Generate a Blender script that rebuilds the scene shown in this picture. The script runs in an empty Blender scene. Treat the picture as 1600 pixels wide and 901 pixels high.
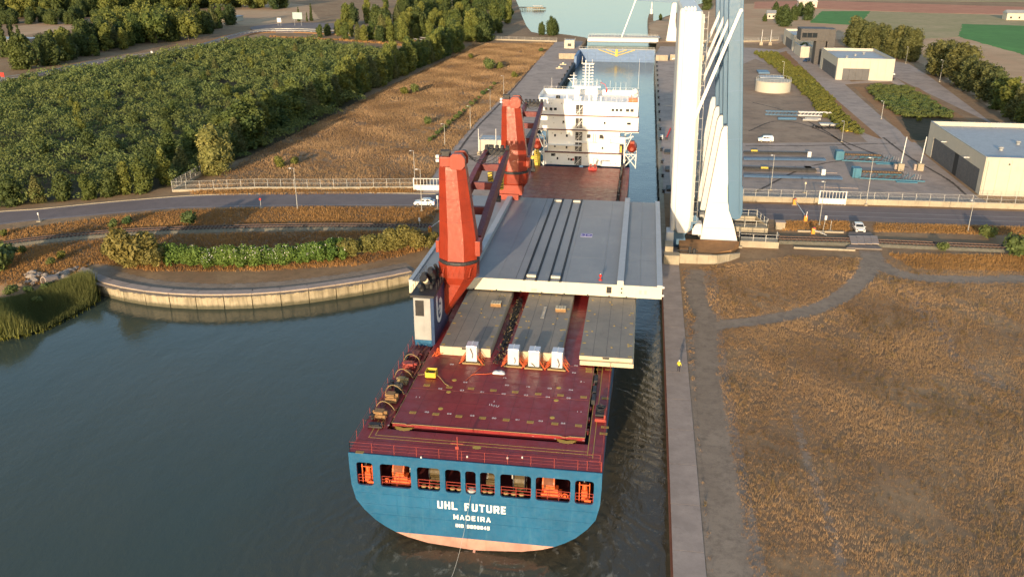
import bpy, bmesh, math, random
import numpy as np
from mathutils import Vector, Matrix
from mathutils.geometry import tessellate_polygon
R = math.radians
scene = bpy.context.scene
C = scene.collection

# ---------------------------------------------------------------- camera
CAM_H = 58.7; FPX = 1358.0; PITCH = 21.8; YAW = 8.4
cd = bpy.data.cameras.new('camera'); cam = bpy.data.objects.new('camera', cd); C.objects.link(cam)
cam.location = (0, 0, CAM_H); cam.rotation_euler = (R(90-PITCH), 0, R(YAW))
cd.sensor_width = 36; cd.lens = FPX/1600*36; cd.clip_start = 1; cd.clip_end = 12000
scene.camera = cam
# ---------------------------------------------------------------- light
SUN_EL = 9.0; SUN_AZ = 186.0            # azimuth clockwise from +Y
world = bpy.data.worlds.new('World'); scene.world = world; world.use_nodes = True
wn = world.node_tree; bg = wn.nodes['Background']
sky = wn.nodes.new('ShaderNodeTexSky'); sky.sky_type = 'NISHITA'; sky.sun_disc = False
sky.sun_elevation = R(SUN_EL); sky.sun_rotation = R(SUN_AZ); sky.altitude = 50; sky.air_density = 1.0; sky.dust_density = 1.2; sky.ozone_density = 1.3
wn.links.new(sky.outputs[0], bg.inputs[0]); bg.inputs[1].default_value = 0.15
sd = bpy.data.lights.new('sun', 'SUN'); sun = bpy.data.objects.new('sun', sd); C.objects.link(sun)
sd.energy = 3.3; sd.angle = R(0.5); sd.color = (1.0, 0.76, 0.50)
sv = Vector((math.sin(R(SUN_AZ))*math.cos(R(SUN_EL)), math.cos(R(SUN_AZ))*math.cos(R(SUN_EL)), math.sin(R(SUN_EL))))
sun.rotation_euler = sv.to_track_quat('Z', 'Y').to_euler(); sun.location = (-100, -200, 120)
scene.view_settings.view_transform = 'Standard'; scene.view_settings.look = 'None'
scene.view_settings.gamma = 1; scene.view_settings.exposure = 0.96
scene.cycles.max_bounces = 5; scene.cycles.diffuse_bounces = 2; scene.cycles.glossy_bounces = 3
scene.cycles.transmission_bounces = 2; scene.cycles.transparent_max_bounces = 8
scene.cycles.caustics_reflective = False; scene.cycles.caustics_refractive = False

# ---------------------------------------------------------------- pixel -> place (the photograph read as a survey)
G = 2.5                                  # level of the quays and the land; water is z = 0
_t = R(PITCH); _p = R(YAW)
_fw = np.array([-math.sin(_p)*math.cos(_t), math.cos(_p)*math.cos(_t), -math.sin(_t)])
_rt = np.array([math.cos(_p), math.sin(_p), 0.0]); _up = np.cross(_rt, _fw)
def _ray(u, v): return _rt*(u-800)/FPX + _up*(450.5-v)/FPX + _fw
def W(u, v, z=G):
    d = _ray(u, v); s = (z-CAM_H)/d[2]
    return (float(d[0]*s), float(d[1]*s), z)
def W2(u, v, z=G): return W(u, v, z)[:2]
def HY(u, v, y):                          # point of the plane Y = y seen at a pixel
    d = _ray(u, v); s = y/d[1]
    return (float(d[0]*s), y, float(CAM_H+d[2]*s))
def WP(pts, z=G): return [W2(u, v, z) for u, v in pts]

# ---------------------------------------------------------------- scene tree helpers
def tag(o, label=None, cat=None, group=None, kind=None):
    if label: o['label'] = label
    if cat: o['category'] = cat
    if group: o['group'] = group
    if kind: o['kind'] = kind
    return o
def thing(name, label, cat, loc=(0, 0, 0), group=None, rz=0):
    o = bpy.data.objects.new(name, None); C.objects.link(o); o.empty_display_size = .5
    o.location = loc; o.rotation_euler = (0, 0, rz)
    return tag(o, label, cat, group)
def rootloc(o):
    p = Vector((0, 0, 0))
    while o is not None: p += o.location; o = o.parent
    return p
def dup(o, parent=None):
    c = o.copy(); C.objects.link(c)
    if parent is not None: c.parent = parent
    for ch in list(o.children): dup(ch, c)
    return c
def place(o, loc, rz=0, s=None, label=None, group=None):
    o.location = loc; o.rotation_euler = (0, 0, rz)
    if s is not None: o.scale = (s, s, s) if isinstance(s, (int, float)) else s
    if label: o['label'] = label
    if group: o['group'] = group
    return o

class MB:
    def __init__(s): s.v = []; s.f = []; s.m = []; s.pc = []
    def add(s, vs, fs, mi=0):
        b = len(s.v); s.pc.append((b, len(s.f))); s.v += [tuple(map(float, p)) for p in vs]
        for f in fs: s.f.append(tuple(i+b for i in f)); s.m.append(mi)
        return s
    def box(s, c, d, rz=0, mi=0):
        x, y, z = d[0]/2, d[1]/2, d[2]/2; cs, sn = math.cos(rz), math.sin(rz); vs = []
        for dz in (-z, z):
            for dx, dy in ((-x, -y), (x, -y), (x, y), (-x, y)):
                vs.append((c[0]+dx*cs-dy*sn, c[1]+dx*sn+dy*cs, c[2]+dz))
        return s.add(vs, [(3, 2, 1, 0), (4, 5, 6, 7), (0, 1, 5, 4), (1, 2, 6, 5), (2, 3, 7, 6), (3, 0, 4, 7)], mi)
    def bx(s, x0, x1, y0, y1, z0, z1, mi=0): return s.box(((x0+x1)/2, (y0+y1)/2, (z0+z1)/2), (x1-x0, y1-y0, z1-z0), 0, mi)
    def beam(s, p, q, w, h, mi=0, w2=None, h2=None, upv=(0, 0, 1)):
        p = Vector(p); q = Vector(q); d = (q-p).normalized(); u = Vector(upv)
        if abs(d.dot(u)) > .99: u = Vector((0, 1, 0))
        r = d.cross(u).normalized(); u = r.cross(d); vs = []
        for c, ww, hh in ((p, w, h), (q, w2 or w, h2 or h)):
            for a, b in ((-1, -1), (1, -1), (1, 1), (-1, 1)): vs.append(c+r*a*ww/2+u*b*hh/2)
        return s.add(vs, [(0, 1, 2, 3), (7, 6, 5, 4), (0, 4, 5, 1), (1, 5, 6, 2), (2, 6, 7, 3), (3, 7, 4, 0)], mi)
    def tube(s, p, q, r, r2=None, n=8, mi=0, cap=True):
        p = Vector(p); q = Vector(q); d = (q-p).normalized(); u = Vector((0, 0, 1))
        if abs(d.z) > .99: u = Vector((1, 0, 0))
        a = d.cross(u).normalized(); b = a.cross(d); r2 = r if r2 is None else r2; vs = []
        for c, rr in ((p, r), (q, r2)):
            for k in range(n):
                t = 2*math.pi*(k+.5)/n; vs.append(c+(a*math.cos(t)+b*math.sin(t))*rr)
        fs = [(k, (k+1) % n, n+(k+1) % n, n+k) for k in range(n)]
        if cap: fs += [tuple(range(n-1, -1, -1)), tuple(range(n, 2*n))]
        return s.add(vs, fs, mi)
    def path(s, pts, r, n=6, mi=0):
        for a, b in zip(pts[:-1], pts[1:]): s.tube(a, b, r, n=n, mi=mi)
        return s
    def lathe(s, c, prof, n=16, mi=0):
        vs = []; fs = []
        for r, z in prof:
            for k in range(n): t = 2*math.pi*k/n; vs.append((c[0]+r*math.cos(t), c[1]+r*math.sin(t), c[2]+z))
        for i in range(len(prof)-1):
            for k in range(n): fs.append((i*n+k, i*n+(k+1) % n, (i+1)*n+(k+1) % n, (i+1)*n+k))
        fs.append(tuple(range(n-1, -1, -1))); fs.append(tuple(range((len(prof)-1)*n, len(prof)*n)))
        return s.add(vs, fs, mi)
    def loft(s, rings, mi=0, closed=True, caps=True):
        n = len(rings[0]); vs = [p for r in rings for p in r]; fs = []
        for i in range(len(rings)-1):
            for k in range(n if closed else n-1): fs.append((i*n+k, i*n+(k+1) % n, (i+1)*n+(k+1) % n, (i+1)*n+k))
        if caps and closed: fs.append(tuple(range(n-1, -1, -1))); fs.append(tuple(range((len(rings)-1)*n, len(rings)*n)))
        return s.add(vs, fs, mi)
    def plate(s, loops, o, ax, ay, th, mi=0, mi_side=None):
        """flat plate with holes: loops[0] outer, rest holes, in 2D (ax, ay); thickness th along ax x ay"""
        o = Vector(o); ax = Vector(ax); ay = Vector(ay); nz = ax.cross(ay).normalized()
        flat = [p for l in loops for p in l]
        tr = tessellate_polygon([[Vector((x, y, 0)) for x, y in l] for l in loops])
        top = [o+ax*x+ay*y+nz*th/2 for x, y in flat]; bot = [o+ax*x+ay*y-nz*th/2 for x, y in flat]; n = len(flat)
        fs = []
        for a, b, c in tr:
            (x0, y0), (x1, y1), (x2, y2) = flat[a], flat[b], flat[c]
            if (x1-x0)*(y2-y0)-(x2-x0)*(y1-y0) < 0: b, c = c, b
            fs += [(a, b, c), (n+c, n+b, n+a)]
        s.add(top+bot, fs, mi)
        b0 = len(s.v)-2*n; i = 0
        for l in loops:
            m = len(l)
            for k in range(m):
                a = b0+i+k; b = b0+i+(k+1) % m
                s.f.append((a, b, b+n, a+n)); s.m.append(mi if mi_side is None else mi_side)
            i += m
        return s
    def each(s, name, mats, parent=None, **k):
        """every primitive added so far becomes an object of its own"""
        out = []; ends = s.pc[1:]+[(len(s.v), len(s.f))]
        for (v0, f0), (v1, f1) in zip(s.pc, ends):
            q = MB(); q.v = s.v[v0:v1]; q.f = [tuple(i-v0 for i in f) for f in s.f[f0:f1]]; q.m = s.m[f0:f1]; out.append(q.build(name, mats, parent, **k))
        return out
    def build(s, name, mats, parent=None, world=True, smooth=False, bevel=0, label=None):
        me = bpy.data.meshes.new(name)
        off = rootloc(parent) if (parent is not None and world) else Vector((0, 0, 0))
        vs = s.v if off.length == 0 else [(x-off.x, y-off.y, z-off.z) for x, y, z in s.v]
        me.from_pydata(vs, [], s.f)
        if not isinstance(mats, (list, tuple)): mats = [mats]
        for m in mats: me.materials.append(m)
        if len(mats) > 1: me.polygons.foreach_set('material_index', s.m)
        bm = bmesh.new(); bm.from_mesh(me); bmesh.ops.recalc_face_normals(bm, faces=bm.faces)
        if bevel:
            bmesh.ops.remove_doubles(bm, verts=bm.verts, dist=1e-5)
            ed = [e for e in bm.edges if len(e.link_faces) == 2 and e.calc_face_angle(0) > .5]
            bmesh.ops.bevel(bm, geom=ed, offset=bevel, segments=2, profile=.6, affect='EDGES', clamp_overlap=True)
        bm.to_mesh(me); bm.free()
        if smooth:
            me.polygons.foreach_set('use_smooth', [True]*len(me.polygons))
            try: me.set_sharp_from_angle(angle=R(38))
            except Exception: pass
        o = bpy.data.objects.new(name, me); C.objects.link(o)
        if parent is not None: o.parent = parent
        if label: o['label'] = label
        return o
def link(me, name, parent=None, loc=(0, 0, 0), rz=0, s=None):
    o = bpy.data.objects.new(name, me); C.objects.link(o)
    if parent is not None: o.parent = parent
    o.location = loc; o.rotation_euler = (0, 0, rz)
    if s is not None: o.scale = s if not isinstance(s, (int, float)) else (s, s, s)
    return o
def rrect(x0, x1, y0, y1, r, n=4):
    out = []
    for cx, cy, a0 in ((x1-r, y0+r, -90), (x1-r, y1-r, 0), (x0+r, y1-r, 90), (x0+r, y0+r, 180)):
        for k in range(n+1): a = R(a0+90*k/n); out.append((cx+r*math.cos(a), cy+r*math.sin(a)))
    return out
def text_mesh(txt, size, sx=1.0, bold=0.0, thick=0.01, align='CENTER'):
    cu = bpy.data.curves.new('t', 'FONT'); cu.body = txt; cu.size = size; cu.offset = bold; cu.extrude = thick/2
    cu.align_x = align; cu.align_y = 'CENTER'; cu.resolution_u = 3
    ob = bpy.data.objects.new('t', cu); C.objects.link(ob)
    bpy.context.view_layer.update()
    me = bpy.data.meshes.new_from_object(ob.evaluated_get(bpy.context.evaluated_depsgraph_get()))
    bpy.data.objects.remove(ob); bpy.data.curves.remove(cu)
    for v in me.vertices: v.co.x *= sx
    return me
def put_text(txt, size, o, ax, ay, name, m, parent, sx=1.0, bold=0.0, thick=.01):
    me = text_mesh(txt, size, sx, bold, thick); ax = Vector(ax); ay = Vector(ay); nz = ax.cross(ay)
    off = rootloc(parent) if parent is not None else Vector((0, 0, 0)); o = Vector(o)
    for v in me.vertices: v.co = o+ax*v.co.x+ay*v.co.y+nz*v.co.z-off
    me.materials.clear(); me.materials.append(m)
    ob = bpy.data.objects.new(name, me); C.objects.link(ob); ob.parent = parent
    return ob
def fast_mesh(name, verts, faces_n, m, idx=None):
    """numpy verts (N,3), faces of faces_n corners laid out in order"""
    me = bpy.data.meshes.new(name); nv = len(verts)
    if idx is None: idx = np.arange(nv)
    nf = len(idx)//faces_n
    me.vertices.add(nv); me.vertices.foreach_set('co', np.ascontiguousarray(verts, dtype=np.float32).ravel())
    me.loops.add(len(idx)); me.loops.foreach_set('vertex_index', idx.astype(np.int32))
    me.polygons.add(nf); me.polygons.foreach_set('loop_start', (np.arange(nf)*faces_n).astype(np.int32))
    try: me.polygons.foreach_set('loop_total', np.full(nf, faces_n, dtype=np.int32))
    except Exception: pass
    for mm in (m if isinstance(m, (list, tuple)) else [m]): me.materials.append(mm)
    me.update(); me.validate()
    return me

# ---------------------------------------------------------------- materials
class NT:
    def __init__(s, name):
        s.m = bpy.data.materials.new(name); s.m.use_nodes = True; s.t = s.m.node_tree; s.n = s.t.nodes
        s.b = s.n['Principled BSDF']; s.out = s.n['Material Output']
        s.co = s.n.new('ShaderNodeTexCoord').outputs['Object']
        s.geo = s.n.new('ShaderNodeNewGeometry')
    def pos(s): return s.geo.outputs['Position']
    def lk(s, a, b): s.t.links.new(a, b)
    def noise(s, scale, detail=4, rough=.6, co=None, dist=0.0, stretch=None):
        co = co or s.pos()
        if stretch: mp = s.n.new('ShaderNodeMapping'); mp.inputs['Scale'].default_value = stretch; s.lk(co, mp.inputs[0]); co = mp.outputs[0]
        x = s.n.new('ShaderNodeTexNoise'); x.inputs['Scale'].default_value = scale; x.inputs['Detail'].default_value = detail
        x.inputs['Roughness'].default_value = rough; x.inputs['Distortion'].default_value = dist; s.lk(co, x.inputs['Vector']); return x.outputs[0]
    def ramp(s, f, stops):
        x = s.n.new('ShaderNodeValToRGB'); e = x.color_ramp.elements
        while len(e) < len(stops): e.new(.5)
        for i, (p, c) in enumerate(stops): e[i].position = p; e[i].color = (*c, 1) if len(c) == 3 else c
        s.lk(f, x.inputs[0]); return x.outputs[0]
    def fr(s, f, lo, hi, a=0.0, b=1.0):
        x = s.n.new('ShaderNodeMapRange'); x.inputs[1].default_value = lo; x.inputs[2].default_value = hi
        x.inputs[3].default_value = a; x.inputs[4].default_value = b; s.lk(f, x.inputs[0]); return x.outputs[0]
    def mix(s, f, a, b, blend='MIX'):
        x = s.n.new('ShaderNodeMix'); x.data_type = 'RGBA'; x.blend_type = blend
        for v, i in ((f, 0), (a, 6), (b, 7)):
            if isinstance(v, (int, float)): x.inputs[i].default_value = v
            elif isinstance(v, tuple): x.inputs[i].default_value = (*v, 1)
            else: s.lk(v, x.inputs[i])
        return x.outputs[2]
    def math(s, op, a, b=None):
        x = s.n.new('ShaderNodeMath'); x.operation = op
        for v, i in ((a, 0), (b, 1)):
            if v is None: continue
            if isinstance(v, (int, float)): x.inputs[i].default_value = v
            else: s.lk(v, x.inputs[i])
        return x.outputs[0]
    def bump(s, h, strength=.3, dist=.1):
        x = s.n.new('ShaderNodeBump'); x.inputs['Strength'].default_value = strength; x.inputs['Distance'].default_value = dist
        s.lk(h, x.inputs['Height']); s.lk(x.outputs[0], s.b.inputs['Normal']); return x
    def set(s, col=None, rough=.6, metal=0, spec=None):
        if col is not None:
            if isinstance(col, tuple): s.b.inputs['Base Color'].default_value = (*col, 1)
            else: s.lk(col, s.b.inputs['Base Color'])
        if isinstance(rough, (int, float)): s.b.inputs['Roughness'].default_value = rough
        else: s.lk(rough, s.b.inputs['Roughness'])
        s.b.inputs['Metallic'].default_value = metal
        if spec is not None: s.b.inputs['Specular IOR Level'].default_value = spec
        return s.m
def scl(c, k): return tuple(min(1, x*k) for x in c)
def paint(name, c, rough=.45, metal=0, wear=.25, scale=.6, dirt=(.09, .07, .05), dirt_amt=.25, fine=.0):
    """painted or plain surface with broad fading, vertical streaks and fine grain"""
    t = NT(name); a = t.mix(t.fr(t.noise(scale, 5), .35, .7), scl(c, 1-wear*.5), scl(c, 1+wear*.35))
    st = t.fr(t.noise(1.2, 6, .7, stretch=(1.6, 1.6, .12)), .55, .78, 0, dirt_amt)
    a = t.mix(st, a, dirt); g = t.noise(9, 3, .7); a = t.mix(t.fr(g, .3, .75, 0, .12+fine), a, scl(c, .62))
    t.set(a, t.fr(t.noise(2.2, 4), .3, .7, max(.05, rough-.1), min(1, rough+.15)), metal); return t.m
def flat(name, c, rough=.5, metal=0): return NT(name).set(c, rough, metal)
def ground(name, c1, c2, c3, s1=.05, s2=.6, bumps=.25, bd=.08, fine=7, rough=.95):
    t = NT(name); a = t.mix(t.fr(t.noise(s1, 6, .65, dist=.6), .38, .62), c1, c2)
    a = t.mix(t.fr(t.noise(s2, 5, .7), .45, .7), a, c3)
    f = t.noise(fine, 4, .8); a = t.mix(t.fr(f, .3, .7, 0, .45), a, scl(c1, .55))
    t.set(a, rough, spec=.2); t.bump(f, bumps, bd); return t.m
M = {}
M['white'] = paint('white_paint', (.68, .67, .64), .4, wear=.08, dirt_amt=.10)
M['white_clean'] = paint('bridge_white_paint', (.80, .79, .76), .45, wear=.05, dirt_amt=.06, scale=.2)
M['white_trim'] = flat('white_trim', (.75, .74, .70), .4)
M['black'] = flat('black_rubber', (.012, .012, .013), .6)
M['house_white'] = paint('house_white', (.86, .86, .84), .4, wear=.05, dirt_amt=.08)
M['dark'] = paint('dark_steel', (.03, .03, .032), .6)
M['hull_blue'] = paint('hull_blue', (.016, .115, .235), .38, wear=.35, dirt=(.06, .19, .28), dirt_amt=.5, scale=.25, fine=.08)
M['navy'] = paint('navy_paint', (.018, .05, .13), .4, wear=.2)
M['boot'] = paint('boot_topping', (.46, .25, .20), .7, wear=.45, dirt=(.2, .15, .10), dirt_amt=.6)
M['grey_paint'] = paint('grey_paint', (.42, .43, .43), .5)
M['crane_red'] = paint('crane_red', (.30, .034, .012), .42, wear=.4, dirt=(.16, .03, .018), dirt_amt=.55, scale=.45, fine=.1)
M['crane_dark'] = paint('crane_dark_red', (.16, .022, .022), .5, wear=.3)
M['orange'] = paint('orange_paint', (.75, .13, .03), .5)
M['rail_red'] = paint('rail_red', (.34, .05, .035), .5, wear=.2)
M['yellow'] = paint('yellow_paint', (.62, .44, .04), .5)
M['mark_yellow'] = flat('marking_yellow', (.50, .33, .06), .6)
M['mark_white'] = flat('marking_white', (.75, .70, .70), .6)
M['cream'] = paint('cream_steel', (.58, .50, .34), .5, wear=.15, dirt_amt=.2)
M['bridge_blue'] = paint('bridge_blue', (.065, .15, .25), .42, wear=.15, dirt=(.10, .2, .3), dirt_amt=.15, scale=.15)
M['gate_blue'] = paint('gate_blue', (.10, .19, .36), .5)
M['rail_iron'] = paint('rail_iron', (.15, .09, .065), .7, wear=.4)
M['sleeper'] = paint('sleeper_wood', (.075, .05, .04), .9, wear=.4)
M['rust'] = paint('rust', (.20, .07, .035), .85, wear=.5, fine=.3)
M['glass'] = flat('window_glass', (.02, .025, .03), .08)
M['foil'] = paint('foil_wrap', (.62, .63, .66), .35, .3, wear=.12, scale=1.2, dirt_amt=.05)
M['wood'] = paint('timber', (.30, .17, .07), .8, wear=.5, scale=3)
M['rope'] = flat('rope', (.30, .22, .10), .9)
M['galv'] = paint('galvanised_steel', (.42, .42, .40), .5, .3)
M['conc'] = paint('concrete', (.40, .345, .25), .85, wear=.45, scale=.4, dirt=(.12, .10, .065), dirt_amt=.85, fine=.2)
M['conc_cap'] = paint('concrete_cap', (.40, .325, .28), .9, wear=.35, scale=.5, dirt=(.12, .1, .08), dirt_amt=.4, fine=.2)
M['plaster'] = paint('cream_panel', (.53, .485, .39), .7, wear=.08, dirt_amt=.15)
M['plaster_grey'] = paint('roof_sheet', (.36, .385, .41), .5, wear=.2)
M['door_grey'] = paint('door_grey', (.10, .10, .105), .6, wear=.3)
M['tower_dark'] = paint('dark_cladding', (.065, .06, .058), .6, wear=.2)
M['orange_y'] = paint('barrier_orange', (.75, .30, .03), .5)
M['red'] = flat('red_paint', (.6, .03, .02), .4)
M['skin'] = flat('skin', (.45, .25, .17), .6)
M['hiviz'] = flat('hi_vis', (.75, .65, .05), .7)
M['cloth_dark'] = flat('dark_cloth', (.03, .03, .04), .9)
# ---------------------------------------------------------------- ground, water, roads
rng = np.random.default_rng(7); random.seed(7)
def water_mat():
    t = NT('river_water'); p = t.pos()
    n0 = t.noise(.012, 4, .55, dist=.5); n1 = t.noise(.16, 5, .6, stretch=(1, .55, 1)); n2 = t.noise(1.1, 4, .6, stretch=(1, .6, 1), dist=.4); n3 = t.noise(.45, 4, .6, dist=1.2)
    base = t.mix(t.fr(n0, .4, .6), (.052, .074, .060), (.070, .080, .056))
    # churned brown water close round the stern and in the gap by the quay
    sep = t.n.new('ShaderNodeSeparateXYZ'); t.lk(p, sep.inputs[0]); X, Y = sep.outputs[0], sep.outputs[1]
    dx = t.math('ADD', X, 11.0); dy = t.math('SUBTRACT', Y, 71.0)
    d = t.math('SQRT', t.math('ADD', t.math('MULTIPLY', dx, dx), t.math('MULTIPLY', dy, dy)))
    near = t.fr(d, 8, 34, 1, 0)
    gap = t.math('MULTIPLY', t.fr(X, -6, -1, 0, 1), t.math('MULTIPLY', t.fr(Y, 100, 122, 1, .15), t.fr(X, 5, 7, 1, 0)))
    churn = t.math('MAXIMUM', near, gap)
    base = t.mix(t.math('MULTIPLY', churn, .8), base, (.075, .060, .038))
    foam = t.math('MULTIPLY', t.fr(n2, .53, .68), t.math('MULTIPLY', t.fr(n3, .46, .6), t.fr(d, 3, 20, .9, 0)))
    base = t.mix(foam, base, (.35, .33, .27))
    t.set(base, t.fr(Y, 120, 600, .09, .2), spec=.36)
    # arcs of wash that leave the stern
    w = t.n.new('ShaderNodeTexWave'); w.wave_type = 'RINGS'; w.rings_direction = 'SPHERICAL'; w.inputs['Scale'].default_value = .16; w.inputs['Distortion'].default_value = 22; w.inputs['Detail'].default_value = 3; w.inputs['Detail Scale'].default_value = .5
    mp = t.n.new('ShaderNodeMapping'); mp.vector_type = 'TEXTURE'; mp.inputs['Location'].default_value = (-11, 71, 0); t.lk(p, mp.inputs[0]); t.lk(mp.outputs[0], w.inputs['Vector'])
    calm = t.fr(t.noise(.03, 4, .6, stretch=(1, .35, 1), dist=.8), .38, .62, .25, 1.25); n1 = t.math('MULTIPLY', n1, calm)
    h = t.math('ADD', t.math('MULTIPLY', n1, .9), t.math('MULTIPLY', n2, t.math('ADD', .22, t.math('MULTIPLY', churn, .55))))
    h = t.math('ADD', h, t.math('MULTIPLY', w.outputs[1], t.math('MULTIPLY', churn, .3)))
    h = t.math('ADD', h, t.math('MULTIPLY', t.noise(4, 3, .6, stretch=(1, .6, 1)), .05))
    t.bump(h, .4, .32); return t.m
M['water'] = water_mat()
MB().bx(-5000, 5000, -3000, 9000, -.5, 0).build('river_water', M['water'])['kind'] = 'structure'

M['land'] = ground('dry_grassland', (.31, .19, .105), (.44, .30, .17), (.24, .165, .095))
M['field_far'] = ground('far_fields', (.55, .34, .20), (.62, .44, .27), (.45, .32, .18), s1=.02, s2=.1, fine=2)
M['soil_red'] = ground('red_soil_field', (.55, .24, .15), (.60, .30, .18), (.46, .20, .12), s1=.02, s2=.12, fine=2)
M['crop'] = ground('green_crop_field', (.10, .26, .07), (.12, .32, .08), (.08, .21, .055), s1=.02, s2=.15, fine=2)
M['olive'] = ground('weedy_field', (.38, .33, .16), (.50, .38, .22), (.30, .28, .13), s1=.03, s2=.2, fine=2)
M['scrub_soil'] = ground('scrub_soil', (.09, .075, .04), (.14, .10, .055), (.07, .065, .03))
M['gravel'] = ground('gravel', (.20, .17, .15), (.25, .21, .19), (.16, .14, .12), s1=.15, s2=1.2, fine=12, bumps=.35, bd=.05)
M['paving'] = ground('quay_paving', (.46, .365, .30), (.51, .41, .345), (.30, .25, .215), s1=.03, s2=.22, fine=5, bumps=.1, bd=.02, rough=.85)
M['asphalt'] = ground('asphalt', (.22, .18, .17), (.26, .215, .205), (.19, .16, .155), s1=.06, s2=.4, fine=9, bumps=.1, bd=.01, rough=.8)
M['yard'] = ground('yard_surface', (.37, .26, .18), (.43, .32, .225), (.24, .18, .13), s1=.04, s2=.2, fine=5, bumps=.1, bd=.02)
M['ballast'] = ground('ballast', (.25, .215, .15), (.30, .27, .20), (.17, .16, .10), s1=.2, s2=1.5, fine=10, bumps=.6, bd=.1)
M['verge'] = ground('orange_verge', (.36, .19, .085), (.44, .25, .12), (.28, .16, .08), s1=.1, s2=.8)

def quay_conc():
    t = NT('stained_quay_concrete'); c = (.42, .36, .25); a = t.mix(t.fr(t.noise(.4, 5), .35, .7), scl(c, .75), scl(c, 1.15))
    a = t.mix(t.fr(t.noise(1.0, 6, .75, stretch=(1.3, 1.3, .1)), .47, .62, 0, .75), a, (.13, .11, .07)); a = t.mix(t.fr(t.noise(6, 4, .8), .45, .7, 0, .45), a, scl(c, .5))
    sp = t.n.new('ShaderNodeSeparateXYZ'); t.lk(t.pos(), sp.inputs[0]); z = t.math('ADD', sp.outputs[2], t.math('MULTIPLY', t.noise(1.5, 4), .7)); a = t.mix(t.fr(z, .75, 1.25, .85, 0), a, (.06, .06, .035))
    t.set(a, .85); t.bump(t.noise(3, 5, .7), .3, .05); return t.m
M['quay_conc'] = quay_conc()
M['dark_wall'] = paint('dark_lock_wall', (.07, .075, .085), .7, wear=.4)  # dark blue-grey tone of the left lock wall
def poly_obj(name, pts, z, th, m, kind='structure', parent=None):
    o = MB().plate([pts], (0, 0, z-th/2), (1, 0, 0), (0, 1, 0), th).build(name, m, parent)
    if parent is None: o['kind'] = kind
    return o
def densify(pts, step=2.0, jit=0.0, closed=True):
    out = []; n = len(pts)
    for i in range(n if closed else n-1):
        a = pts[i]; b = pts[(i+1) % n]; L = math.hypot(b[0]-a[0], b[1]-a[1]); k = max(1, int(L/step))
        for j in range(k):
            t = j/k; out.append((a[0]+(b[0]-a[0])*t+random.uniform(-jit, jit), a[1]+(b[1]-a[1])*t+random.uniform(-jit, jit)))
    if not closed: out.append(pts[-1])
    return out
def smooth_line(pts, k=6):
    out = []; P = [np.array(p[:2], float) for p in pts]; P = [2*P[0]-P[1]]+P+[2*P[-1]-P[-2]]
    for i in range(1, len(P)-2):
        for j in range(k):
            t = j/k; p = .5*((2*P[i])+(-P[i-1]+P[i+1])*t+(2*P[i-1]-5*P[i]+4*P[i+1]-P[i+2])*t*t+(-P[i-1]+3*P[i]-3*P[i+1]+P[i+2])*t**3); out.append((float(p[0]), float(p[1])))
    out.append(tuple(P[-2])); return out
LX, RX = -33.6, 5.5                      # faces of the lock walls
curve_px = [(122, 424), (133, 431), (147, 437.5), (172, 446), (200, 451.5), (235, 457), (269, 460), (300, 461.5), (331, 462), (370, 461), (400, 460), (450, 456), (500, 450), (560, 441), (605, 433), (643, 425)]
curve = smooth_line([W2(*p) for p in curve_px], 4)
bank_px = [(920, 56), (890, 55), (873, 53), (845, 53), (830, 50), (822, 40), (816, 26), (812, 14), (806, 0), (800, -18)]
def inset(line, d):
    out = []
    for i, p in enumerate(line):
        a = line[max(0, i-1)]; b = line[min(len(line)-1, i+1)]; L = math.hypot(b[0]-a[0], b[1]-a[1]); out.append((p[0]-(b[1]-a[1])/L*d, p[1]+(b[0]-a[0])/L*d))
    return out
bank_top = [(-1200, 60), (-260, 120)]+WP([(-60, 438), (0, 436), (50, 438), (95, 436), (122, 427)])
bank_foot = [(-1200, 0), (-200, 70)]+WP([(-60, 540), (0, 526), (60, 512), (120, 484), (150, 462)], -.6)
bm_ = MB(); n_ = len(bank_top)
bm_.add([(x, y, G) for x, y in bank_top]+[((a[0]*.5+b[0]*.5)+random.uniform(-.5, .5), a[1]*.55+b[1]*.45, .9) for a, b in zip(bank_top, bank_foot)]+[(x, y, -.6) for x, y in bank_foot], [(i+k*n_, i+1+k*n_, (k+1)*n_+i+1, (k+1)*n_+i) for k in range(2) for i in range(n_-1)])
bm_.build('river_bank', M['land'])['kind'] = 'structure'
left_land = [(-5000, 60)] + bank_top + inset(curve, .8)[1:] + [(LX-.3, curve[-1][1]+5), (LX-.3, 440), (LX-1.5, 475), (LX-1.5, 556), (LX-3, 562)] + [q_ for q_ in WP(bank_px) if q_[0] < LX-4] + [(-260, 2600), (-900, 8000), (-5000, 8000)]
poly_obj('left_bank_ground', left_land, G, 5, M['land'])
right_land = [(RX+.3, -400), (5000, -400), (5000, 8000), (900, 8000), (420, 2600)] + WP([(1120, -12), (1100, 4), (1080, 12), (1058, 20), (1040, 26), (1022, 34), (1014, 22), (1012, 30), (1014, 60)]) + [(RX+2, 560), (RX+.3, 475)]
poly_obj('right_bank_ground', right_land, G, 5, M['land'])
def sheet(name, px, lift, m, jit=0.0, step=3.0):
    pts = WP(px); pts = densify(pts, step, jit) if jit else pts
    return poly_obj(name, pts, G+lift, .004 if lift < .02 else lift, M[m] if isinstance(m, str) else m)
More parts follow.
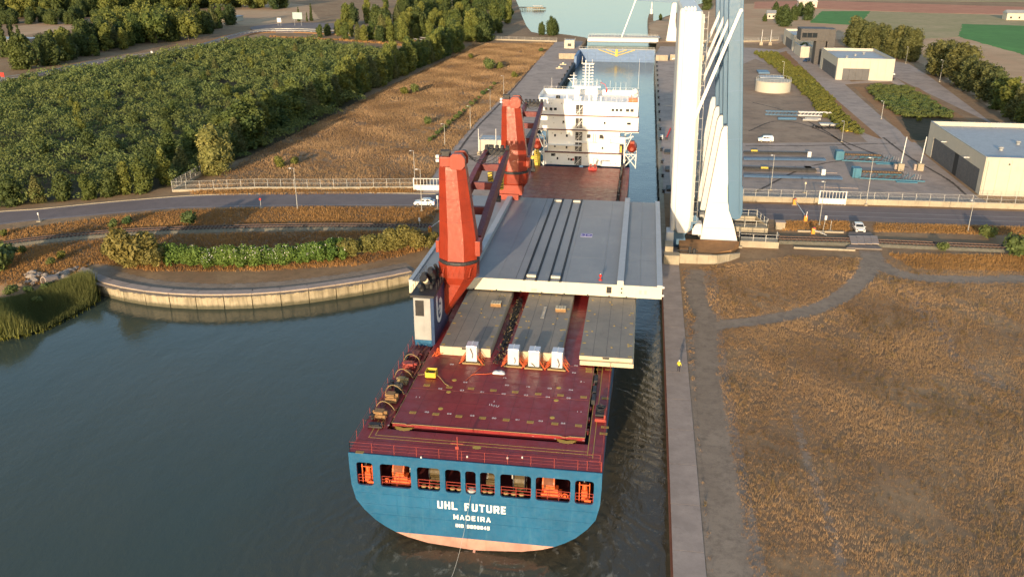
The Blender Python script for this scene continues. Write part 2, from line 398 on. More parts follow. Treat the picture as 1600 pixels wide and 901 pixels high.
def band(name, line, w, lift, m, edges=False):
    """road or track: a ribbon that follows a line of ground points"""
    n = len(line); L = []; Rr = []
    for i, p in enumerate(line):
        a = line[max(0, i-1)]; b = line[min(n-1, i+1)]; d = math.hypot(b[0]-a[0], b[1]-a[1]) or 1
        nx, ny = -(b[1]-a[1])/d, (b[0]-a[0])/d; ww = w(i/(n-1)) if callable(w) else w
        L.append((p[0]+nx*ww/2, p[1]+ny*ww/2)); Rr.append((p[0]-nx*ww/2, p[1]-ny*ww/2))
    z = G+lift; mb = MB()
    mb.add([(x, y, z) for x, y in L]+[(x, y, z) for x, y in Rr], [(i, i+1, n+i+1, n+i) for i in range(n-1)])
    o = mb.build(name, m); o['kind'] = 'structure'; return o
def soft_band(name, line, w, lift, m):
    """track whose sides fade into the grass: alpha from an edge attribute broken up by noise"""
    n = len(line); prof = [(-.5, 0), (-.33, .55), (-.12, .9), (.12, .9), (.33, .55), (.5, 0)]; vs = []; at = []
    for i, p in enumerate(line):
        a = line[max(0, i-1)]; b = line[min(n-1, i+1)]; d = math.hypot(b[0]-a[0], b[1]-a[1]) or 1
        nx, ny = -(b[1]-a[1])/d, (b[0]-a[0])/d; ww = w(i/(n-1)) if callable(w) else w
        for q, e in prof: vs.append((p[0]+nx*ww*q, p[1]+ny*ww*q, G+lift)); at.append(e)
    k = len(prof); fs = [(i*k+j, i*k+j+1, (i+1)*k+j+1, (i+1)*k+j) for i in range(n-1) for j in range(k-1)]
    me = bpy.data.meshes.new(name); me.from_pydata(vs, [], fs); me.materials.append(m)
    A = me.attributes.new('edge', 'FLOAT', 'POINT'); A.data.foreach_set('value', at)
    o = bpy.data.objects.new(name, me); C.objects.link(o); o['kind'] = 'structure'; return o
def soft_mat(name, c1, c2, c3, lo=.30, hi=.32, **k):
    m = ground(name, c1, c2, c3, **k); t = m.node_tree; b = t.nodes['Principled BSDF']
    a = t.nodes.new('ShaderNodeAttribute'); a.attribute_name = 'edge'
    g = t.nodes.new('ShaderNodeNewGeometry'); n = t.nodes.new('ShaderNodeTexNoise'); n.inputs['Scale'].default_value = 1.1; n.inputs['Detail'].default_value = 8; n.inputs['Roughness'].default_value = .85
    t.links.new(g.outputs['Position'], n.inputs['Vector'])
    s = t.nodes.new('ShaderNodeMath'); s.operation = 'ADD'; t.links.new(a.outputs['Fac'], s.inputs[0])
    q = t.nodes.new('ShaderNodeMath'); q.operation = 'MULTIPLY_ADD'; q.inputs[1].default_value = 1.7; q.inputs[2].default_value = -.85; t.links.new(n.outputs[0], q.inputs[0]); t.links.new(q.outputs[0], s.inputs[1])
    r = t.nodes.new('ShaderNodeMapRange'); r.inputs[1].default_value = lo; r.inputs[2].default_value = hi; t.links.new(s.outputs[0], r.inputs[0]); t.links.new(r.outputs[0], b.inputs['Alpha']); return m
M['track'] = soft_mat('dirt_track', (.31, .245, .185), (.38, .305, .235), (.22, .175, .135), s1=.15, s2=1.0, fine=11)
M['dusty'] = soft_mat('dusty_trail', (.34, .26, .19), (.38, .29, .21), (.28, .21, .15), lo=.85, hi=.87, s1=.15, s2=1.0, fine=11)

# --- left bank surfaces
quayL = [(660, 297), (700, 240), (750, 185), (800, 138), (845, 90), (868, 66), (905, 64)]
quay_left = WP(quayL)+[(LX-3, 540), (LX-2, 480), (LX-.3, 440), (LX-.3, 186), (-50, 186)]
quay_left[0] = (-51, 200); poly_obj('left_quay_paving', quay_left, G+.008, .008, M['paving'])
roadL_top = [(-60, 339), (0, 331), (60, 327), (120, 321), (200, 313.5), (300, 306), (400, 303), (500, 301.5), (600, 302), (690, 303.5)]
roadL_bot = [(-60, 361), (0, 351), (60, 344), (120, 339), (187, 333), (281, 325.5), (400, 323), (500, 321.5), (600, 321.5), (690, 322)]
lt, lb = smooth_line(WP(roadL_top)), smooth_line(WP(roadL_bot))
poly_obj('left_road', lt+lb[::-1], G+.016, .016, M['asphalt'])
# kerb along the far side of the road
mbk = MB()
for a, b in zip(lt[:-1], lt[1:]): mbk.beam((a[0], a[1]+.1, G+.08), (b[0], b[1]+.1, G+.08), .3, .16)
mbk.build('left_road_kerb', M['conc'])['kind'] = 'structure'
# painted edge lines
def offset_line(a, b, t): return [(p[0]*(1-t)+q[0]*t, p[1]*(1-t)+q[1]*t) for p, q in zip(a, b)]
M['roadpaint'] = flat('road_paint', (.42, .40, .38), .7)
for t_ in (.07, .93): band('road_line', offset_line(lt, lb, t_), .15, .021, M['roadpaint'])
# strip of earth between the road and the railway, gravel walk behind the curved wall
path_px_a = [(165, 420), (200, 432), (250, 441), (320, 444), (400, 442), (480, 436), (560, 427), (640, 413)]
def walk(line_px, w, m, name, lift=.012): return soft_band(name, smooth_line(WP(line_px)), w, lift, M[m])
walk([(140, 421), (170, 434), (210, 444), (260, 451), (330, 454), (400, 452), (480, 445), (560, 434), (645, 418)], 8.0, 'track', 'gravel_walk', .006)
# --- right bank surfaces
rT = [(1140, 317.5), (1300, 321), (1450, 326), (1600, 331), (1750, 337)]; rB = [(1140, 341), (1206, 343), (1300, 344), (1400, 347), (1600, 353), (1750, 359)]
rt_, rb_ = WP(rT), WP(rB)
poly_obj('right_road', [(RX+3, rt_[0][1]-1)]+rt_+rb_[::-1]+[(RX+3, rb_[0][1])], G+.016, .016, M['asphalt'])
for t_ in (.35, .65): band('road_line', [(a[0]*(1-t_)+b[0]*t_, a[1]*(1-t_)+b[1]*t_) for a, b in ((rt_[0], rb_[0]), (rt_[-1], rb_[-1]))], .15, .021, M['roadpaint'])
quay_right = [(RX, 205), (RX, 475), (9, 520), (60, 520)] + WP([(1215, 78), (1240, 70), (1300, 68)]) + WP([(1325, 160), (1380, 215), (1400, 235), (1440, 238), (1528, 308)]) + [(81, 205.5)]
poly_obj('right_quay_paving', quay_right, G+.008, .008, M['paving'])
sheet('yard_surface', [(1140, 110), (1180, 92), (1240, 118), (1290, 160), (1345, 212), (1355, 222), (1140, 224)], .016, 'yard')
sheet('service_road_verge', [(1214, 84), (1228, 80), (1300, 150), (1400, 212), (1440, 236), (1372, 216), (1346, 206), (1300, 160), (1250, 112)], .02, 'verge', .4)
sheet('service_road', [(1236, 76), (1262, 76), (1330, 128), (1400, 122), (1440, 150), (1540, 230), (1600, 290), (1700, 380), (1700, 330), (1600, 232), (1555, 196), (1450, 118), (1420, 100), (1398, 96), (1390, 128), (1320, 132), (1386, 190), (1442, 232), (1440, 300), (1380, 300), (1384, 222), (1300, 150)], .024, 'paving')
sheet('garden_verge', [(1334, 136), (1400, 134), (1432, 136), (1530, 200), (1445, 222), (1424, 222)], .03, 'verge', .4)
sheet('garden_soil', [(1408, 182), (1450, 178), (1500, 190), (1440, 220), (1424, 218)], .036, 'scrub_soil', .4)
# quay apron where the ship passes: bare concrete and rough gravel
soft_band('quay_gravel', [(11.6, 20), (11.4, 60), (11.2, 90), (11.4, 120), (12.2, 140), (12, 153)], 7.2, .004, M['track'])
soft_band('quay_track', smooth_line(WP([(1150, 960), (1140, 901), (1124, 780), (1112, 680), (1104, 600), (1102, 540), (1106, 505), (1090, 470), (1084, 440)])), 3.6, .007, M['track'])
soft_band('side_track', smooth_line(WP([(1100, 512), (1140, 506), (1190, 500), (1250, 489), (1300, 472), (1336, 446), (1358, 420), (1362, 400), (1352, 380), (1342, 366)])), lambda t: 3.4+2.0*t, .010, M['track'])
soft_band('field_track', smooth_line(WP([(1362, 400), (1376, 414), (1400, 426), (1440, 434), (1520, 437), (1600, 436), (1720, 436)])), 5, .013, M['track'])
soft_band('field_trail', smooth_line(WP([(1240, 640), (1262, 720), (1290, 800), (1320, 901), (1340, 980)])), 3.4, .004, M['dusty'])
soft_band('wheel_trail', smooth_line(WP([(1385, 432), (1430, 470), (1470, 520), (1500, 560), (1560, 600), (1650, 640)])), 6.5, .004, M['dusty'])
M['tyre'] = soft_mat('tyre_marks', (.12, .10, .085), (.15, .12, .10), (.09, .075, .06), lo=.75, hi=.8)
for ln_ in ([(1170, 205), (1210, 190), (1260, 196), (1320, 222), (1390, 250)], [(1175, 160), (1230, 175), (1290, 205), (1330, 235)], [(1165, 228), (1250, 228), (1330, 226), (1400, 224)], [(1180, 300), (1260, 262), (1340, 250), (1420, 262)], [(1380, 215), (1420, 245), (1480, 280), (1510, 305)], [(860, 70), (800, 142), (740, 205), (700, 262)]): soft_band('tyre_marks', smooth_line(WP(ln_)), 1.6, .034, M['tyre'])
# --- far right fields, far left fields
sheet('dry_upland_field', [(1180, 14), (1700, 14), (1900, 300), (1600, 200), (1440, 100), (1330, 62), (1230, 58), (1185, 60)], .04, 'field_far', 1)
sheet('dry_upland_field', [(-80, -60), (760, -60), (700, 20), (600, 60), (480, 52), (380, 50), (300, 72), (-80, 130)], .04, 'land', 1)
sheet('near_bank_earth', [(1016, 66), (1014, 36), (1040, 28), (1100, 10), (1215, 4), (1230, 60), (1215, 68)], .05, 'field_far', 1)
sheet('red_soil_field', [(1180, 3), (1290, 2), (1620, 12), (1640, 24), (1450, 21), (1260, 13), (1178, 14)], .10, 'soil_red', 1)
sheet('red_soil_field', [(1000, -60), (1180, -70), (1180, 0), (1640, 4), (1800, -40), (1500, -75)], .05, 'olive', 1)
sheet('green_crop_field', [(1283, 18), (1360, 18), (1352, 28), (1345, 40), (1265, 36)], .10, 'crop', 1)
sheet('weedy_field', [(1362, 18), (1500, 22), (1640, 28), (1640, 60), (1540, 50), (1500, 58), (1430, 62), (1350, 44), (1352, 30)], .07, 'olive', 1)
sheet('green_crop_field', [(1504, 38), (1640, 42), (1680, 110), (1600, 86), (1498, 58)], .13, 'crop', 1)
sheet('ploughed_field', [(236, 32), (330, 22), (436, 4), (480, 8), (500, 30), (452, 38), (370, 42), (310, 34)], .06, 'field_far', 1)
sheet('ploughed_field', [(20, 42), (200, 24), (206, 36), (60, 52), (10, 60)], .06, 'field_far', 1)
# scrub soil below the thicket
scrub_px = [(-70, 150), (30, 128), (100, 118), (180, 104), (260, 88), (340, 74), (400, 66), (470, 66), (560, 78), (610, 84), (600, 110), (560, 160), (470, 205), (400, 240), (320, 268), (270, 292), (190, 305), (90, 316), (0, 324), (-60, 332)]
sheet('thicket_ground', scrub_px, .05, 'scrub_soil')
# main road in the upper left, on its embankment
mr = [(-80, 142), (0, 128), (60, 119), (120, 106), (170, 97), (240, 87), (300, 77), (340, 66), (380, 54), (420, 50), (470, 50), (530, 53), (600, 58), (680, 66)]
band('highway', smooth_line(WP(mr)), 9, .6, M['asphalt'])
mrl = smooth_line(WP(mr)); mbk = MB()
for a, b in zip(mrl[:-1], mrl[1:]): mbk.beam((a[0], a[1], G+.3), (b[0], b[1], G+.3), 14, .5)
mbk.build('highway_embankment', M['verge'])['kind'] = 'structure'
poly_obj('roundabout', [(W(470, 44)[0]+34*math.cos(R(a)), W(470, 44)[1]+34*math.sin(R(a))) for a in range(0, 360, 12)], G+.65, .6, M['asphalt'])

# --- quay walls, built of cast panels with recessed joints
def wall_run(owner, line, z0, z1, th, m, name='wall_panel', inward=1, gap=.06, step=5.0, jitter=.02):
    d = [0]
    for a, b in zip(line[:-1], line[1:]): d.append(d[-1]+math.hypot(b[0]-a[0], b[1]-a[1]))
    n = max(1, int(d[-1]/step)); xs = [p[0] for p in line]; ys = [p[1] for p in line]
    for k in range(n):
        s0 = d[-1]*k/n+gap/2; s1 = d[-1]*(k+1)/n-gap/2
        p = np.array([np.interp(s0, d, xs), np.interp(s0, d, ys)]); q = np.array([np.interp(s1, d, xs), np.interp(s1, d, ys)])
        t = (q-p)/np.linalg.norm(q-p); nn = np.array([-t[1], t[0]])*inward; e = random.uniform(0, jitter)
        a0, b0 = p-nn*e, q-nn*e; a1, b1 = p+nn*th, q+nn*th
        vs = [(*a0, z0), (*b0, z0), (*b1, z0), (*a1, z0), (*a0, z1), (*b0, z1), (*b1, z1), (*a1, z1)]
        MB().add(vs, [(3, 2, 1, 0), (4, 5, 6, 7), (0, 1, 5, 4), (1, 2, 6, 5), (2, 3, 7, 6), (3, 0, 4, 7)]).build(name, m, owner)
cw = thing('quay_wall', 'curved concrete quay wall around the basin left of the ship', 'wall', (curve[0][0], curve[0][1], 0))
wall_run(cw, curve, -2, G+.1, 1.7, M['quay_conc'], step=4.6, gap=.14)
wall_run(cw, inset(curve, -.05), G+.104, G+.28, 1.85, M['conc_cap'], name='cap_stone', step=4.6, gap=.05)
# waterline stain belt
lw = thing('lock_wall', 'long lock side wall left of the ship running to the far gate', 'wall', (LX, 300, 0))
wall_run(lw, [(LX+.04, curve[-1][1]), (LX+.04, 440)], -2, G+.2, 1.0, M['dark_wall'], inward=1, step=9)
for z_ in (.5, 1.3, 2.1): MB().bx(LX+.06, LX+.3, curve[-1][1]+40, 438, z_, z_+.22).build('rubbing_strip', M['black'], lw)
for k in range(30):
    y = curve[-1][1]+40+k*8.2
    if y < 438: MB().bx(LX+.05, LX+.35, y-.25, y+.25, -1, G-.2).build('fender', M['black'], lw)
rw = thing('lock_wall', 'long lock side wall right of the ship running from the camera to the far gate', 'wall', (RX, 200, 0))
wall_run(rw, [(RX-.04, 10), (RX-.04, 165)], -2, G+.15, 3.1, M['conc_cap'], inward=-1, step=7.5, jitter=.01)
wall_run(rw, [(RX-.04, 165.2), (RX-.04, 445)], -2, G+.15, 1.0, M['conc'], inward=-1, step=9)
MB().bx(RX-.28, RX-.05, 12, 154, G-.25, G+.05).build('fender_rail', M['rust'], rw)
for k in range(34): MB().bx(RX-.3, RX-.06, 170+k*8, 170.5+k*8, -1, G-.2).build('fender', M['black'], rw)
# ---------------------------------------------------------------- the cargo ship
SX = -14.6; YS = 72.3; DK = 10.7; HT = 10.98; HTD = HT
ship = thing('cargo_ship', 'blue hulled heavy lift cargo ship with maroon deck entering the lock stern towards the viewer', 'ship', (SX, YS, 0))
zl = [DK, 9, 7, 5.2, 4.0, 2.8, 2.1, 1.5, 1.0, .5, .15]
tb = [12.8, 12.8, 12.72, 12.35, 11.55, 10.4, 9.4, 8.3, 7.0, 4.9, .4]
mid = [12.8, 12.8, 12.8, 12.8, 12.8, 12.8, 12.8, 12.8, 12.75, 12.6, 12.2]
def ring(y, bs, zs):
    return [(SX-b, y, z) for b, z in zip(bs, zs)]+[(SX+b, y, z) for b, z in zip(bs[::-1], zs[::-1])]
mb = MB(); rings = []
for y, k, dz in ((YS+.14, 0, 0), (78, .35, -.35), (86, .72, -.8), (96, .93, -1.2), (110, 1, -1.5), (196, 1, -1.5)):
    bs = [a*(1-k)+b*k for a, b in zip(tb, mid)]; zs = [z+dz*(1 if i > 6 else 0)*(1 if z < 1.6 else 0) for i, z in enumerate(zl)]
    zs[7] = 1.5 if k == 0 else 1.5
    rings.append(ring(y, bs, zs))
for y, s in ((206, .86), (214, .58), (220, .22), (222, .04)): rings.append(ring(y, [b*s for b in mid], [zl[0]+3]+zl[1:7]+[1.5, .2, -.6, -1.2]))
n = len(rings[0]); vs = [p for r in rings for p in r]; fs = []; mi = []
for i in range(len(rings)-1):
    for k in range(n-1):
        fs.append((i*n+k, i*n+k+1, (i+1)*n+k+1, (i+1)*n+k)); mi.append(1 if 7 <= k <= n-9 else 0)
mb.v = vs; mb.f = fs; mb.m = mi
mb.build('hull', [M['hull_blue'], M['boot']], ship, smooth=True)
# transom plate with its mooring openings
outl = [(-b, z) for b, z in zip(tb[:8], zl[:8])]+[(b, z) for b, z in zip(tb[:8][::-1], zl[:8][::-1])]
holes_x = [(-26.65, -24.95), (-24.2, -21.0), (-20.35, -18.0), (-17.45, -15.85), (-15.4, -14.32), (-13.9, -12.4), (-11.85, -8.75), (-8.3, -4.85), (-4.4, -2.55)]
holes = [rrect(a-SX, b-SX, 6.95, 9.68, .32) for a, b in holes_x]
MB().plate([outl]+holes, (SX, YS, 0), (1, 0, 0), (0, 0, 1), .22).build('transom', M['hull_blue'], ship)
outl2 = [(-8.3, 1.5)]+[(-b, z) for b, z in zip(tb[8:], zl[8:])]+[(b, z) for b, z in zip(tb[8:][::-1], zl[8:][::-1])]+[(8.3, 1.5)]
MB().plate([outl2], (SX, YS-.004, 0), (1, 0, 0), (0, 0, 1), .22).build('transom_boot_topping', M['boot'], ship)
mb = MB()
for z, h in ((6.05, .035), (4.75, .035), (3.55, .03)):
    b = np.interp(-z, [-q for q in zl], tb); mb.bx(SX-b+.25, SX+b-.25, YS-.135, YS-.11, z, z+h)
mb.each('weld_seam', M['hull_blue'], ship)
mb = MB()
for x in (-22.6, -19.2, -10.2, -6.5): mb.bx(x, x+.03, YS-.13, YS-.11, 2.9, 6.8)
mb.each('weld_seam', M['hull_blue'], ship)
MB().beam((SX, YS-.05, .25), (SX, YS+.8, -1.2), .25, .8).build('rudder_stock', M['boot'], ship)
GL = {'U': [[(0, 1), (0, .12), (.12, 0), (.88, 0), (1, .12), (1, 1)]], 'H': [[(0, 0), (0, 1)], [(1, 0), (1, 1)], [(0, .5), (1, .5)]], 'L': [[(0, 1), (0, 0), (1, 0)]], 'F': [[(0, 0), (0, 1), (1, 1)], [(0, .48), (.85, .48)]],
 'T': [[(0, 1), (1, 1)], [(.5, 1), (.5, 0)]], 'R': [[(0, 0), (0, 1), (.9, 1), (1, .88), (1, .55), (.9, .43), (0, .43)], [(.6, .43), (1, 0)]], 'E': [[(1, 1), (0, 1), (0, 0), (1, 0)], [(0, .5), (.88, .5)]], 'M': [[(0, 0), (0, 1), (.5, .25), (1, 1), (1, 0)]],
 'A': [[(0, 0), (.5, 1), (1, 0)], [(.22, .32), (.78, .32)]], 'D': [[(0, 0), (0, 1), (.85, 1), (1, .85), (1, .15), (.85, 0), (0, 0)]], 'I': [[(0, 0), (0, 1)]], 'O': [[(.12, 0), (0, .12), (0, .88), (.12, 1), (.88, 1), (1, .88), (1, .12), (.88, 0), (.12, 0)]],
 '9': [[(0, 0), (.88, 0), (1, .12), (1, .88), (.88, 1), (.12, 1), (0, .88), (0, .55), (.12, .43), (1, .43)]], '8': [[(.12, 0), (0, .12), (0, .88), (.12, 1), (.88, 1), (1, .88), (1, .12), (.88, 0), (.12, 0)], [(0, .5), (1, .5)]], '0': [[(.12, 0), (0, .12), (0, .88), (.12, 1), (.88, 1), (1, .88), (1, .12), (.88, 0), (.12, 0)]],
 '4': [[(.7, 0), (.7, 1), (0, .3), (1, .3)]], '5': [[(1, 1), (0, 1), (0, .55), (.88, .55), (1, .43), (1, .12), (.88, 0), (0, 0)]]}
def block_text(txt, x0, x1, z, h, sw, name, y):
    """wide squared capitals drawn as strokes, each letter a part"""
    wd = [0 if c == 'I' else (1.15 if c == 'M' else 1) for c in txt]; sp = .85; tot = sum(.62 if c == ' ' else w for c, w in zip(txt, wd))+sp*(len(txt)-1)
    k = (x1-x0-sw)/tot; x = x0+sw/2
    for c, w in zip(txt, wd):
        if c != ' ':
            q = MB(); e = 0
            for st in GL[c]:
                P = [(x+px*w*k, z+pz*(h-sw)+sw/2) for px, pz in st]
                SG = list(zip(P[:-1], P[1:])); LN = [math.hypot(b[0]-a[0], b[1]-a[1]) for a, b in SG]; m_ = len(SG)
                shut = st[0] == st[-1]
                for i, (a, b) in enumerate(SG):
                    d = Vector((b[0]-a[0], b[1]-a[1])).normalized()*sw; e += .0006; short = LN[i] < .3*h
                    def ex(j):
                        if not shut and (j < 0 or j >= m_): return 0 if (c in 'HFERA' and not short and abs(d.y) < .01) else .5
                        return .2 if (short or LN[j % m_] < .3*h) else .5
                    e0, e1 = ex(i-1), ex(i+1)
                    q.beam((a[0]-d.x*e0, y-e, a[1]-d.y*e0), (b[0]+d.x*e1, y-e, b[1]+d.y*e1), sw, .02, upv=(0, 1, 0))
            q.build(name, M['white_clean'], ship)
        x += ((.62 if c == ' ' else w)+sp)*k
block_text('UHL FUTURE', -18.35, -11.2, 4.95, .92, .185, 'ship_name_letter', YS-.125)
block_text('MADEIRA', -16.7, -12.85, 3.78, .6, .125, 'home_port_letter', YS-.125)
block_text('IMO 9808845', -16.5, -12.95, 2.82, .44, .10, 'hull_number_letter', YS-.125)
# mooring deck behind the openings
M['reel'] = paint('reel_olive', (.08, .055, .018), .6); M['moor'] = paint('mooring_deck_red', (.13, .022, .022), .6)
mb = MB(); mb.bx(SX-12.5, SX+12.5, YS+.12, YS+9, 6.3, 6.42).bx(SX-12.5, SX+12.5, YS+8.9, YS+9, 6.4, 10.5)
mb.build('mooring_deck', M['moor'], ship)
mb = MB()
for a, b in zip(holes_x[:-1], holes_x[1:]):
    x = (a[1]+b[0])/2; mb.bx(x-.12, x+.12, YS+.12, YS+1.2, 6.4, 10.5)
mb.each('frame_web', M['dark'], ship)
def winch(x, y, z, s=1.0, flip=1):
    mb = MB(); mb.bx(x-1.0*s, x+1.0*s, y-.5*s, y+.5*s, z, z+.55*s).bx(x-.7*s, x+.75*s, y-.45*s, y+.4*s, z+.5*s, z+1.15*s)
    mb.bx(x-.5*s, x+.4*s, y-.4*s, y+.4*s, z+1.1*s, z+1.55*s).bx(x+.5*s, x+1.1*s, y-.35*s, y+.35*s, z+.2*s, z+.75*s)
    w = mb.build('winch', M['orange'], ship, bevel=.05)
    MB().tube((x-.9*s, y+.75*s, z+1.35*s), (x+.35*s, y+.75*s, z+1.35*s), 1.05*s, n=20).build('winch_drum', M['orange'], w)
    MB().tube((x-.75*s, y+.75*s, z+1.35*s), (x+.2*s, y+.75*s, z+1.35*s), 1.12*s, n=20).build('rope_coil', M['rust'], w)
    m2 = MB()
    for k in range(10):
        a = math.pi*2*k/10; m2.tube((x-flip*1.45*s+.32*s*math.cos(a), y-.5*s, z+.5*s+.32*s*math.sin(a)), (x-flip*1.45*s+.32*s*math.cos(a+.63), y-.5*s, z+.5*s+.32*s*math.sin(a+.63)), .06*s, n=6)
    m2.tube((x-flip*1.45*s, y-.6*s, z+.5*s), (x-flip*1.45*s, y, z+.5*s), .15*s, n=8); m2.build('handwheel', M['orange'], w)
    return w
winch(-22.45, YS+1.5, 6.42, 1.0, 1); winch(-6.9, YS+1.5, 6.42, 1.0, -1)
for x in (-25.8, -3.5):
    mb = MB().bx(x-.3, x+.3, YS+.7, YS+1.3, 6.42, 8.0).tube((x, YS+1, 8), (x, YS+1, 8.6), .25).bx(x-.55, x-.45, YS+.6, YS+.7, 6.4, 9.0).tube((x+.5, YS+.7, 6.4), (x+.5, YS+.7, 8.9), .06)
    mb.tube((x-.6, YS+.65, 8.7), (x+.5, YS+.65, 8.7), .05); mb.build('capstan', M['orange'], ship)
    MB().tube((x+.35, YS+.4, 6.95), (x+.35, YS+.55, 6.95), .34, n=14).build('valve_wheel', M['orange'], ship)
for x, y, r in ((-18.9, YS+2.2, .75), (-10.1, YS+1.9, .95), (-12.9, YS+2, .4)):
    mb = MB().tube((x-.5, y, 7.9), (x+.5, y, 7.9), r, n=16).bx(x-.7, x+.7, y-.3, y+.3, 6.42, 7.6); mb.build('hawser_reel', M['reel'], ship)
    MB().tube((x-.6, y, 7.9), (x-.52, y, 7.9), r*1.2, n=16).tube((x+.52, y, 7.9), (x+.6, y, 7.9), r*1.2, n=16).each('reel_flange', M['dark'], ship)
for x in (-19.9, -19.2, -18.5, -16.9, -16.2, -13.6, -13.0, -11.4, -10.6, -9.8): MB().lathe((x, YS+.7, 6.42), [(.12, 0), (.16, .2), (.3, .45), (.22, .6)], n=10).build('roller_fairlead', M['rope'], ship)
MB().lathe((-14.86, YS+.5, 6.9), [(.2, 0), (.45, .1), (.45, .3), (.2, .4)], n=12).build('roller_fairlead', M['grey_paint'], ship)
for a, b in holes_x:
    mb = MB()
    for z in (7.25, 7.62, 7.98): mb.tube((a, YS+.25, z), (b, YS+.25, z), .035, n=5)
    k = max(1, int((b-a)/1.1))
    for i in range(k+1): mb.tube((a+.05+(b-a-.1)*i/k, YS+.25, 6.4), (a+.05+(b-a-.1)*i/k, YS+.25, 7.98), .035, n=5)
    mb.build('mooring_rail', M['rail_red'], ship)
    random.seed(int(a*10)); mb = MB()
    for i in range(int((b-a)*3)):
        x = random.uniform(a+.2, b-.2); mb.tube((x, YS+random.uniform(2, 5), 10.4), (x+random.uniform(-.2, .2), YS+random.uniform(1.5, 4), random.uniform(7.5, 9.5)), random.uniform(.03, .1), n=5)
    mb.build('pipework', M['galv'], ship)

# deck plating
def deck_mat(name, c, brown):
    t = NT(name); a = t.mix(t.fr(t.noise(.22, 5, .65), .38, .66), c, scl(c, .72)); a = t.mix(t.fr(t.noise(.07, 4), .45, .65, 0, .55), a, brown)
    a = t.mix(t.fr(t.noise(1.3, 6, .75, stretch=(1, .25, 1)), .56, .72, 0, .45), a, scl(brown, .7)); a = t.mix(t.fr(t.noise(7, 3, .8), .58, .75, 0, .5), a, scl(c, 1.8))
    # plate seams, fine relief
    t.set(a, t.fr(t.noise(.9, 5, .7), .3, .7, .32, .62)); t.bump(t.noise(3, 4), .12, .03); return t.m
M['deck'] = deck_mat('maroon_deck', (.27, .02, .022), (.17, .022, .024))
M['deck_fore'] = deck_mat('sky_cast_deck', (.30, .055, .04), (.20, .06, .045))  # brown cast of sky reflected at a grazing angle, put into the colour
MB().bx(SX-12.8, SX+12.8, YS+.02, 77.2, DK-.25, DK).build('aft_deck', M['deck'], ship)
MB().bx(SX-12.8, -24.8, 77.2, 196, DK-.3, DK-.02).build('side_deck', M['deck'], ship)
MB().bx(-3.5, SX+12.8, 77.2, 196, DK-.3, DK-.02).build('side_deck', M['deck'], ship)
MB().bx(-24.8, -3.5, 77.2, 196, DK-1.2, DK-.9).build('hatch_trunk', M['black'], ship)
mb = MB()                                # plate seams standing a little proud
for k in range(1, 13): mb.bx(SX-12.8+k*1.97, SX-12.78+k*1.97, YS+.3, 77.1, DK, DK+.012)
for y in (73.4, 74.6): mb.bx(SX-12.7, SX+12.7, y, y+.025, DK, DK+.013)
mb.build('plate_seam', M['crane_dark'], ship)
M['seam'] = flat('seam_red', (.07, .012, .016), .6)
ys_ = [78.0, 85.9, 94.0, 102, 111, 122, 133, 144, 155, 164, 173, 182, 193.5]
for i, (a, b) in enumerate(zip(ys_[:-1], ys_[1:])):
    m_ = M['deck'] if b < 150 else M['deck_fore']; mb = MB(); mb.bx(-24.45, -3.9, a+.03, b-.03, DK-.4, HT)
    hc = mb.build('hatch_cover', m_, ship, bevel=.04); mb = MB()
    if b < 100 or b > 150:
        for k in range(1, 10): mb.bx(-24.45+k*2.05, -24.43+k*2.05, a+.1, b-.1, HT, HT+.01)
        for k in range(1, 3): mb.bx(-24.4, -3.95, a+(b-a)*k/3, a+(b-a)*k/3+.02, HT, HT+.011)
        mb.build('plate_seam', M['seam'], hc)
    mb = MB()
    for k in range(3):                   # hinge and cleat lugs along the panel sides
        y = a+(b-a)*(.2+.3*k)
        for x in (-24.6, -3.75): mb.bx(x-.12, x+.12, y, y+.5, DK-.3, HT-.1)
    mb.each('cleat', M['crane_dark'], hc)
# brass coloured trim along the aft edge of the hatch
MB().path([(-24.47, 93, HT+.03), (-24.47, 77.98, HT+.03), (-23.0, 77.98, HT+.03), (-22.7, 77.7, HT+.03), (-22.2, 77.98, HT+.03), (-6.5, 77.98, HT+.03), (-6.0, 77.7, HT+.03), (-5.5, 77.98, HT+.03), (-3.88, 77.98, HT+.03), (-3.88, 94, HT+.03)], .035, n=5).build('hatch_edge_trim', M['rope'], ship)
mb = MB()                                # yellow lines painted round the aft deck
def ln(x0, y0, x1, y1, w=.07, z=DK): mb.beam((x0, y0, z+.004), (x1, y1, z+.004), w, .006)
for o, x in ((0, 0), (.55, .55)):
    ln(-26.2+x, 75.3+o, -2.9-x, 75.3+o); ln(-26.2+x, 75.3+o, -26.2+x, 80.5); ln(-2.9-x, 74.6+o, -2.9-x, 96)
mb.build('deck_line', M['mark_yellow'], ship)
def squares(pts, w, h, z, name='deck_marking', m='mark_yellow'):
    for x, y in pts:
        mb = MB(); mb.bx(x-w/2, x+w/2, y-h/2, y+h/2, z+.005, z+.014)
        for k in range(3): mb.bx(x-w*.4, x+w*.4, y-h*.3+k*h*.3-.02, y-h*.3+k*h*.3+.02, z+.014, z+.022, 1)
        mb.build(name, [M[m], M['rust']], ship)
squares([W2(*p, HT) for p in ((645, 644), (681, 646.5), (717, 650), (754, 652.5), (791, 655.5), (828.5, 659), (867, 661.5), (904, 664.5), (667, 601.5), (702, 604.5), (736, 606.5), (771, 609.5), (805, 612), (841, 615), (876, 617), (912, 620), (920, 576), (920, 580), (753, 569))], .72, .5, HT)
for u, v in ((688.5, 638), (863, 652), (710, 593.5), (873, 605.5), (701, 612), (869, 625)):
    x, y = W2(u, v, HT); MB().lathe((x, y, HT+.003), [(.28, 0), (.26, .02)], n=14).build('deck_marking', M['mark_yellow'], ship)
squares([W2(*p, DK) for p in ((562, 706), (945, 667), (943, 677), (946, 622), (937, 577), (951, 577))], .8, .45, DK)
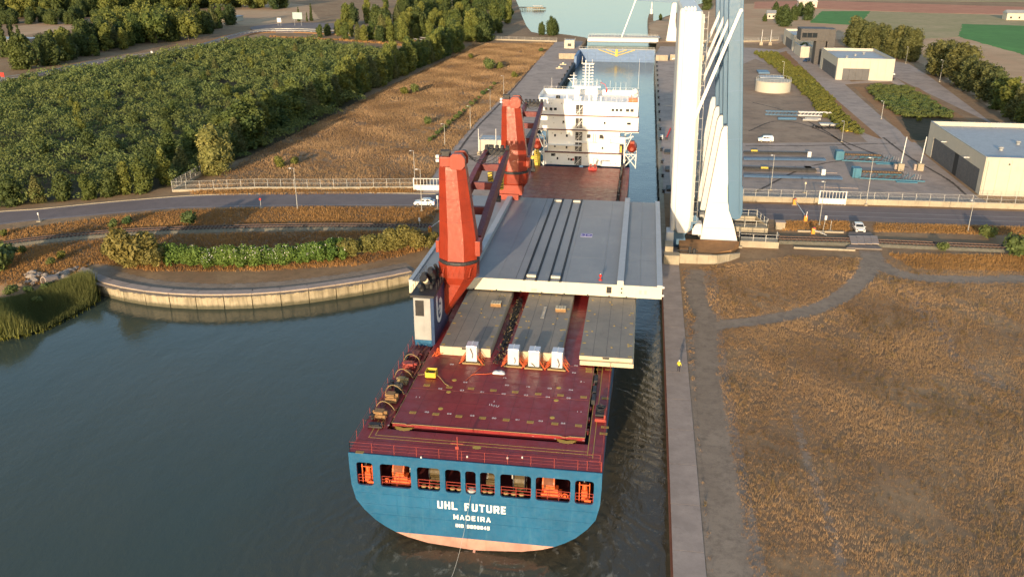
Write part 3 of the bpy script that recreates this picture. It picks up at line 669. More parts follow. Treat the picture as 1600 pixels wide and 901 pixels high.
for u, v in ((631, 668), (885, 688)):    # fan shaped paint patches below the two hatch corners
    x, y = W2(u, v, DK); fan = [(1.0*math.cos(R(a))*(1 if k % 2 else .86), .62*math.sin(R(a))*(1 if k % 2 else .86)) for k, a in enumerate(range(180, 361, 15))]+[(1.15, .2), (.4, .12), (0, -.05), (-.4, .12), (-1.15, .2)]
    MB().plate([fan], (x, y, DK+.008), (1, 0, 0), (0, 1, 0), .008).build('deck_marking', M['mark_yellow'], ship)
x, y = W2(745, 699, DK); MB().plate([[(.42*math.cos(R(a))*(1+.15*(i % 2)), .28*math.sin(R(a))*(1+.15*(i % 2))) for i, a in enumerate(range(0, 360, 20))]], (x, y, DK+.008), (1, 0, 0), (0, 1, 0), .008).build('deck_marking', M['mark_yellow'], ship)
for u, v, s in ((667, 643.5, '00'), (702, 646, '04'), (738, 649, '02'), (772, 653, '00'), (809, 655.5, '01'), (845, 657.5, '03'), (880, 661, '05'), (653, 620, '1 1'), (688, 607, '05'), (722, 609.5, '03'), (754, 612, '01'), (787, 615, '00'), (822, 617, '02'), (856, 620, '04'), (888.5, 621.5, '06'), (727, 597, '04'), (792, 601.5, '00'), (825, 604, '10'), (859, 606.5, '02'), (892, 609, '04'), (706, 569, '00'), (900, 571, '00'), (897, 582, '06'), (905, 643, '1 1'), (910, 596, '2 -'), (789, 590, '1L')):
    x, y = W2(u, v, HT); put_text(s, .42, (x, y, HT+.012), (1, 0, 0), (0, 1, 0), 'deck_number', M['mark_white'], ship, sx=1.2)
for k, (u, v, s) in enumerate(((772, 627, 'I'), (767, 632, '1L'), (775, 634, '1U'))):
    x, y = W2(u, v, HT); put_text(s, .55, (x, y, HT+.012), (1, 0, 0), (0, 1, 0), 'deck_number', M['mark_white'], ship, sx=1.1)
for u, v in ((607, 664), (681, 669), (719, 671), (757, 674), (833, 681), (867, 685), (912, 688)):
    x, y = W2(u, v, DK); put_text('H', .3, (x, y, DK+.012), (1, 0, 0), (0, 1, 0), 'deck_number', M['mark_white'], ship)
# railings
def rail(name, pts, z, h=1.1, step=2.2, r=.022, m='rail_red', parent=ship, wires=3):
    mb = MB()
    for a, b in zip(pts[:-1], pts[1:]):
        L = math.hypot(b[0]-a[0], b[1]-a[1]); k = max(1, round(L/step))
        for i in range(k+1): x = a[0]+(b[0]-a[0])*i/k; y = a[1]+(b[1]-a[1])*i/k; mb.tube((x, y, z), (x, y, z+h), r*1.3, n=4)
        for j in range(wires): zz = z+h*(j+1)/wires; mb.tube((a[0], a[1], zz), (b[0], b[1], zz), r*(.55 if j < wires-1 else .8), n=4)
    return mb.build(name, M[m], parent)
rail('deck_rail', [(-27.3, 98), (-27.3, YS+.15), (-1.9, YS+.15)], DK, step=2.3, r=.02)
rail('deck_rail', [(-1.95, YS+.15), (-1.95, 94)], DK, step=2.6, r=.02)
rail('stair_guard', [(-3.3, YS+.2), (-3.3, YS+1.4), (-2.1, YS+1.4)], DK, h=1.1, step=1.2)
for u, v in ((658, 715), (816, 715), (793, 716), (730, 714)):
    x, y = W2(u, v, DK); MB().lathe((x, y, DK), [(.09, 0), (.09, .15), (.02, .2)], n=8).build('deck_light', M['white'], ship)
MB().tube((-16.2, YS+.3, DK), (-16.2, YS+.3, DK+2.6), .05, n=6).beam((-16.9, YS+.3, DK+1.8), (-15.6, YS+.3, DK+1.8), .05, .05).bx(-16.4, -16.05, YS+.2, YS+.4, DK+1.2, DK+1.5).build('stern_light_mast', M['rail_red'], ship)
# port side strip: hose reels, bollards, lashing gear
random.seed(3)
cl = [(-26.2, 79.6, 1.4, 1.2, .8, 'wood'), (-25.9, 83.2, 1.3, 1.2, 1.0, 'wood'), (-25.8, 87.4, 1.2, .9, .8, 'rope'), (-26.0, 91.5, 1.6, 1.3, .7, 'rail_red'), (-26.2, 94.5, 1.8, 2.0, .5, 'crane_dark'), (-25.7, 85.3, .8, .8, 1.2, 'dark'), (-25.6, 89.5, .9, 1.0, .6, 'rust'), (-26.1, 77.6, 1.5, .9, .35, 'dark')]
for x, y, a, b, c, m in cl:
    mb = MB().bx(x-a/2, x+a/2, y-b/2, y+b/2, DK, DK+c*.6).bx(x-a/2+.1, x+a/2-.3, y-b/2+.1, y+b/2-.2, DK+c*.6, DK+c)
    mb.tube((x-a/2-.1, y, DK+c*.7), (x+a/2+.1, y, DK+c*.7), c*.25, n=8); mb.build('lashing_locker', M[m], ship, bevel=.03)
for y in (80.8, 84.6, 88.6, 92.6):
    mb = MB(); pts = [(-27.1, y, DK)]+[(-26.0-1.1*math.cos(R(a)), y+.2*math.sin(R(a*2)), DK+1.2*math.sin(R(a))) for a in range(10, 171, 20)]+[(-24.8, y+.5, DK)]
    mb.path(pts, .045, n=5); mb.build('vent_pipe', M['rope'], ship)
mb = MB()
for k in range(60):
    y = random.uniform(77, 97); x = random.uniform(-27, -24.7); mb.beam((x, y, DK+random.uniform(0, .4)), (x+random.uniform(-.6, .6), y+random.uniform(-1.6, 1.6), DK+random.uniform(0, .9)), .06, .06)
mb.build('lashing_bars', M['rust'], ship)['kind'] = 'stuff'
for k in range(5): MB().path([(-27.0+k*.42, 92.5, DK+.25), (-27.0+k*.42, 97.2, DK+.25)], .06, n=6).build('deck_pipe', M['crane_dark'], ship)
for y in (79, 86, 93): MB().lathe((-26.9, y, DK), [(.22, 0), (.2, .4), (.3, .5), (.3, .6)], n=10).lathe((-26.9, y+.8, DK), [(.22, 0), (.2, .4), (.3, .5), (.3, .6)], n=10).build('mooring_bollard', M['dark'], ship)
# starboard strip: coiled gear and fire hose box
mb = MB().bx(-3.1, -2.0, 82.6, 84.6, DK, DK+.5); 
for k in range(16): a = k*.8; mb.tube((-2.55+.5*math.cos(a), 83.6+.7*math.sin(a), DK+.5+.03*k), (-2.55+.5*math.cos(a+.8), 83.6+.7*math.sin(a+.8), DK+.55+.03*k), .07, n=5)
mb.build('rope_bin', M['dark'], ship)
MB().bx(-3.1, -1.9, 81.9, 82.3, DK, DK+.35).bx(-2.15, -1.95, 82, 84, DK, DK+.8).build('fire_box', M['rail_red'], ship)
for y in (90.2, 87.5, 85.5): MB().bx(-3.7, -3.3, y, y+1.5, DK-.2, DK+.6).build('cleat', M['dark'], ship)

M['panel_grey'] = paint('panel_grey', (.34, .345, .34), .5, wear=.3)
# funnel casing with the exhaust top
fy0, fy1 = 97.5, 105.5
cas = MB().bx(-26.9, -24.3, fy0+.05, fy1, DK, 17.5).build('funnel_casing', M['navy'], ship, bevel=.05)
MB().bx(-26.88, -24.72, fy0-.02, fy0+.05, DK+.9, 17.3).build('casing_end_panel', M['panel_grey'], cas)
MB().bx(-26.88, -24.72, fy0-.02, fy0+.05, DK, DK+.88).build('casing_foot_panel', M['hull_blue'], cas)
MB().bx(-27.2, -24.2, fy0-.25, fy1, 17.45, 17.75).build('casing_cap', M['dark'], cas)
mb = MB(); mb.bx(-26.65, -25.55, fy0-.07, fy0-.02, 14.9, 17.0)
for k in range(13): mb.beam((-26.6, fy0-.12, 14.98+k*.16), (-25.6, fy0-.12, 14.98+k*.16), .1, .03)
mb.build('louvre_grille', M['dark'], cas)
mb = MB(); random.seed(5)
for x, y, r, h in ((-25.9, 100.2, .55, 1.6), (-25.3, 101.6, .4, 1.9), (-26.2, 101.9, .45, 1.4), (-25.6, 103, .5, 1.7), (-26.1, 99, .3, .9), (-25.1, 99.8, .2, 1.1), (-25.2, 103.9, .25, 2.0)):
    mb.tube((x, y, 17.6), (x, y, 17.6+h*.6), r, n=10); mb.tube((x, y, 17.6+h*.6), (x-.2, y-.5, 17.6+h), r, r*.9, n=10)
mb.build('exhaust_pipe', M['dark'], cas); MB().tube((-25.75, 100.1, 18.5), (-25.8, 99.6, 18.9), .38, n=10).build('exhaust_pipe', M['cream'], cas)
rail('casing_rail', [(-27.1, fy0), (-27.1, fy1)], 17.75, h=.9, step=1.2, m='dark', parent=cas); rail('casing_rail', [(-24.35, 99.5), (-24.35, fy1)], 17.75, h=.9, step=1.2, m='dark', parent=cas)
MB().bx(-25.9, -24.4, 103.8, 105.2, 17.7, 18.3).build('red_locker', M['crane_red'], cas)
# emblem on the inboard side: a hooked letter form of two strokes
def stroke(pts, w):
    L = []; Rr = []
    for i, p in enumerate(pts):
        a = pts[max(0, i-1)]; b = pts[min(len(pts)-1, i+1)]; d = math.hypot(b[0]-a[0], b[1]-a[1]); nx, ny = -(b[1]-a[1])/d, (b[0]-a[0])/d
        L.append((p[0]+nx*w/2, p[1]+ny*w/2)); Rr.append((p[0]-nx*w/2, p[1]-ny*w/2))
    return L+Rr[::-1]
sw1 = [(-1.15+.0, 2.0), (-1.0, 1.2), (-.95, .5)]+[(-.1+.85*math.cos(R(a)), -.2+1.05*math.sin(R(a))) for a in range(150, 400, 22)]+[(.35, .9), (-.1, 1.0)]
for pts in (stroke([(-1.0, 1.9), (-.98, 1.0), (-.95, .2)]+[(-.05+.9*math.cos(R(a)), -.2+1.1*math.sin(R(a))) for a in range(180, 361, 20)]+[(.85, .5), (.45, .95), (0, .9)], .5), stroke([(-.35, .0), (0, .35), (.4, .1), (.35, -.4), (-.1, -.5)], .36)):
    MB().plate([pts], (-24.285, 100.6, 14.7), (0, 1.35, 0), (0, 0, 1.15), .02).build('emblem', M['white_clean'], cas)

# cranes
def crane(cy, first):
    cx = -22.6 if first else -22.7; zr = 20.1 if first else 19.2; zt = 34.6 if first else 33.2
    base = MB(); r0 = []
    # pedestal: octagonal drum that narrows to a slanted foot
    def octr(z, r, dy=0, sx=1): return [(cx+r*sx*math.cos(R(22.5+45*k)), cy+dy+r*math.sin(R(22.5+45*k)), z) for k in range(8)]
    def pr_(z, x0, x1, dy): return [(x0+(x1-x0)*a, cy+b*dy, z) for a, b in ((.28, -1), (.72, -1), (1, -.42), (1, .42), (.72, 1), (.28, 1), (0, .42), (0, -.42))]
    base.loft([pr_(DK, -26.4, -24.75, 2.0), pr_(DK+1.5, -26.2, -24.2, 2.0), pr_(zr-3.2, -25.2, -20.9, 2.1), pr_(zr-2.2, -25.1, -20.2, 2.4), pr_(zr-.4, -25.2, -20.05, 2.5)])
    if not first: base.bx(cx-2.8, cx+1.2, cy-3.2, cy, DK, 15.2).bx(cx-2.6, cx+1.8, cy-2.6, cy, 15, 16.8)
    ped = base.build('crane_pedestal', M['crane_red'], ship, smooth=False)
    mb = MB()
    for k in range(7):
        z = zr-2.3+k*.28; rr = 2.6
        for j in range(16): a, b = R(-60+j*11), R(-60+(j+1)*11); mb.tube((cx+rr*math.cos(a), cy+rr*math.sin(a), z), (cx+rr*math.cos(b), cy+rr*math.sin(b), z), .05, n=4)
    for k in range(6): mb.beam((cx-1.8+k*.7, cy-2.5, zr-1.9), (cx-1.5+k*.7, cy-2.45, zr-.6), .08, .06)
    mb.build('pedestal_ladder', M['crane_red'], ped)
    MB().lathe((cx, cy, zr-.4), [(2.62, 0), (2.66, .15), (2.62, .4), (2.5, .45)], n=24).build('slew_ring', M['dark'], ped)
    # tower: tapering octagon
    def ot(z, wx, wy, ox=0, oy=0):
        ox = -.55*max(0, z-zr-3)/(zt-zr-5)
        c = .42; P = [(-1, -c), (-c, -1), (c, -1), (1, -c), (1, c), (c, 1), (-c, 1), (-1, c)]
        return [(cx+ox+px*wx, cy+oy+py*wy, z) for px, py in P]
    tw = MB().loft([ot(zr+.05, 2.5, 2.2), ot(zr+1.6, 2.5, 2.1), ot(zr+3.2, 2.38, 2.0), ot(zt-2.6, 1.72, 1.45), ot(zt-2.2, 1.6, 1.4)]).build('crane_tower', M['crane_red'], ship)
    mb = MB()
    for z in (zr+5.2, zr+8.2, zr+10.6):
        t = (z-zr-3.2)/(zt-2.6-zr-3.2); wx = 2.38+(1.72-2.38)*t+.012; wy = 2.0+(1.45-2.0)*t+.012; mb.loft([ot(z, wx, wy), ot(z+.035, wx, wy)])
    mb.each('tower_seam', M['crane_dark'], tw)
    cx -= .5; MB().bx(cx-1.55, cx-.2, cy-1.1, cy+1.1, zt-2.3, zt-1.0).build('tower_head', M['crane_red'], tw, bevel=.08)
    hd = [(-.7, 0), (-.95, .4), (-.95, 1.5), (-.5, 2.0), (.6, 2.0), (1.05, 1.4), (1.05, .5), (.6, 0)]
    MB().plate([hd], (cx+.75, cy-1.0, zt-2.5), (1, 0, 0), (0, 0, 1), .9).plate([hd], (cx+.75, cy+.7, zt-2.5), (1, 0, 0), (0, 0, 1), .3).each('sheave_housing', M['crane_red'], tw, bevel=.04)
    mb = MB().bx(cx-1.3, cx-.4, cy-.6, cy+.6, zt-1.0, zt-.45).tube((cx-1.5, cy-.3, zt-.5), (cx-.3, cy-.3, zt-.5), .3).tube((cx+1.2, cy+.9, zt-1), (cx+1.2, cy+1.3, zt-1), .5, n=12).beam((cx-1.5, cy-.8, zt-.4), (cx+1.0, cy-.8, zt-.2), .08, .08)
    mb.build('head_machinery', M['dark'], tw)
    for dz in (0, .5): MB().bx(cx-1.95, cx-1.55, cy-1.3, cy-.9, zt-1.6+dz, zt-1.25+dz).build('floodlight', M['white'], tw)
    cx += .5; MB().bx(cx+2.3, cx+3.0, cy-1.2, cy+.6, zr+.6, zr+2.6).bx(cx-2.9, cx-2.45, cy-1.0, cy+.6, zr+.8, zr+2.4).each('hinge_bracket', M['crane_red'], tw, bevel=.05)
    # jib: two box booms joined by cross beams, resting forward
    L = 36.5; y0 = cy+1.6; y1 = cy+L; z0 = zr+1.9; z1 = (25.9 if first else 25.0)
    xs0 = (cx-2.2, cx+2.3); xs1 = (cx-2.6, cx+.9)
    def jp(t, s): return Vector((xs0[s]+(xs1[s]-xs0[s])*t, y0+(y1-y0)*t, z0+(z1-z0)*t))
    for s in (0, 1):
        q = MB(); q.beam(jp(0, s), jp(.3, s), .75, 1.3, w2=.8, h2=2.0).beam(jp(.3, s), jp(.7, s), .8, 2.0, w2=.75, h2=1.8).beam(jp(.7, s), jp(1, s), .75, 1.8, w2=.6, h2=1.0)
        jb = q.build('jib_boom', M['crane_dark'], tw)
    for t_ in (.28, .55, .78): MB().beam(jp(t_, 0), jp(t_, 1), .7, 1.1).build('jib_cross_beam', M['crane_dark'], tw)
    mb = MB().beam(jp(.99, 0), jp(.99, 1), 1.2, 1.0)
    for k in range(5): p = jp(.985, 0).lerp(jp(.985, 1), k/4); mb.tube(p+Vector((-.25, 0, .6)), p+Vector((.25, 0, .6)), .6, n=12)
    mb.build('jib_head', M['dark'], tw)
    for k in range(6):
        a = Vector((cx+.4+.18*k, cy+1.2, zt-.9-.25*(k % 3))); b = jp(.97, 0).lerp(jp(.97, 1), k/5)+Vector((0, 0, .8)); pts = []
        for i in range(9): t_ = i/8; p = a.lerp(b, t_); p.z -= (1.2+.35*k)*4*t_*(1-t_)*.6; pts.append(p)
        MB().path(pts, .045, n=4).build('hoist_cable', M['black'], tw)
    # hook block hung below the jib head, held in its yellow stowage frame
    hp = Vector(HY(774.5, 268, cy+L*.8) if first else HY(831, 234, cy+L*.85))
    q = MB()
    for dx in (-.9, .9):
        q.bx(hp.x+dx-.35, hp.x+dx+.35, hp.y-.4, hp.y+.4, hp.z-2.9, hp.z-.1)
    q.bx(hp.x-.8, hp.x+.8, hp.y-.3, hp.y+.3, hp.z-2.0, hp.z-1.3); hb = q.build('hook_block', M['yellow'], tw, bevel=.05)
    q = MB()
    for dx in (-.9, .9):
        for k in range(6): q.beam((hp.x+dx-.34, hp.y-.42, hp.z-2.75+k*.44), (hp.x+dx+.34, hp.y-.42, hp.z-2.45+k*.44), .03, .12)
    q.build('hazard_stripe', M['black'], hb)
    MB().tube((hp.x+.3, hp.y, hp.z-2.2), (hp.x+.3, hp.y, hp.z-4.4), .32, n=8).tube((hp.x-.1, hp.y, hp.z-4.5), (hp.x+.8, hp.y, hp.z-4.5), .55, n=12).build('hook', M['dark'], tw)
    for dx in (-.5, 0, .5): MB().tube((hp.x+dx, hp.y, hp.z-2), (hp.x+dx*.7, hp.y+1, hp.z+2.9), .05, n=4).build('hoist_cable', M['black'], tw)
    return tw
crane(105.6, True); crane(156.8, False)

# line paid out from the centre fairlead into the water astern
a_ = Vector((-14.86, YS-.2, 6.9)); b_ = Vector(W(704, 905, 0)); pts = []
for i in range(15): t_ = i/14; p_ = a_.lerp(b_, t_); p_.z -= 1.2*4*t_*(1-t_)*.9; pts.append(p_)
o_ = MB().path(pts, .02, n=5).build('tow_line', M['galv']); tag(o_, 'thin pale line hanging from the stern of the ship down into the water', 'rope')
# ---------------------------------------------------------------- deckhouse, cargo
HYf = 196.3
M['mar'] = flat('maroon_trim', (.10, .02, .025), .5)
dh = MB().bx(-21.6, -3.9, HYf, 204, DK, 13.6).bx(-20.7, -4.4, HYf+.4, 204, 13.6, 18.7)
dh.bx(-23.4, -.4, HYf, 206, 18.95, 22.0).bx(-22.9, -.6, HYf, 206, 22.15, 25.3)
dho = dh.build('deckhouse', M['house_white'], ship, bevel=.04)
M['win'] = M['glass']
for x0, x1, z in ((-23.5, -.3, 22.0), (-23.6, -.2, 18.75), (-21.7, -3.1, 13.55)):
    MB().bx(x0, x1, HYf-.35, HYf+.6, z, z+.2).build('deck_edge', M['mar'], dho)
MB().bx(-23.6, -.2, HYf-.25, 206, 18.6, 18.72).build('deck_slab', M['house_white'], dho)
MB().bx(-13, -3.1, HYf-.9, HYf+.4, 16.1, 16.2).bx(-21.5, -13.0, HYf-.9, HYf+.4, 15.3, 15.4).build('walkway', M['house_white'], dho)
for x, z, w, h in [(-22.17, 23.45, .5, .45), (-21.25, 23.45, .5, .45), (-20.1, 23.45, .5, .45), (-19.1, 23.45, .5, .45), (-6.2, 23.55, .5, .45), (-5.3, 23.55, .5, .45), (-4.4, 23.55, .5, .45), (-2.95, 23.55, .6, .5), (-1.95, 23.55, .6, .5),
                   (-17.2, 20.6, .32, .45), (-7.9, 20.6, .32, .4), (-2.5, 20.6, .7, .4), (-19.1, 17.4, .32, .45), (-16.4, 17.4, .32, .45), (-8.2, 17.2, .32, .4), (-16.4, 14.7, .32, .45), (-19.1, 14.9, .32, .35), (-8.2, 14.8, .35, .45), (-18.4, 12.2, .3, .45), (-15.8, 12.1, .3, .4), (-15.2, 12.0, .4, .4)]:
    y = HYf if (z > 18.8 or z < 13.6) else HYf+.4
    w_ = MB().plate([rrect(-w/2-.07, w/2+.07, -h/2-.07, h/2+.07, .06, 2), rrect(-w/2, w/2, -h/2, h/2, .05, 2)], (x, y-.03, z), (1, 0, 0), (0, 0, 1), .06).build('window_frame', M['white_trim'], dho)
for x, z, w, h in [(-22.17, 23.45, .5, .45), (-21.25, 23.45, .5, .45), (-20.1, 23.45, .5, .45), (-19.1, 23.45, .5, .45), (-6.2, 23.55, .5, .45), (-5.3, 23.55, .5, .45), (-4.4, 23.55, .5, .45), (-2.95, 23.55, .6, .5), (-1.95, 23.55, .6, .5),
                   (-17.2, 20.6, .32, .45), (-7.9, 20.6, .32, .4), (-2.5, 20.6, .7, .4), (-19.1, 17.4, .32, .45), (-16.4, 17.4, .32, .45), (-8.2, 17.2, .32, .4), (-16.4, 14.7, .32, .45), (-19.1, 14.9, .32, .35), (-8.2, 14.8, .35, .45), (-18.4, 12.2, .3, .45), (-15.8, 12.1, .3, .4), (-15.2, 12.0, .4, .4)]:
    y = HYf if (z > 18.8 or z < 13.6) else HYf+.4
    MB().bx(x-w*.62, x+w*.62, y-.07, y-.065, z-h*.62, z+h*.62).build('window_pane', M['glass'], dho)
MB().bx(-19.9, -18.9, HYf-.06, HYf-.012, 12.7, 13.3).build('window_pane', M['glass'], dho)
MB().bx(-14.95, -14.6, HYf-.04, HYf-.01, 11.8, 12.3).build('notice_board', M['red'], dho)
# stair column: flat dark panels painted in for the shade of its recesses
for z0, z1 in ((22.3, 24.5), (19.3, 21.5), (16.4, 18.3), (13.9, 15.9), (10.8, 12.8)):
    y = HYf-.02 if (z0 > 18.8 or z0 < 13.6) else HYf+.38
    MB().bx(-14.5, -12.85, y, y+.015, z0, z1).build('stair_recess_shade', M['dark'], dho)
    q = MB()
    for x in (-14.5, -13.67, -12.85): q.bx(x-.05, x+.05, y-.1, y-.01, z0, z1)
    for z in (z0+.35, z0+.7, z0+1.05): q.tube((-14.5, y-.15, z), (-12.85, y-.15, z), .03, n=4)
    q.beam((-14.4, y-.06, z0), (-13.0, y-.06, z1-.4), .05, .12); q.build('stair_rail', M['white_trim'], dho)
rail('house_rail', [(-21.6, HYf-.3), (-3.1, HYf-.3)], 13.75, h=.95, step=1.5, m='white_trim', parent=dho)
rail('house_rail', [(-13.0, HYf-.85), (-3.2, HYf-.85)], 16.2, h=.95, step=1.2, m='white_trim', parent=dho)
# upper clutter on the starboard side: life-raft canisters, floodlights, lockers
for x in (-11.4, -8.6): MB().tube((x-.35, HYf-.5, 17.6), (x+.35, HYf-.5, 17.6), .4, n=10).build('searchlight', M['dark'], dho)
for x in (-10.4, -9.9): MB().tube((x, HYf-.5, 16.3), (x, HYf-.5, 18.2), .09, n=6).build('vent', M['white_trim'], dho)
MB().bx(-6.2, -3.0, HYf-.7, HYf+.3, 16.3, 17.6).bx(-9.3, -6.4, HYf-.5, HYf+.3, 16.2, 16.9).build('deck_locker', M['house_white'], dho, bevel=.05)
for x in (-4.0,): MB().bx(x-.2, x+.2, HYf-.5, HYf-.2, 14.1, 15.6).build('pump_stand', M['yellow'], dho)
for x in (-9.1, -8.0, -7.3, -6.7): MB().lathe((x, HYf-.15, 11.9), [(.3, 0), (.3, .3)], n=10).build('hose_drum', M['galv'], dho)
MB().plate([rrect(-.5, .5, -.7, .7, .15), rrect(-.3, .3, -.5, .5, .1)], (-9.7, HYf-.05, 11.9), (1, 0, 0), (0, 0, 1), .08).build('door_frame', M['galv'], dho)
q = MB()
random.seed(11)
for k in range(26): x = random.uniform(-21, -4.5); z = random.choice([11.2, 12.8, 14.6, 17.9, 20.2, 21.4, 23, 24.6]); q.bx(x, x+random.uniform(.1, .35), HYf-.12, HYf-.02, z, z+random.uniform(.08, .3))
q.build('wall_fittings', M['galv'], dho)['kind'] = 'stuff'
q = MB().bx(-22.9, -22.8, HYf, 206, 25.3, 26.5).bx(-.7, -.6, HYf, 206, 25.3, 26.5).bx(-22.8, -.7, 205.9, 206, 25.3, 26.4)
q.beam((-22.8, HYf, 25.6), (-15.5, HYf, 25.4), .08, .6).build('bulwark', M['house_white'], dho)
rail('roof_rail', [(-18.5, HYf+.1), (-.7, HYf+.1)], 25.3, h=1.1, step=1.2, m='white_trim', parent=dho, wires=3)
rail('roof_rail', [(-22.8, 205.8), (-.7, 205.8)], 26.3, h=.7, step=1.5, m='white_trim', parent=dho, wires=2)
MB().plate([rrect(-.45, .45, -.4, .4, .1)], (-18.6, HYf+.5, 26), (1, 0, 0), (0, 0, 1), .5).build('vent_hood', M['dark'], dho)
# monkey island portal and masts
mz = 25.3
q = MB().bx(-15.0, -14.3, 198, 199.6, mz, 28.3).bx(-10.6, -9.9, 198, 199.6, mz, 28.3).bx(-15.6, -9.2, 197.7, 199.9, 28.1, 28.45)
q.plate([[(-2.0, 0), (-2.0, 2.9), (2.0, 2.9), (2.0, 0), (1.6, 0), (1.5, 2.2), (1.1, 2.5), (-1.1, 2.5), (-1.5, 2.2), (-1.6, 0)]], (-12.45, 198.2, mz), (1, 0, 0), (0, 0, 1), .3)
q.build('portal', M['house_white'], dho, bevel=.05)
rail('portal_rail', [(-15.6, 197.7), (-9.2, 197.7), (-9.2, 199.9), (-15.6, 199.9), (-15.6, 197.7)], 28.45, h=1.0, step=.9, m='white_trim', parent=dho)
q = MB().tube((-12.7, 198.7, 28.4), (-12.7, 198.7, 34.0), .2, .1, n=8).tube((-11.9, 198.9, 28.4), (-11.9, 198.9, 33.2), .09, n=6)
for k in range(7): z = 29.2+k*.65; q.beam((-13.4, 198.7, z), (-10.9, 198.7, z), .09, .09); q.lathe((-11.2+.1*(k % 2), 198.7, z), [(.14, 0), (.16, .14), (.08, .25)], n=6)
q.beam((-13.7, 198.7, 33.3), (-10.8, 198.7, 33.3), .1, .1).tube((-13.5, 198.7, 33.3), (-13.5, 198.7, 34.8), .04, n=4).tube((-11.3, 198.7, 33.3), (-11.3, 198.7, 34.2), .04, n=4)
q.build('radar_mast', M['house_white'], dho)
q = MB().tube((-15.3, 198.7, 28.4), (-15.3, 198.7, 31.2), .14, .08, n=6).beam((-16.6, 198.6, 29.9), (-14.7, 198.6, 29.9), .14, .12).beam((-16.2, 198.7, 30.6), (-14.6, 198.7, 30.6), .07, .07).beam((-16.4, 198.7, 29.9), (-15.3, 198.7, 28.6), .07, .07)
q.build('radar_scanner', M['house_white'], dho)
for x in (-14.9, -12.45, -10.1): MB().tube((x, 199, 28.45), (x, 199, 29.9), .03, n=4).build('whip_aerial', M['white_trim'], dho)
MB().lathe((-1.45, 198, 26.3), [(.14, -1), (.14, .3), (.3, .4), (.55, .75), (.62, 1.1), (.5, 1.5), (.25, 1.75), (.05, 1.8)], n=16).build('satcom_dome', M['white_clean'], dho, smooth=True)
for x, h in ((-.9, 7.5), (-7.3, 2.5), (-6.0, 2.2), (-4.9, 2.3), (-3.7, 2.2), (-20.8, 3.0)): MB().tube((x, 204, 25.3), (x, 204, 26.3+h), .045, .02, n=4).build('whip_aerial', M['white_trim'], dho)
q = MB().tube((-2.2, HYf+.8, mz), (-2.2, HYf+.8, 27), .08).bx(-2.8, -.9, HYf+.4, HYf+1.6, mz, 26.1); q.build('compass_stand', M['orange'], dho)
MB().path([(-9.3, 198.7, 29.2), (-8.3, 198.7, 28.8), (-7.9, 198.7, 27.9)], .06).lathe((-7.85, 198.7, 27.0), [(.1, 0), (.22, .3), (.1, .9)], n=8).build('signal_flag', M['red'], dho)
q = MB()
for x, h in ((-16.6, .9), (-11.6, 1.3), (-9.0, .8), (-13.6, .6)): q.lathe((x, HYf+.9, mz), [(.2, 0), (.2, h), (.3, h+.1), (.3, h+.3), (.1, h+.35)], n=8)
q.build('roof_vents', M['house_white'], dho)
# lifeboats in their davits
for x, s in ((-1.55, 1), (-23.1, -1)):
    lb = MB(); rs = []
    for y, k in ((195.0, .35), (195.6, .8), (196.8, 1), (199, 1), (200.4, .8), (201.2, .3)):
        rs.append([(x+1.1*k*math.cos(R(a)), y, 15.1+1.15*k*math.sin(R(a))) for a in range(0, 360, 30)])
    lb.loft(rs).bx(x-.5, x+.5, 196.2, 197.6, 15.9, 16.6); bo = lb.build('lifeboat', M['crane_red'], ship, smooth=True)
    MB().bx(x-.65, x-.2, 195.35, 195.5, 15.1, 15.5).bx(x+.1, x+.55, 195.35, 195.5, 15.1, 15.5).build('hatch', M['glass'], bo)
    for y in (195.2, 200.8):
        q = MB()
        q.beam((x-s*1.6, y, DK), (x-s*1.7, y, 17.4), .3, .3).beam((x-s*1.7, y, 17.4), (x+s*.2, y, 18.0), .25, .3).beam((x-s*1.5, y, DK+.3), (x+s*1.1, y, 14.0), .22, .22).beam((x+s*1.0, y, DK), (x+s*1.0, y, 14.0), .2, .2)
        q.beam((x+s*1.0, y, DK+.3), (x-s*1.4, y, 13.8), .18, .18).beam((x-s*1.6, y, 13.9), (x+s*1.1, y, 13.9), .2, .2).beam((x-s*1.4, y, 15.0), (x-s*.2, y, 17.8), .15, .15)
        q.build('lifeboat_davit', M['white'], ship)
MB().bx(-23.6, -22.2, 194.0, 195.4, DK, 13.6).bx(-23.3, -22.6, 193.9, 195.3, 13.6, 14.4).build('davit_winch', M['yellow'], ship, bevel=.06)
rail('hatch_side_rail', [(-3.2, 158), (-3.2, 195)], DK, h=1.2, step=1.6, r=.04, m='rust', parent=ship)
rail('hatch_side_rail', [(-24.8, 162), (-24.8, 195)], DK, h=1.2, step=1.6, r=.04, m='rust', parent=ship)
q = MB(); random.seed(2)
for k in range(30): y = random.uniform(160, 194); q.bx(-3.7, -3.7+random.uniform(.1, .5), y, y+random.uniform(.3, 1.2), DK, DK+random.uniform(.5, 1.8))
for k in range(24): y = random.uniform(162, 194); q.bx(-25.0, -24.2, y, y+random.uniform(.3, 1.0), DK, DK+random.uniform(.8, 2))
q.build('hatch_side_gear', M['dark'], ship)['kind'] = 'stuff'

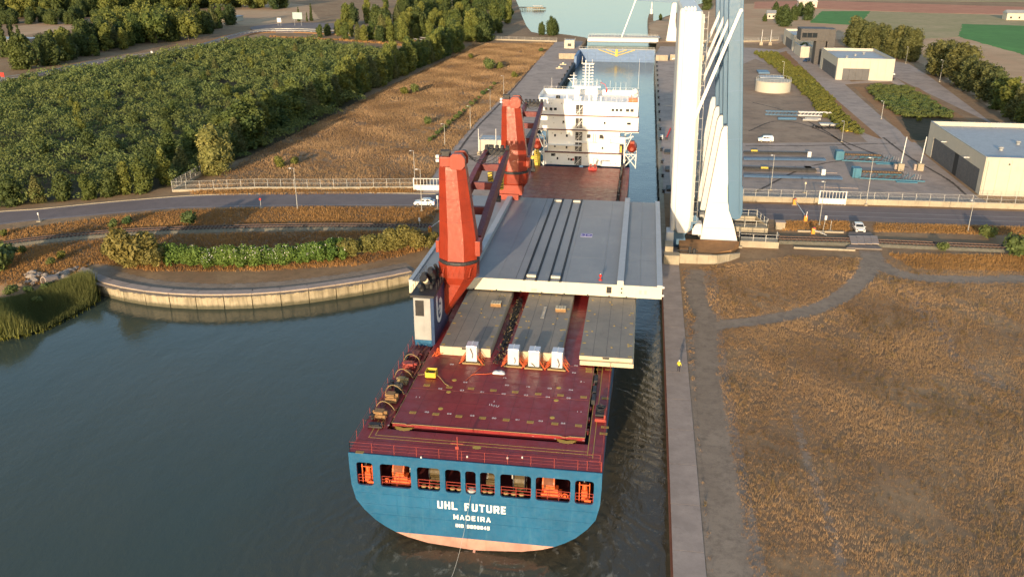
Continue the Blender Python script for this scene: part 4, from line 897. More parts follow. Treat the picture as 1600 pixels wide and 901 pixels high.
# --- pontoon hatch covers stowed on deck
def pontoon(x0, x1, y0, y1, z0, h, label, step2=False):
    o = thing('hatch_pontoon', label, 'hatch cover', ((x0+x1)/2, (y0+y1)/2, z0), group='loose hatch pontoons')
    MB().bx(x0, x1, y0+.02, y1, z0, z0+h).build('pontoon_body', M['cream'], o, bevel=.03)
    t = MB().bx(x0-.02, x1+.02, y0-.02, y1, z0+h, z0+h+.06).build('pontoon_top', M['pontoon'], o)
    q = MB(); random.seed(int(x0*7))
    for k in range(12): x = random.uniform(x0+.4, x1-.4); y = random.uniform(y0+.6, y1-1); q.lathe((x, y, z0+h+.06), [(.13, 0), (.12, .03)], n=8)
    for yy in (y0+.5, y0+3.6, y0+7, y0+10.4, y0+13.8): 
        for x in (x0+.35, x1-.35): q.bx(x-.22, x+.22, yy-.14, yy+.14, z0+h+.06, z0+h+.07)
    q.each('lashing_socket', M['mark_yellow'], o)
    q = MB()
    for k in range(1, 4): q.bx(x0+(x1-x0)*k/4-.015, x0+(x1-x0)*k/4+.015, y0+.1, y1, z0+h+.06, z0+h+.07)
    q.bx((x0+x1)/2-.4, (x0+x1)/2+.4, y0-.03, y0+.02, z0+h-.25, z0+h-.02); q.build('plate_seam', M['dark'], o)
    if step2:
        MB().bx(x0+.1, x1+.15, y0-.35, y1, z0-.55, z0-.02).build('pontoon_body', M['cream'], o, bevel=.03)
    return o
t = NT('pontoon_deck'); a_ = t.mix(t.fr(t.noise(.3, 6, .7), .35, .65), (.27, .235, .185), (.20, .18, .15)); a_ = t.mix(t.fr(t.noise(1.3, 6, .8, stretch=(1, .3, 1)), .58, .75, 0, .7), a_, (.11, .07, .05)); a_ = t.mix(t.fr(t.noise(5, 3, .7), .62, .72, 0, .6), a_, (.09, .06, .05)); M['pontoon'] = t.set(a_, .6)
pontoon(-23.05, -16.7, 94.9, 115, 10.99, 1.13, 'beige hatch pontoon on the maroon deck beside the funnel, leftmost of three')
pontoon(-14.3, -7.95, 94.9, 115, 10.99, 1.13, 'beige hatch pontoon in the middle, with three of the silver boxes in front')
pontoon(-5.75, .63, 94.5, 115, 11.74, .5, 'beige hatch pontoon on the right, overhanging the ship side above the water', True)
for x, y, lb_ in ((-18.2, 108.5, 'timber box on the left beige pontoon near its far end'), (-9.25, 108, 'timber box on the middle beige pontoon near its far end')):
    o = thing('timber_crate', lb_, 'crate', (x, y, 12.19)); q = MB().bx(x-.7, x+.7, y-.5, y+.5, 12.19, 12.65); q.build('crate_body', M['wood'], o)
    q = MB(); [q.bx(x-.7+k*.36, x-.4+k*.36, y-.55, y+.55, 12.65, 12.7) for k in range(4)]; q.build('crate_lid', M['cream'], o)
o = thing('deck_ladder', 'short grey ladder lying on the middle beige pontoon', 'ladder', (-11.5, 107, 12.19)); q = MB().bx(-11.7, -11.65, 105, 109, 12.2, 12.27).bx(-11.3, -11.25, 105, 109, 12.2, 12.27)
for k in range(10): q.bx(-11.65, -11.3, 105.2+k*.4, 105.26+k*.4, 12.21, 12.26)
q.build('ladder_frame', M['galv'], o)
# red splash and black gear in the slot between the pontoons
q = MB(); random.seed(9)
for k in range(420):
    y = random.uniform(93, 114); x = -15.55+random.gauss(0, .32); a = random.uniform(0, 6.3); l = random.uniform(.15, .8); q.beam((x, y, 11.0+random.uniform(0, .35)), (x+l*math.cos(a)*.4, y+l*math.sin(a), 11.02+random.uniform(0, .4)), .06, .06, mi=random.choice([0, 0, 0, 0, 1]))
q.bx(-15.95, -15.15, 98, 113, 10.98, 11.08)
tag(q.build('lashing_chain_heap', [M['black'], M['rope']]), 'dark heap of lashing chains lying between the two left pontoons', 'chains', kind='stuff')
# silver wrapped units on lashed bases
sb = None
M['strap'] = flat('orange_strap', (.75, .14, .04), .7)
for i, (u, v, lb_) in enumerate(((737, 567, 'foil wrapped silver box lashed in front of the left pontoon, standing alone'), (802, 572, 'foil wrapped silver box, leftmost of the three in a row'), (834, 575, 'foil wrapped silver box, middle one of the three in a row'), (870, 577, 'foil wrapped silver box, rightmost of the three in a row'))):
    x, y = W2(u, v, 11.0)
    if sb is None:
        sb = thing('wrapped_unit', lb_, 'wrapped box', (0, 0, 0), group='silver wrapped boxes lashed on deck')
        q = MB().bx(-.68, .68, -.1, 1.4, .22, 2.3); q.build('foil_cover', M['foil'], sb, world=False, bevel=.07)
        MB().bx(-.06, .06, -.12, 1.42, 2.3, 2.33).build('cover_strap', M['white_clean'], sb, world=False)
        MB().plate([[(-.2, 2.0), (-.05, 1.6), (.1, 1.2), (.02, .8), (.16, .7), (.24, 1.2), (.1, 1.7), (-.05, 2.05)]], (0, -.11, 0), (1, 0, 0), (0, 0, 1), .02).build('cover_squiggle', M['door_grey'], sb, world=False)  # grey squiggle on the front of the cover
        MB().bx(-1.1, 1.1, -.35, -.2, 0, .18).bx(-1.1, 1.1, 1.5, 1.65, 0, .18).bx(-.85, -.7, -.3, 1.6, 0, .2).bx(.7, .85, -.3, 1.6, 0, .2).build('base_frame', M['rope'], sb, world=False)
        q = MB()
        for sx in (-1, 1):
            for yy in (-.2, .6, 1.3): q.beam((sx*.7, yy, 1.2), (sx*1.45, yy-.15, .05), .07, .04).beam((sx*.72, yy+.1, .8), (sx*1.25, yy+.15, .05), .06, .04)
            q.tube((sx*1.45, -.3, .08), (sx*1.0, .9, .08), .06, n=5)
        q.build('lashing_strap', M['strap'], sb, world=False); o = sb
    else:
        o = dup(sb)
        for ch in list(o.children):
            if ch.name.startswith('cover_squiggle'): ch.location = (random.uniform(-.2, .2), 0, random.uniform(-.4, .1)); ch.rotation_euler = (0, random.uniform(-.5, .5), 0); ch.scale = (random.uniform(.6, 1.2), 1, random.uniform(.5, .9))
    place(o, (x, y, 11.0), random.uniform(-.05, .05), label=lb_)
# white bag with its rope, yellow cage, wedge
x, y = W2(779, 584, HT)
o = thing('tarpaulin_bundle', 'white tarpaulin bundle lying on the maroon hatch', 'bundle', (x, y, HT)); q = MB(); rs = []
for k, (dx, r) in enumerate(((-.75, .1), (-.6, .32), (-.3, .42), (0, .38), (.35, .44), (.65, .3), (.8, .08))): rs.append([(x+dx, y+r*1.1*math.cos(R(a)), HT+.02+r*.9*max(0, .5+.5*math.sin(R(a)))*(1+.15*math.sin(k*3+a))) for a in range(0, 360, 30)])
q.loft(rs).build('bundle_cover', M['white_clean'], o, smooth=True)
MB().path([(x-.7, y, HT+.05), (x-1.6, y-.35, HT+.05), (x-2.6, y-.5, HT+.05), (x-3.2, y-.8, HT+.04)], .03, n=5).path([(x-2.2, y+2, HT+.05), (x-3.0, y-.6, HT+.05), (x-3.5, y-2.2, HT+.05)], .025, n=5).build('bundle_rope', M['strap'], o)
x, y = W2(674, 588, HT)
o = thing('tool_cage', 'open yellow tool cage on the port edge of the maroon hatch', 'cage', (x, y, HT)); q = MB().bx(x-.6, x+.6, y-.5, y+.6, HT+.1, HT+.2)
for sx in (-1, 1):
    q.bx(x+sx*.6-.04, x+sx*.6+.04, y-.5, y+.6, HT+.1, HT+.85)
q.bx(x-.6, x+.6, y-.54, y-.46, HT+.1, HT+.75).bx(x-.6, x+.6, y+.56, y+.64, HT+.1, HT+.85).build('cage_frame', M['yellow'], o, bevel=.02)
MB().bx(x-.35, x+.35, y-.25, y+.35, HT+.2, HT+.55).build('cage_contents', M['dark'], o)
MB().path([(x+.6, y+.2, HT+.2), (x+1.3, y-.5, HT+.05), (x+2.0, y-1.6, HT+.05), (x+2.5, y-2.0, HT+.05)], .045, n=5).path([(x-.6, y, HT+.3), (x-1.6, y+.1, HT+.05)], .03, n=5).build('cage_rope', M['rope'], o)
x, y = W2(686, 553, HT); o = thing('lashing_gear', 'orange lashing gear heaped at the port corner of the left pontoon', 'lashing gear', (x, y, HT)); q = MB()
random.seed(4)
for k in range(24): q.beam((x+random.uniform(-.7, .5), y+random.uniform(-.8, .6), HT+.03), (x+random.uniform(-.5, .6), y+random.uniform(-.7, .8), HT+random.uniform(.1, .9)), .07, .05)
q.build('gear_straps', M['strap'], o)

# --- the wide grey steel section carried across the deck
cz0, cz1 = 12.45, 14.2; gx0, gx1, gy0, gy1 = -30.8, 4.25, 113.4, 155.7
t = NT('section_plating'); a_ = t.mix(t.fr(t.noise(.12, 5, .6), .4, .62), (.225, .235, .245), (.27, .275, .28)); a_ = t.mix(t.fr(t.noise(.35, 5, .7, stretch=(2, .35, 1)), .55, .7, 0, .5), a_, (.32, .32, .31)); a_ = t.mix(t.fr(t.noise(3, 4, .8), .6, .72, 0, .3), a_, (.15, .15, .15)); M['plating'] = t.set(a_, .5)
M['side_cream'] = paint('section_side', (.66, .61, .48), .55, wear=.08, dirt_amt=.12)
sec = thing('steel_section', 'huge flat grey steel section with cream sides lying across the ship', 'steel section', ((gx0+gx1)/2, gy0, cz0))
MB().bx(gx0+.3, gx1-.3, gy0+.25, gy1-.1, cz0+.1, cz1-.12).build('section_body', M['side_cream'], sec)
nx, ny = 6, 5
xs = [gx0+.35, -23.7, -18.8, -15.2, -9.2, -4.1, -1.95, 1.2, gx1-.75]; 
for i in range(len(xs)-1):
    for j in range(4):
        a, b = gy0+.12+(gy1-gy0-.2)*j/4, gy0+.12+(gy1-gy0-.2)*(j+1)/4
        MB().bx(xs[i]+.012, xs[i+1]-.012, a+.012, b-.012, cz1-.12, cz1-random.uniform(0, .008)).build('deck_plate', M['plating'], sec)
MB().bx(-23.7, gx1, gy0, gy0+.25, cz0, cz1+.02).build('side_plate', M['side_cream'], sec)
MB().bx(gx0-.2, -27.3, gy0-2.8, gy0+.25, cz0, cz1+.05).build('side_plate', M['side_cream'], sec)
MB().bx(-27.3, -23.7, gy0, gy0+.25, cz0, cz1+.02).build('side_plate', M['side_cream'], sec)
MB().bx(gx0+.2, -27.4, gy0-2.7, gy0+.1, cz1+.05, cz1+.06).build('deck_plate', M['plating'], sec)
M['beam_grey'] = paint('beam_grey', (.40, .43, .46), .5, wear=.1)
for x0, x1, h in ((gx0-.25, gx0+.35, .25), (-23.5, -22.6, .75), (-1.97, -1.07, .7), (gx1-.75, gx1+.05, .28)):
    q = MB(); q.bx(x0, x1, gy0-(.02 if x0 > gx0 else 2.82), gy1, cz1-.03, cz1+h); q.build('kerb_beam', M['beam_grey'], sec, bevel=.04)
q = MB()
for k in range(28): q.bx(-1.97, -1.93, gy0+.5+k*1.5, gy0+.9+k*1.5, cz1+.1, cz1+.6)
q.build('beam_lug', M['plating'], sec)
MB().bx(-1.9, -1.1, gy0-.04, gy0-.005, cz0+.05, cz1+.6).build('beam_end', M['side_cream'], sec)
for x in (-15.0, -13.35, -11.5, -9.9):
    q = MB().bx(x-.13, x-.05, gy0-.15, gy1-.2, cz1, cz1+.14).bx(x+.05, x+.13, gy0-.15, gy1-.2, cz1, cz1+.14); q.build('track_rail', M['black'], sec)
for x in (-14.18, -10.7):
    for y in (gy0+1.6, gy1-1.8): MB().bx(x-.65, x+.65, y-.25, y+.25, cz1+.02, cz1+.3).build('track_trolley', M['side_cream'], sec)
MB().bx(-16.3, -16.26, gy0+.3, gy1-.3, cz1, cz1+.02).build('guide_line', M['dark'], sec)
MB().bx(-3.4, -2.7, gy0-.04, gy0-.015, 13.0, 13.9).build('access_opening', M['black'], sec)
MB().bx(-3.4, -2.7, gy0-.1, gy0-.015, 12.9, 13.0).build('access_sill', M['galv'], sec)
for x in (-1.3, ): 
    for z in (13.15, 13.75): MB().tube((x, gy0-.15, z), (x, gy0, z), .12, n=8).build('bolt_head', M['dark'], sec)
for x in (1.3, 2.0): MB().bx(x-.16, x+.16, gy0-.03, gy0-.012, 13.05, 13.6).build('vent_plate', M['galv'], sec)
MB().bx(-14.0, -13.2, gy0-.03, gy0-.012, 12.6, 13.0).build('vent_plate', M['galv'], sec)
for x in (-22.3, -19, -15.5, -12.5, -9.3, -6, -3, -.6): MB().tube((x, gy0-.12, cz0+.02), (x, gy0, cz0+.02), .13, n=8).build('support_pin', M['dark'], sec)
for z in (12.85, 14.05): MB().lathe((gx1+.15, gy0+.1, z), [(.16, 0), (.2, .12), (.16, .25)], n=8).build('corner_lamp', M['white'], sec)
x, y = W2(916.5, 367.5, cz1+.02)
sg = MB().bx(x-.95, x+.95, y-.95, y+.95, cz1+.01, cz1+.03).build('painted_panel', flat('pale_panel', (.55, .5, .62), .6), sec)
put_text('3D', 1.5, (x, y, cz1+.04), (1, 0, 0), (0, 1, 0), 'panel_lettering', flat('violet_paint', (.10, .07, .35), .6), sg, sx=1.0, bold=.05)
# ---------------------------------------------------------------- drawbridges over the lock
M['bridge_white'] = paint('bridge_white', (.70, .69, .66), .4, wear=.06, dirt_amt=.12, scale=.2)
def drawbridge(Y, name_label, raised, dz=0):
    o = thing('lifting_bridge', name_label, 'bridge', (14, Y, G))
    ys = (Y, Y+11, Y+21, Y+33) if raised else (Y, Y+8)
    for i, y in enumerate(ys):
        pl = [(12.85, 2.4), (20.5, 2.4), (19.95, 4.6), (19.2, 7), (18.3, 9.4), (17.65, 11.6), (17.35, 14.5), (17.3, 25.2), (16.6, 26.3), (15.6, 26.2), (15.25, 25.2)]
        p = MB().plate([pl], (0, y+.7, 0), (1, 0, 0), (0, 0, 1), 1.4).build('pylon_plate', M['bridge_white'], o, bevel=.06)
        for z_, xa, xb in ((6.2, 13.35, 19.35), (11.4, 13.9, 17.6), (17.2, 14.5, 17.25), (22, 14.95, 17.25)): MB().bx(xa, xb, y-.02, y-.004, z_, z_+.05).build('weld_seam', M['galv'], o)
        MB().bx(12.2, 21.2, y-.5, y+2, G, G+.3).build('pylon_footing', M['conc'], o)
        # balance beam with rounded counterweight, turning on the pylon top
        piv = Vector((17.9, y+.7, 24.9)); ang = R(86) if raised else R(180)
        # local frame: along the arm, across it
        d = Vector((math.cos(R(94.5)), 0, math.sin(R(94.5)))) if raised else Vector((-1, 0, .02)).normalized()
        ac = Vector((d.z, 0, -d.x)) if raised else Vector((0, 0, 1))
        if not raised: piv = Vector((15.6, y+.7, 25.6))
        w = 1.55
        if raised:
            prof = [(-16.5, -.55), (-16.9, 0.3), (-16.6, 1.05), (-15.6, 1.5), (-10.4, 1.55), (-10.3, 1.35), (27, 1.05), (27, -1.5), (0, -1.55), (-9.5, -1.3), (-14.8, -1.15)]
        else: prof = [(-15, -1.3), (-15, 1.2), (0, 1.1), (22, .35), (23, -.3), (0, -1.0)]
        MB().plate([prof], piv, d, ac, 1.6).build('balance_beam', M['bridge_blue'], o, bevel=.1)
        if raised:
            q = MB()
            for s in (-.85, .85):
                q.beam(piv+d*-16+ac*.9+Vector((0, s, 0)), piv+d*27+ac*.55+Vector((0, s, 0)), .06, .5)
            q.each('beam_flange', M['bridge_blue'], o)
            for t_ in (-9, -1, 8, 17): MB().beam(piv+d*t_+ac*-1.5+Vector((0, -.81, 0)), piv+d*t_+ac*1.2+Vector((0, -.81, 0)), .02, .05).build('weld_seam', M['gate_blue'], o)
            a = Vector((16.6, y-.25, 46.9)); b = Vector((8.4, y-.25 if i else Y-3.3, 23.9))
        else: a = Vector((-6.6, y, 25.8)); b = Vector((-14, y, 4.2))
        MB().beam(b, a, .55, .75, upv=(0, 1, 0)).build('tie_rod', M['bridge_white'], o)
        MB().tube(a+Vector((.1, -.5, .2)), a+Vector((.1, 1.2, .2)), .35, n=12).tube(b+Vector((0, -.3, 0)), b+Vector((0, .6, 0)), .4, n=12).build('tie_pin', M['white'], o)
    # leaf: a deep white box girder with the deck on its far side
    if raised:
        y0, y1 = Y-3, Y+33
        def rg(z, k=0):
            o_ = -.85*(z-7)/40
            return [(7.75+o_+k, y0, z), (10.55+o_-k, y0, z), (10.95+o_-k, y0+.5, z), (10.95+o_-k, y1, z), (7.4+o_+k, y1, z), (7.4+o_+k, y0+.6, z)]
        MB().loft([rg(5.9, .7), rg(6.8, .25), rg(9.2), rg(46.4), rg(47.0, .2)]).build('leaf_girder', M['bridge_white'], o)
        def cl(z, k=1.0, o2=0): 
            o_ = -.85*(z-7)/40+o2
            return [(7.35+o_+.62*k*math.cos(R(a)), y0+.9+.75*k*math.sin(R(a)), z) for a in range(0, 360, 24)]
        MB().loft([cl(6.2, .6), cl(6.9, .9), cl(9.5), cl(46.2), cl(47.2, .9), cl(47.5, .5)]).build('edge_tube', M['bridge_white'], o, smooth=True)
        for k in range(4): MB().lathe((6.9+k*.55, y0+1.0+k*.2, 47.0), [(.3, 0), (.35, .25), (.25, .6), (.1, .8)], n=10).build('lifting_eye', M['bridge_white'], o)
        q = MB()
        for z in range(9, 47, 4): q.bx(10.9-.85*(z-7)/40, 11.25-.85*(z-7)/40, y0+.7, y1, z, z+.35)
        q.beam((11.0, y0+1, 8), (10.2, y0+1, 46.5), .3, .3).beam((11.0, y1-1, 8), (10.2, y1-1, 46.5), .3, .3); q.build('leaf_deck', M['galv'], o)
        for z in (16.5, 26, 36): MB().bx(7.9-.85*(z-7)/40, 10.45-.85*(z-7)/40, y0-.015, y0+.02, z, z+.05).build('weld_seam', M['galv'], o)
        q = MB().tube((11.9, y0+.9, 8), (11.0, y0+.9, 47), .04, n=4)
        for z in range(8, 47, 2): q.tube((11.0-.85*(z-7)/40, y0+.9, z), (11.85-.85*(z-7)/40, y0+.9, z), .04, n=4)
        q.build('leaf_railing', M['galv'], o)
        MB().plate([[(6.9, 2.4), (6.9, 5.4), (8.4, 6.8), (11.6, 9.2), (12.3, 8.4), (11.4, 6.5), (9.8, 5.1), (10.2, 3.5), (9.6, 2.4)]], (0, Y-1.2, 0), (1, 0, 0), (0, 0, 1), .8).build('hinge_plate', M['bridge_blue'], o, bevel=.05)
        MB().bx(11.2, 13, Y-1.6, Y+1, 5.2, 7.4).tube((11.9, Y-1.9, 6.8), (11.9, Y-.9, 6.8), .5, n=12).build('hinge_drive', M['white'], o, bevel=.05)
        MB().bx(6.2, 7.6, Y-4.2, Y-.5, G-.5, 6.2).build('hinge_pier', M['white'], o, bevel=.1)
        for k in range(3):
            q = MB().bx(13.0, 14.0, Y+1+k*5.2, Y+3+k*5.2, G, 6+k % 2).bx(12.8, 13.4, Y+3.2+k*5.2, Y+5+k*5.2, G, 4.6); q.build('hydraulic_unit', M['galv'], o)
    else:
        MB().loft([[(x, Y-3, 2.3), (x, Y-1.8, 1.6), (x, Y+6, 1.6), (x, Y+6, 3.9), (x, Y-1.8, 4.5), (x, Y-3, 3.6)] for x in (-34, 8)]).build('leaf_girder', M['bridge_white'], o)
        MB().bx(-34, 9, Y-.5, Y+9, 4.5, 4.75).build('leaf_deck', M['plating'], o)
        q = MB()
        for x in range(-34, 8, 2): q.tube((x, Y-.6, 4.6), (x, Y-.6, 5.7), .06, n=4); q.tube((x, Y+9, 4.6), (x, Y+9, 5.7), .06, n=4)
        for z in (5.1, 5.7): q.tube((-34, Y-.6, z), (8, Y-.6, z), .05, n=4); q.tube((-34, Y+9, z), (8, Y+9, z), .05, n=4)
        q.build('leaf_railing', M['galv'], o)
    return o
drawbridge(167.2, 'raised white and blue drawbridge standing upright beside the ship', True)
drawbridge(546, 'lowered white drawbridge with thin leaning ties beyond the far lock gate', False)

# far lock gate: blue plates under a yellow V brace, with grey walkway on top
gt = thing('lock_gate', 'blue lock gate with a yellow V shaped brace at the far end of the chamber', 'lock gate', (-14, 467, 0))
for k in range(9): x0 = LX+.3+k*4.3; MB().bx(x0, x0+4.2, 466.9, 467.8, -1.5, 6.3-.001*k).build('gate_panel', M['gate_blue'], gt)
for z in (.9, 2.9, 4.6): MB().bx(LX+.3, 5.2, 466.55, 466.9, z, z+.22).build('gate_rib', M['gate_blue'], gt)
MB().bx(LX, 5.4, 466.4, 468.6, 6.35, 6.5).build('gate_walkway', M['galv'], gt)
for s in (-1, 1):
    MB().beam((-14.1, 466.2, 3.2), (-14.1+s*9.3, 466.2, 6.2), .35, .55, upv=(0, 1, 0)).build('brace_arm', M['yellow'], gt)
    MB().beam((-14.1, 466.2, 4.5), (-14.1+s*5.2, 466.2, 6.2), .35, .45, upv=(0, 1, 0)).build('brace_arm', M['yellow'], gt)
MB().bx(-14.7, -13.5, 466.0, 466.4, 2.8, 6.4).build('brace_post', M['yellow'], gt)
q = MB()
for x in np.arange(LX, 5.4, 1.6): q.tube((x, 466.5, 6.5), (x, 466.5, 7.5), .05, n=4)
q.tube((LX, 466.5, 7.5), (5.4, 466.5, 7.5), .05, n=4); q.build('gate_railing', M['galv'], gt)
for x0, x1, y0, y1, lb in ((-43, LX-.4, 455, 462, 'low concrete gatehouse block left of the blue lock gate'), (6, 12, 455, 462, 'low concrete gatehouse block right of the blue lock gate'), (13.2, 30, 458, 464, 'long low concrete block right of the lock gate beside the raised bridge')):
    o = thing('gate_block', lb, 'concrete block', ((x0+x1)/2, y0, G)); MB().bx(x0, x1, y0, y1, G, G+2.6).build('block_wall', M['conc'], o, bevel=.05); MB().bx(x0-.1, x1+.1, y0-.1, y1+.1, G+2.6, G+2.8).build('block_cap', M['conc_cap'], o)
# mitre recess left of gate
MB().bx(LX-.4, LX+.8, 440, 466, -1, G+3.2).build('gate_recess_wall', M['gate_blue'], gt)
# striped things on left quay near the gate
for i, (u, v) in enumerate(((880, 101), (874, 107))):
    x, y = W2(u, v); o = thing('winch_cover', 'pale steel winch cover on the left quay, %s' % ('the farther of two' if i == 0 else 'the nearer of two'), 'winch cover', (x, y, G)); MB().bx(x-1.6, x+1.6, y-1.2, y+1.2, G, G+.35).bx(x-.5, x+.4, y-.4, y+.4, G+.35, G+1.0).build('cover_plate', M['cream'], o, bevel=.04)

# bridge approach: concrete abutments with railings on the right quay
def steel_rail(owner, pts, z, h=1.2, step=2.0, name='railing'):
    q = MB()
    for a, b in zip(pts[:-1], pts[1:]):
        L = math.hypot(b[0]-a[0], b[1]-a[1]); k = max(1, round(L/step))
        for i in range(k+1): x = a[0]+(b[0]-a[0])*i/k; y = a[1]+(b[1]-a[1])*i/k; q.bx(x-.06, x+.06, y-.05, y+.05, z, z+h)
        for zz in (z+h, z+h*.5): q.tube((a[0], a[1], zz), (b[0], b[1], zz), .045, n=5)
    return q.build(name, M['galv'], owner)
for x0, x1, y0, y1, h, lb in ((20.8, 28.2, 167.4, 170.2, 1.3, 'low concrete abutment with steel railings right of the raised bridge, nearest to the camera'), (20.2, 27.2, 176.5, 178.2, 1.3, 'low concrete abutment with steel railings right of the raised bridge, middle one'), (20.2, 26.0, 184.0, 185.4, 1.4, 'low concrete abutment with steel railings right of the raised bridge, beside the road')):
    o = thing('bridge_abutment', lb, 'abutment', ((x0+x1)/2, y0, G)); MB().bx(x0, x1, y0, y1, G, G+h).build('abutment_wall', M['conc'], o, bevel=.03)
    steel_rail(o, [(x0, y1-.2), (x0, y0+.15), (x1-.15, y0+.15), (x1-.15, y1-.2)], G+h, 1.4, 2.2)
o = thing('side_wall', 'slanting low concrete wall between the two railed abutments', 'wall', (27.2, 180, G)); MB().beam((27.3, 178.4, G+.7), (25.8, 184, G+.7), .35, 1.4).build('wall_body', M['conc'], o); steel_rail(o, [(27.3, 178.4), (25.8, 184)], G+1.4, 1.3)
o = thing('retaining_wall', 'pale concrete retaining wall below the raised bridge at the quay edge', 'wall', (12, 156, G))
cx = [(W2(1059, 411), G+1.85), (W2(1088, 412), G+1.8), (W2(1120, 412.5), G+1.7), (W2(1140, 408), G+1.4), (W2(1156, 402), G+.8)]
for (a, za), (b, zb) in zip(cx[:-1], cx[1:]):
    vs = [(*a, 1.5), (b[0]-.03, b[1], 1.5), (b[0]-.03, b[1]+.5, 1.5), (a[0], a[1]+.5, 1.5), (*a, za), (b[0]-.03, b[1], zb), (b[0]-.03, b[1]+.5, zb), (a[0], a[1]+.5, za)]
    MB().add(vs, [(3, 2, 1, 0), (4, 5, 6, 7), (0, 1, 5, 4), (1, 2, 6, 5), (2, 3, 7, 6), (3, 0, 4, 7)]).build('wall_segment', M['conc'], o)
MB().plate([[(8.8, 157.2), (12.5, 157), (18.5, 161), (20.5, 166.5), (8.8, 166.5)]], (0, 0, G+.75), (1, 0, 0), (0, 1, 0), 1.4).build('earth_fill', M['verge'], o)
MB().bx(5.9, 7.4, 157.0, 160.5, G-.4, G+2.9).bx(5.7, 8.6, 154.9, 157, G-.4, G+1.9).build('pier_head', M['conc'], o, bevel=.05)
q = MB().tube((8, 157.5, G+2.1), (12, 157.6, G+2.1), .12).tube((10.5, 157.5, G+1.6), (10.5, 157.5, G+2.8), .3).tube((11.3, 157.5, G+1.6), (11.3, 157.5, G+2.5), .35); tag(q.build('pipe_manifold', M['dark']), 'dark pipe manifold on top of the pale retaining wall', 'pipes')
# ---------------------------------------------------------------- buildings, fences, railway, street furniture, vehicles, people
def hall(name, label, x0, x1, y0, y1, h, doors_left=(), doors_front=(), skew=0.0, cat='building'):
    """flat roofed hall of upright panels with a parapet; left side faces -X, front faces -Y"""
    o = thing(name, label, cat, (x0, y0, G)); z0, z1 = G, G+h; T = .35
    def X(x, y): return x+(y-y0)*skew
    n = max(3, int((x1-x0)/2.6))
    def holes_front():
        return [[(a, z0-1), (a, z0+hh), (b, z0+hh), (b, z0-1)] for a, b, hh in doors_front]
    # walls as panels; door openings cut between them
    def run(p, q, doors, cnt, nm='wall_panel'):
        L = math.hypot(q[0]-p[0], q[1]-p[1]); dx, dy = (q[0]-p[0])/L, (q[1]-p[1])/L; rz = math.atan2(dy, dx)
        cuts = sorted(set([0, L]+[v for d in doors for v in d[:2]])); segs = []
        for a, b in zip(cuts[:-1], cuts[1:]):
            dr = [d for d in doors if d[0] <= a+.01 and b <= d[1]+.01]; k = max(1, round((b-a)/(L/cnt)))
            for i in range(k):
                s, e = a+(b-a)*i/k, a+(b-a)*(i+1)/k; zb = z0+dr[0][2] if dr else z0
                c = (p[0]+dx*(s+e)/2, p[1]+dy*(s+e)/2, (zb+z1)/2); MB().box(c, (e-s-.03, T+random.uniform(0, .012), z1-zb), rz).build(nm, M['plaster'], o)
                if dr: c = (p[0]+dx*(s+e)/2-dy*-.06, p[1]+dy*(s+e)/2+dx*.06, (z0+zb)/2); MB().box(c, (e-s-.06, .1, zb-z0-.02), rz).build('door_panel', M['black'] if dr[0][3:] == (i,) else M['door_grey'], o)
    run((X(x0, y1), y1), (x0, y0), doors_left, max(4, int((y1-y0)/3)))
    run((x0, y0), (x1, y0), doors_front, n)
    run((x1, y0), (X(x1, y1), y1), (), 4, 'wall_panel'); run((X(x1, y1), y1), (X(x0, y1), y1), (), 4, 'wall_panel')
    MB().add([(x0+.2, y0+.2, z1-1.1), (x1-.2, y0+.2, z1-1.1), (X(x1, y1)-.2, y1-.2, z1-1.1), (X(x0, y1)+.2, y1-.2, z1-1.1), (x0+.2, y0+.2, z1-1.3), (x1-.2, y0+.2, z1-1.3), (X(x1, y1)-.2, y1-.2, z1-1.3), (X(x0, y1)+.2, y1-.2, z1-1.3)], [(0, 1, 2, 3), (7, 6, 5, 4), (0, 4, 5, 1), (1, 5, 6, 2), (2, 6, 7, 3), (3, 7, 4, 0)]).build('roof', M['plaster_grey'], o)
    for k in range(max(2, int((x1-x0)/8))): xx = x0+.5+k*(x1-x0-1)/max(1, int((x1-x0)/8)-1); MB().bx(xx-.07, xx+.07, y0-.36, y0-.19, z0, z1-.9).build('downpipe', M['galv'], o)
    for k in range(3): MB().lathe((x0+(x1-x0)*(.25+.22*k), y0+(y1-y0)*(.3+.18*k), z1-1.1), [(.5, 0), (.4, .3), (.7, .6), (.5, .9), (.1, 1.0)], n=10).build('roof_vent', M['galv'], o)
    q = MB(); P = [(x0, y0), (x1, y0), (X(x1, y1), y1), (X(x0, y1), y1), (x0, y0)]
    for a, b in zip(P[:-1], P[1:]): q.beam((a[0], a[1], z1+.03), (b[0], b[1], z1+.03), T+.15, .08)
    q.build('parapet_cap', M['galv'], o); MB().add([((x0+X(x0, y1))/2+(x1-x0)*.45, (y0+y1)/2, z1-1.05), ((x0)+(x1-x0)*.45, y0+.4, z1-.98), (x0+(x1-x0)*.45+.25, y0+.4, z1-1.05)], [(0, 1, 2)]).build('roof_ridge', M['galv'], o)
    return o
B1 = hall('warehouse', 'large cream warehouse at the right edge of the photo with long dark sliding doors', 80.9, 112, 214.6, 258.5, 9.1, doors_left=((5.0, 41.3, 5.6, 6),))
for y in (225, 243): MB().bx(79.4, 80.7, y, y+.3, 9.0, 9.2).build('wall_lamp', M['white'], B1)
MB().tube((86, 214.3, 10.1), (86, 214.45, 10.1), .2).build('wall_bracket', M['dark'], B1)
B2 = hall('warehouse', 'cream hall beside the dark control tower with two pairs of dark doors', 83.1, 106.3, 401, 440, 9.1, doors_left=((6, 37, 5.4),), doors_front=((2.4, 13.4, 4.9),))
B3 = hall('warehouse', 'smaller cream hall behind the dark control tower', 80.6, 94, 508, 545, 8.3, doors_left=((8, 32, 5.0),))
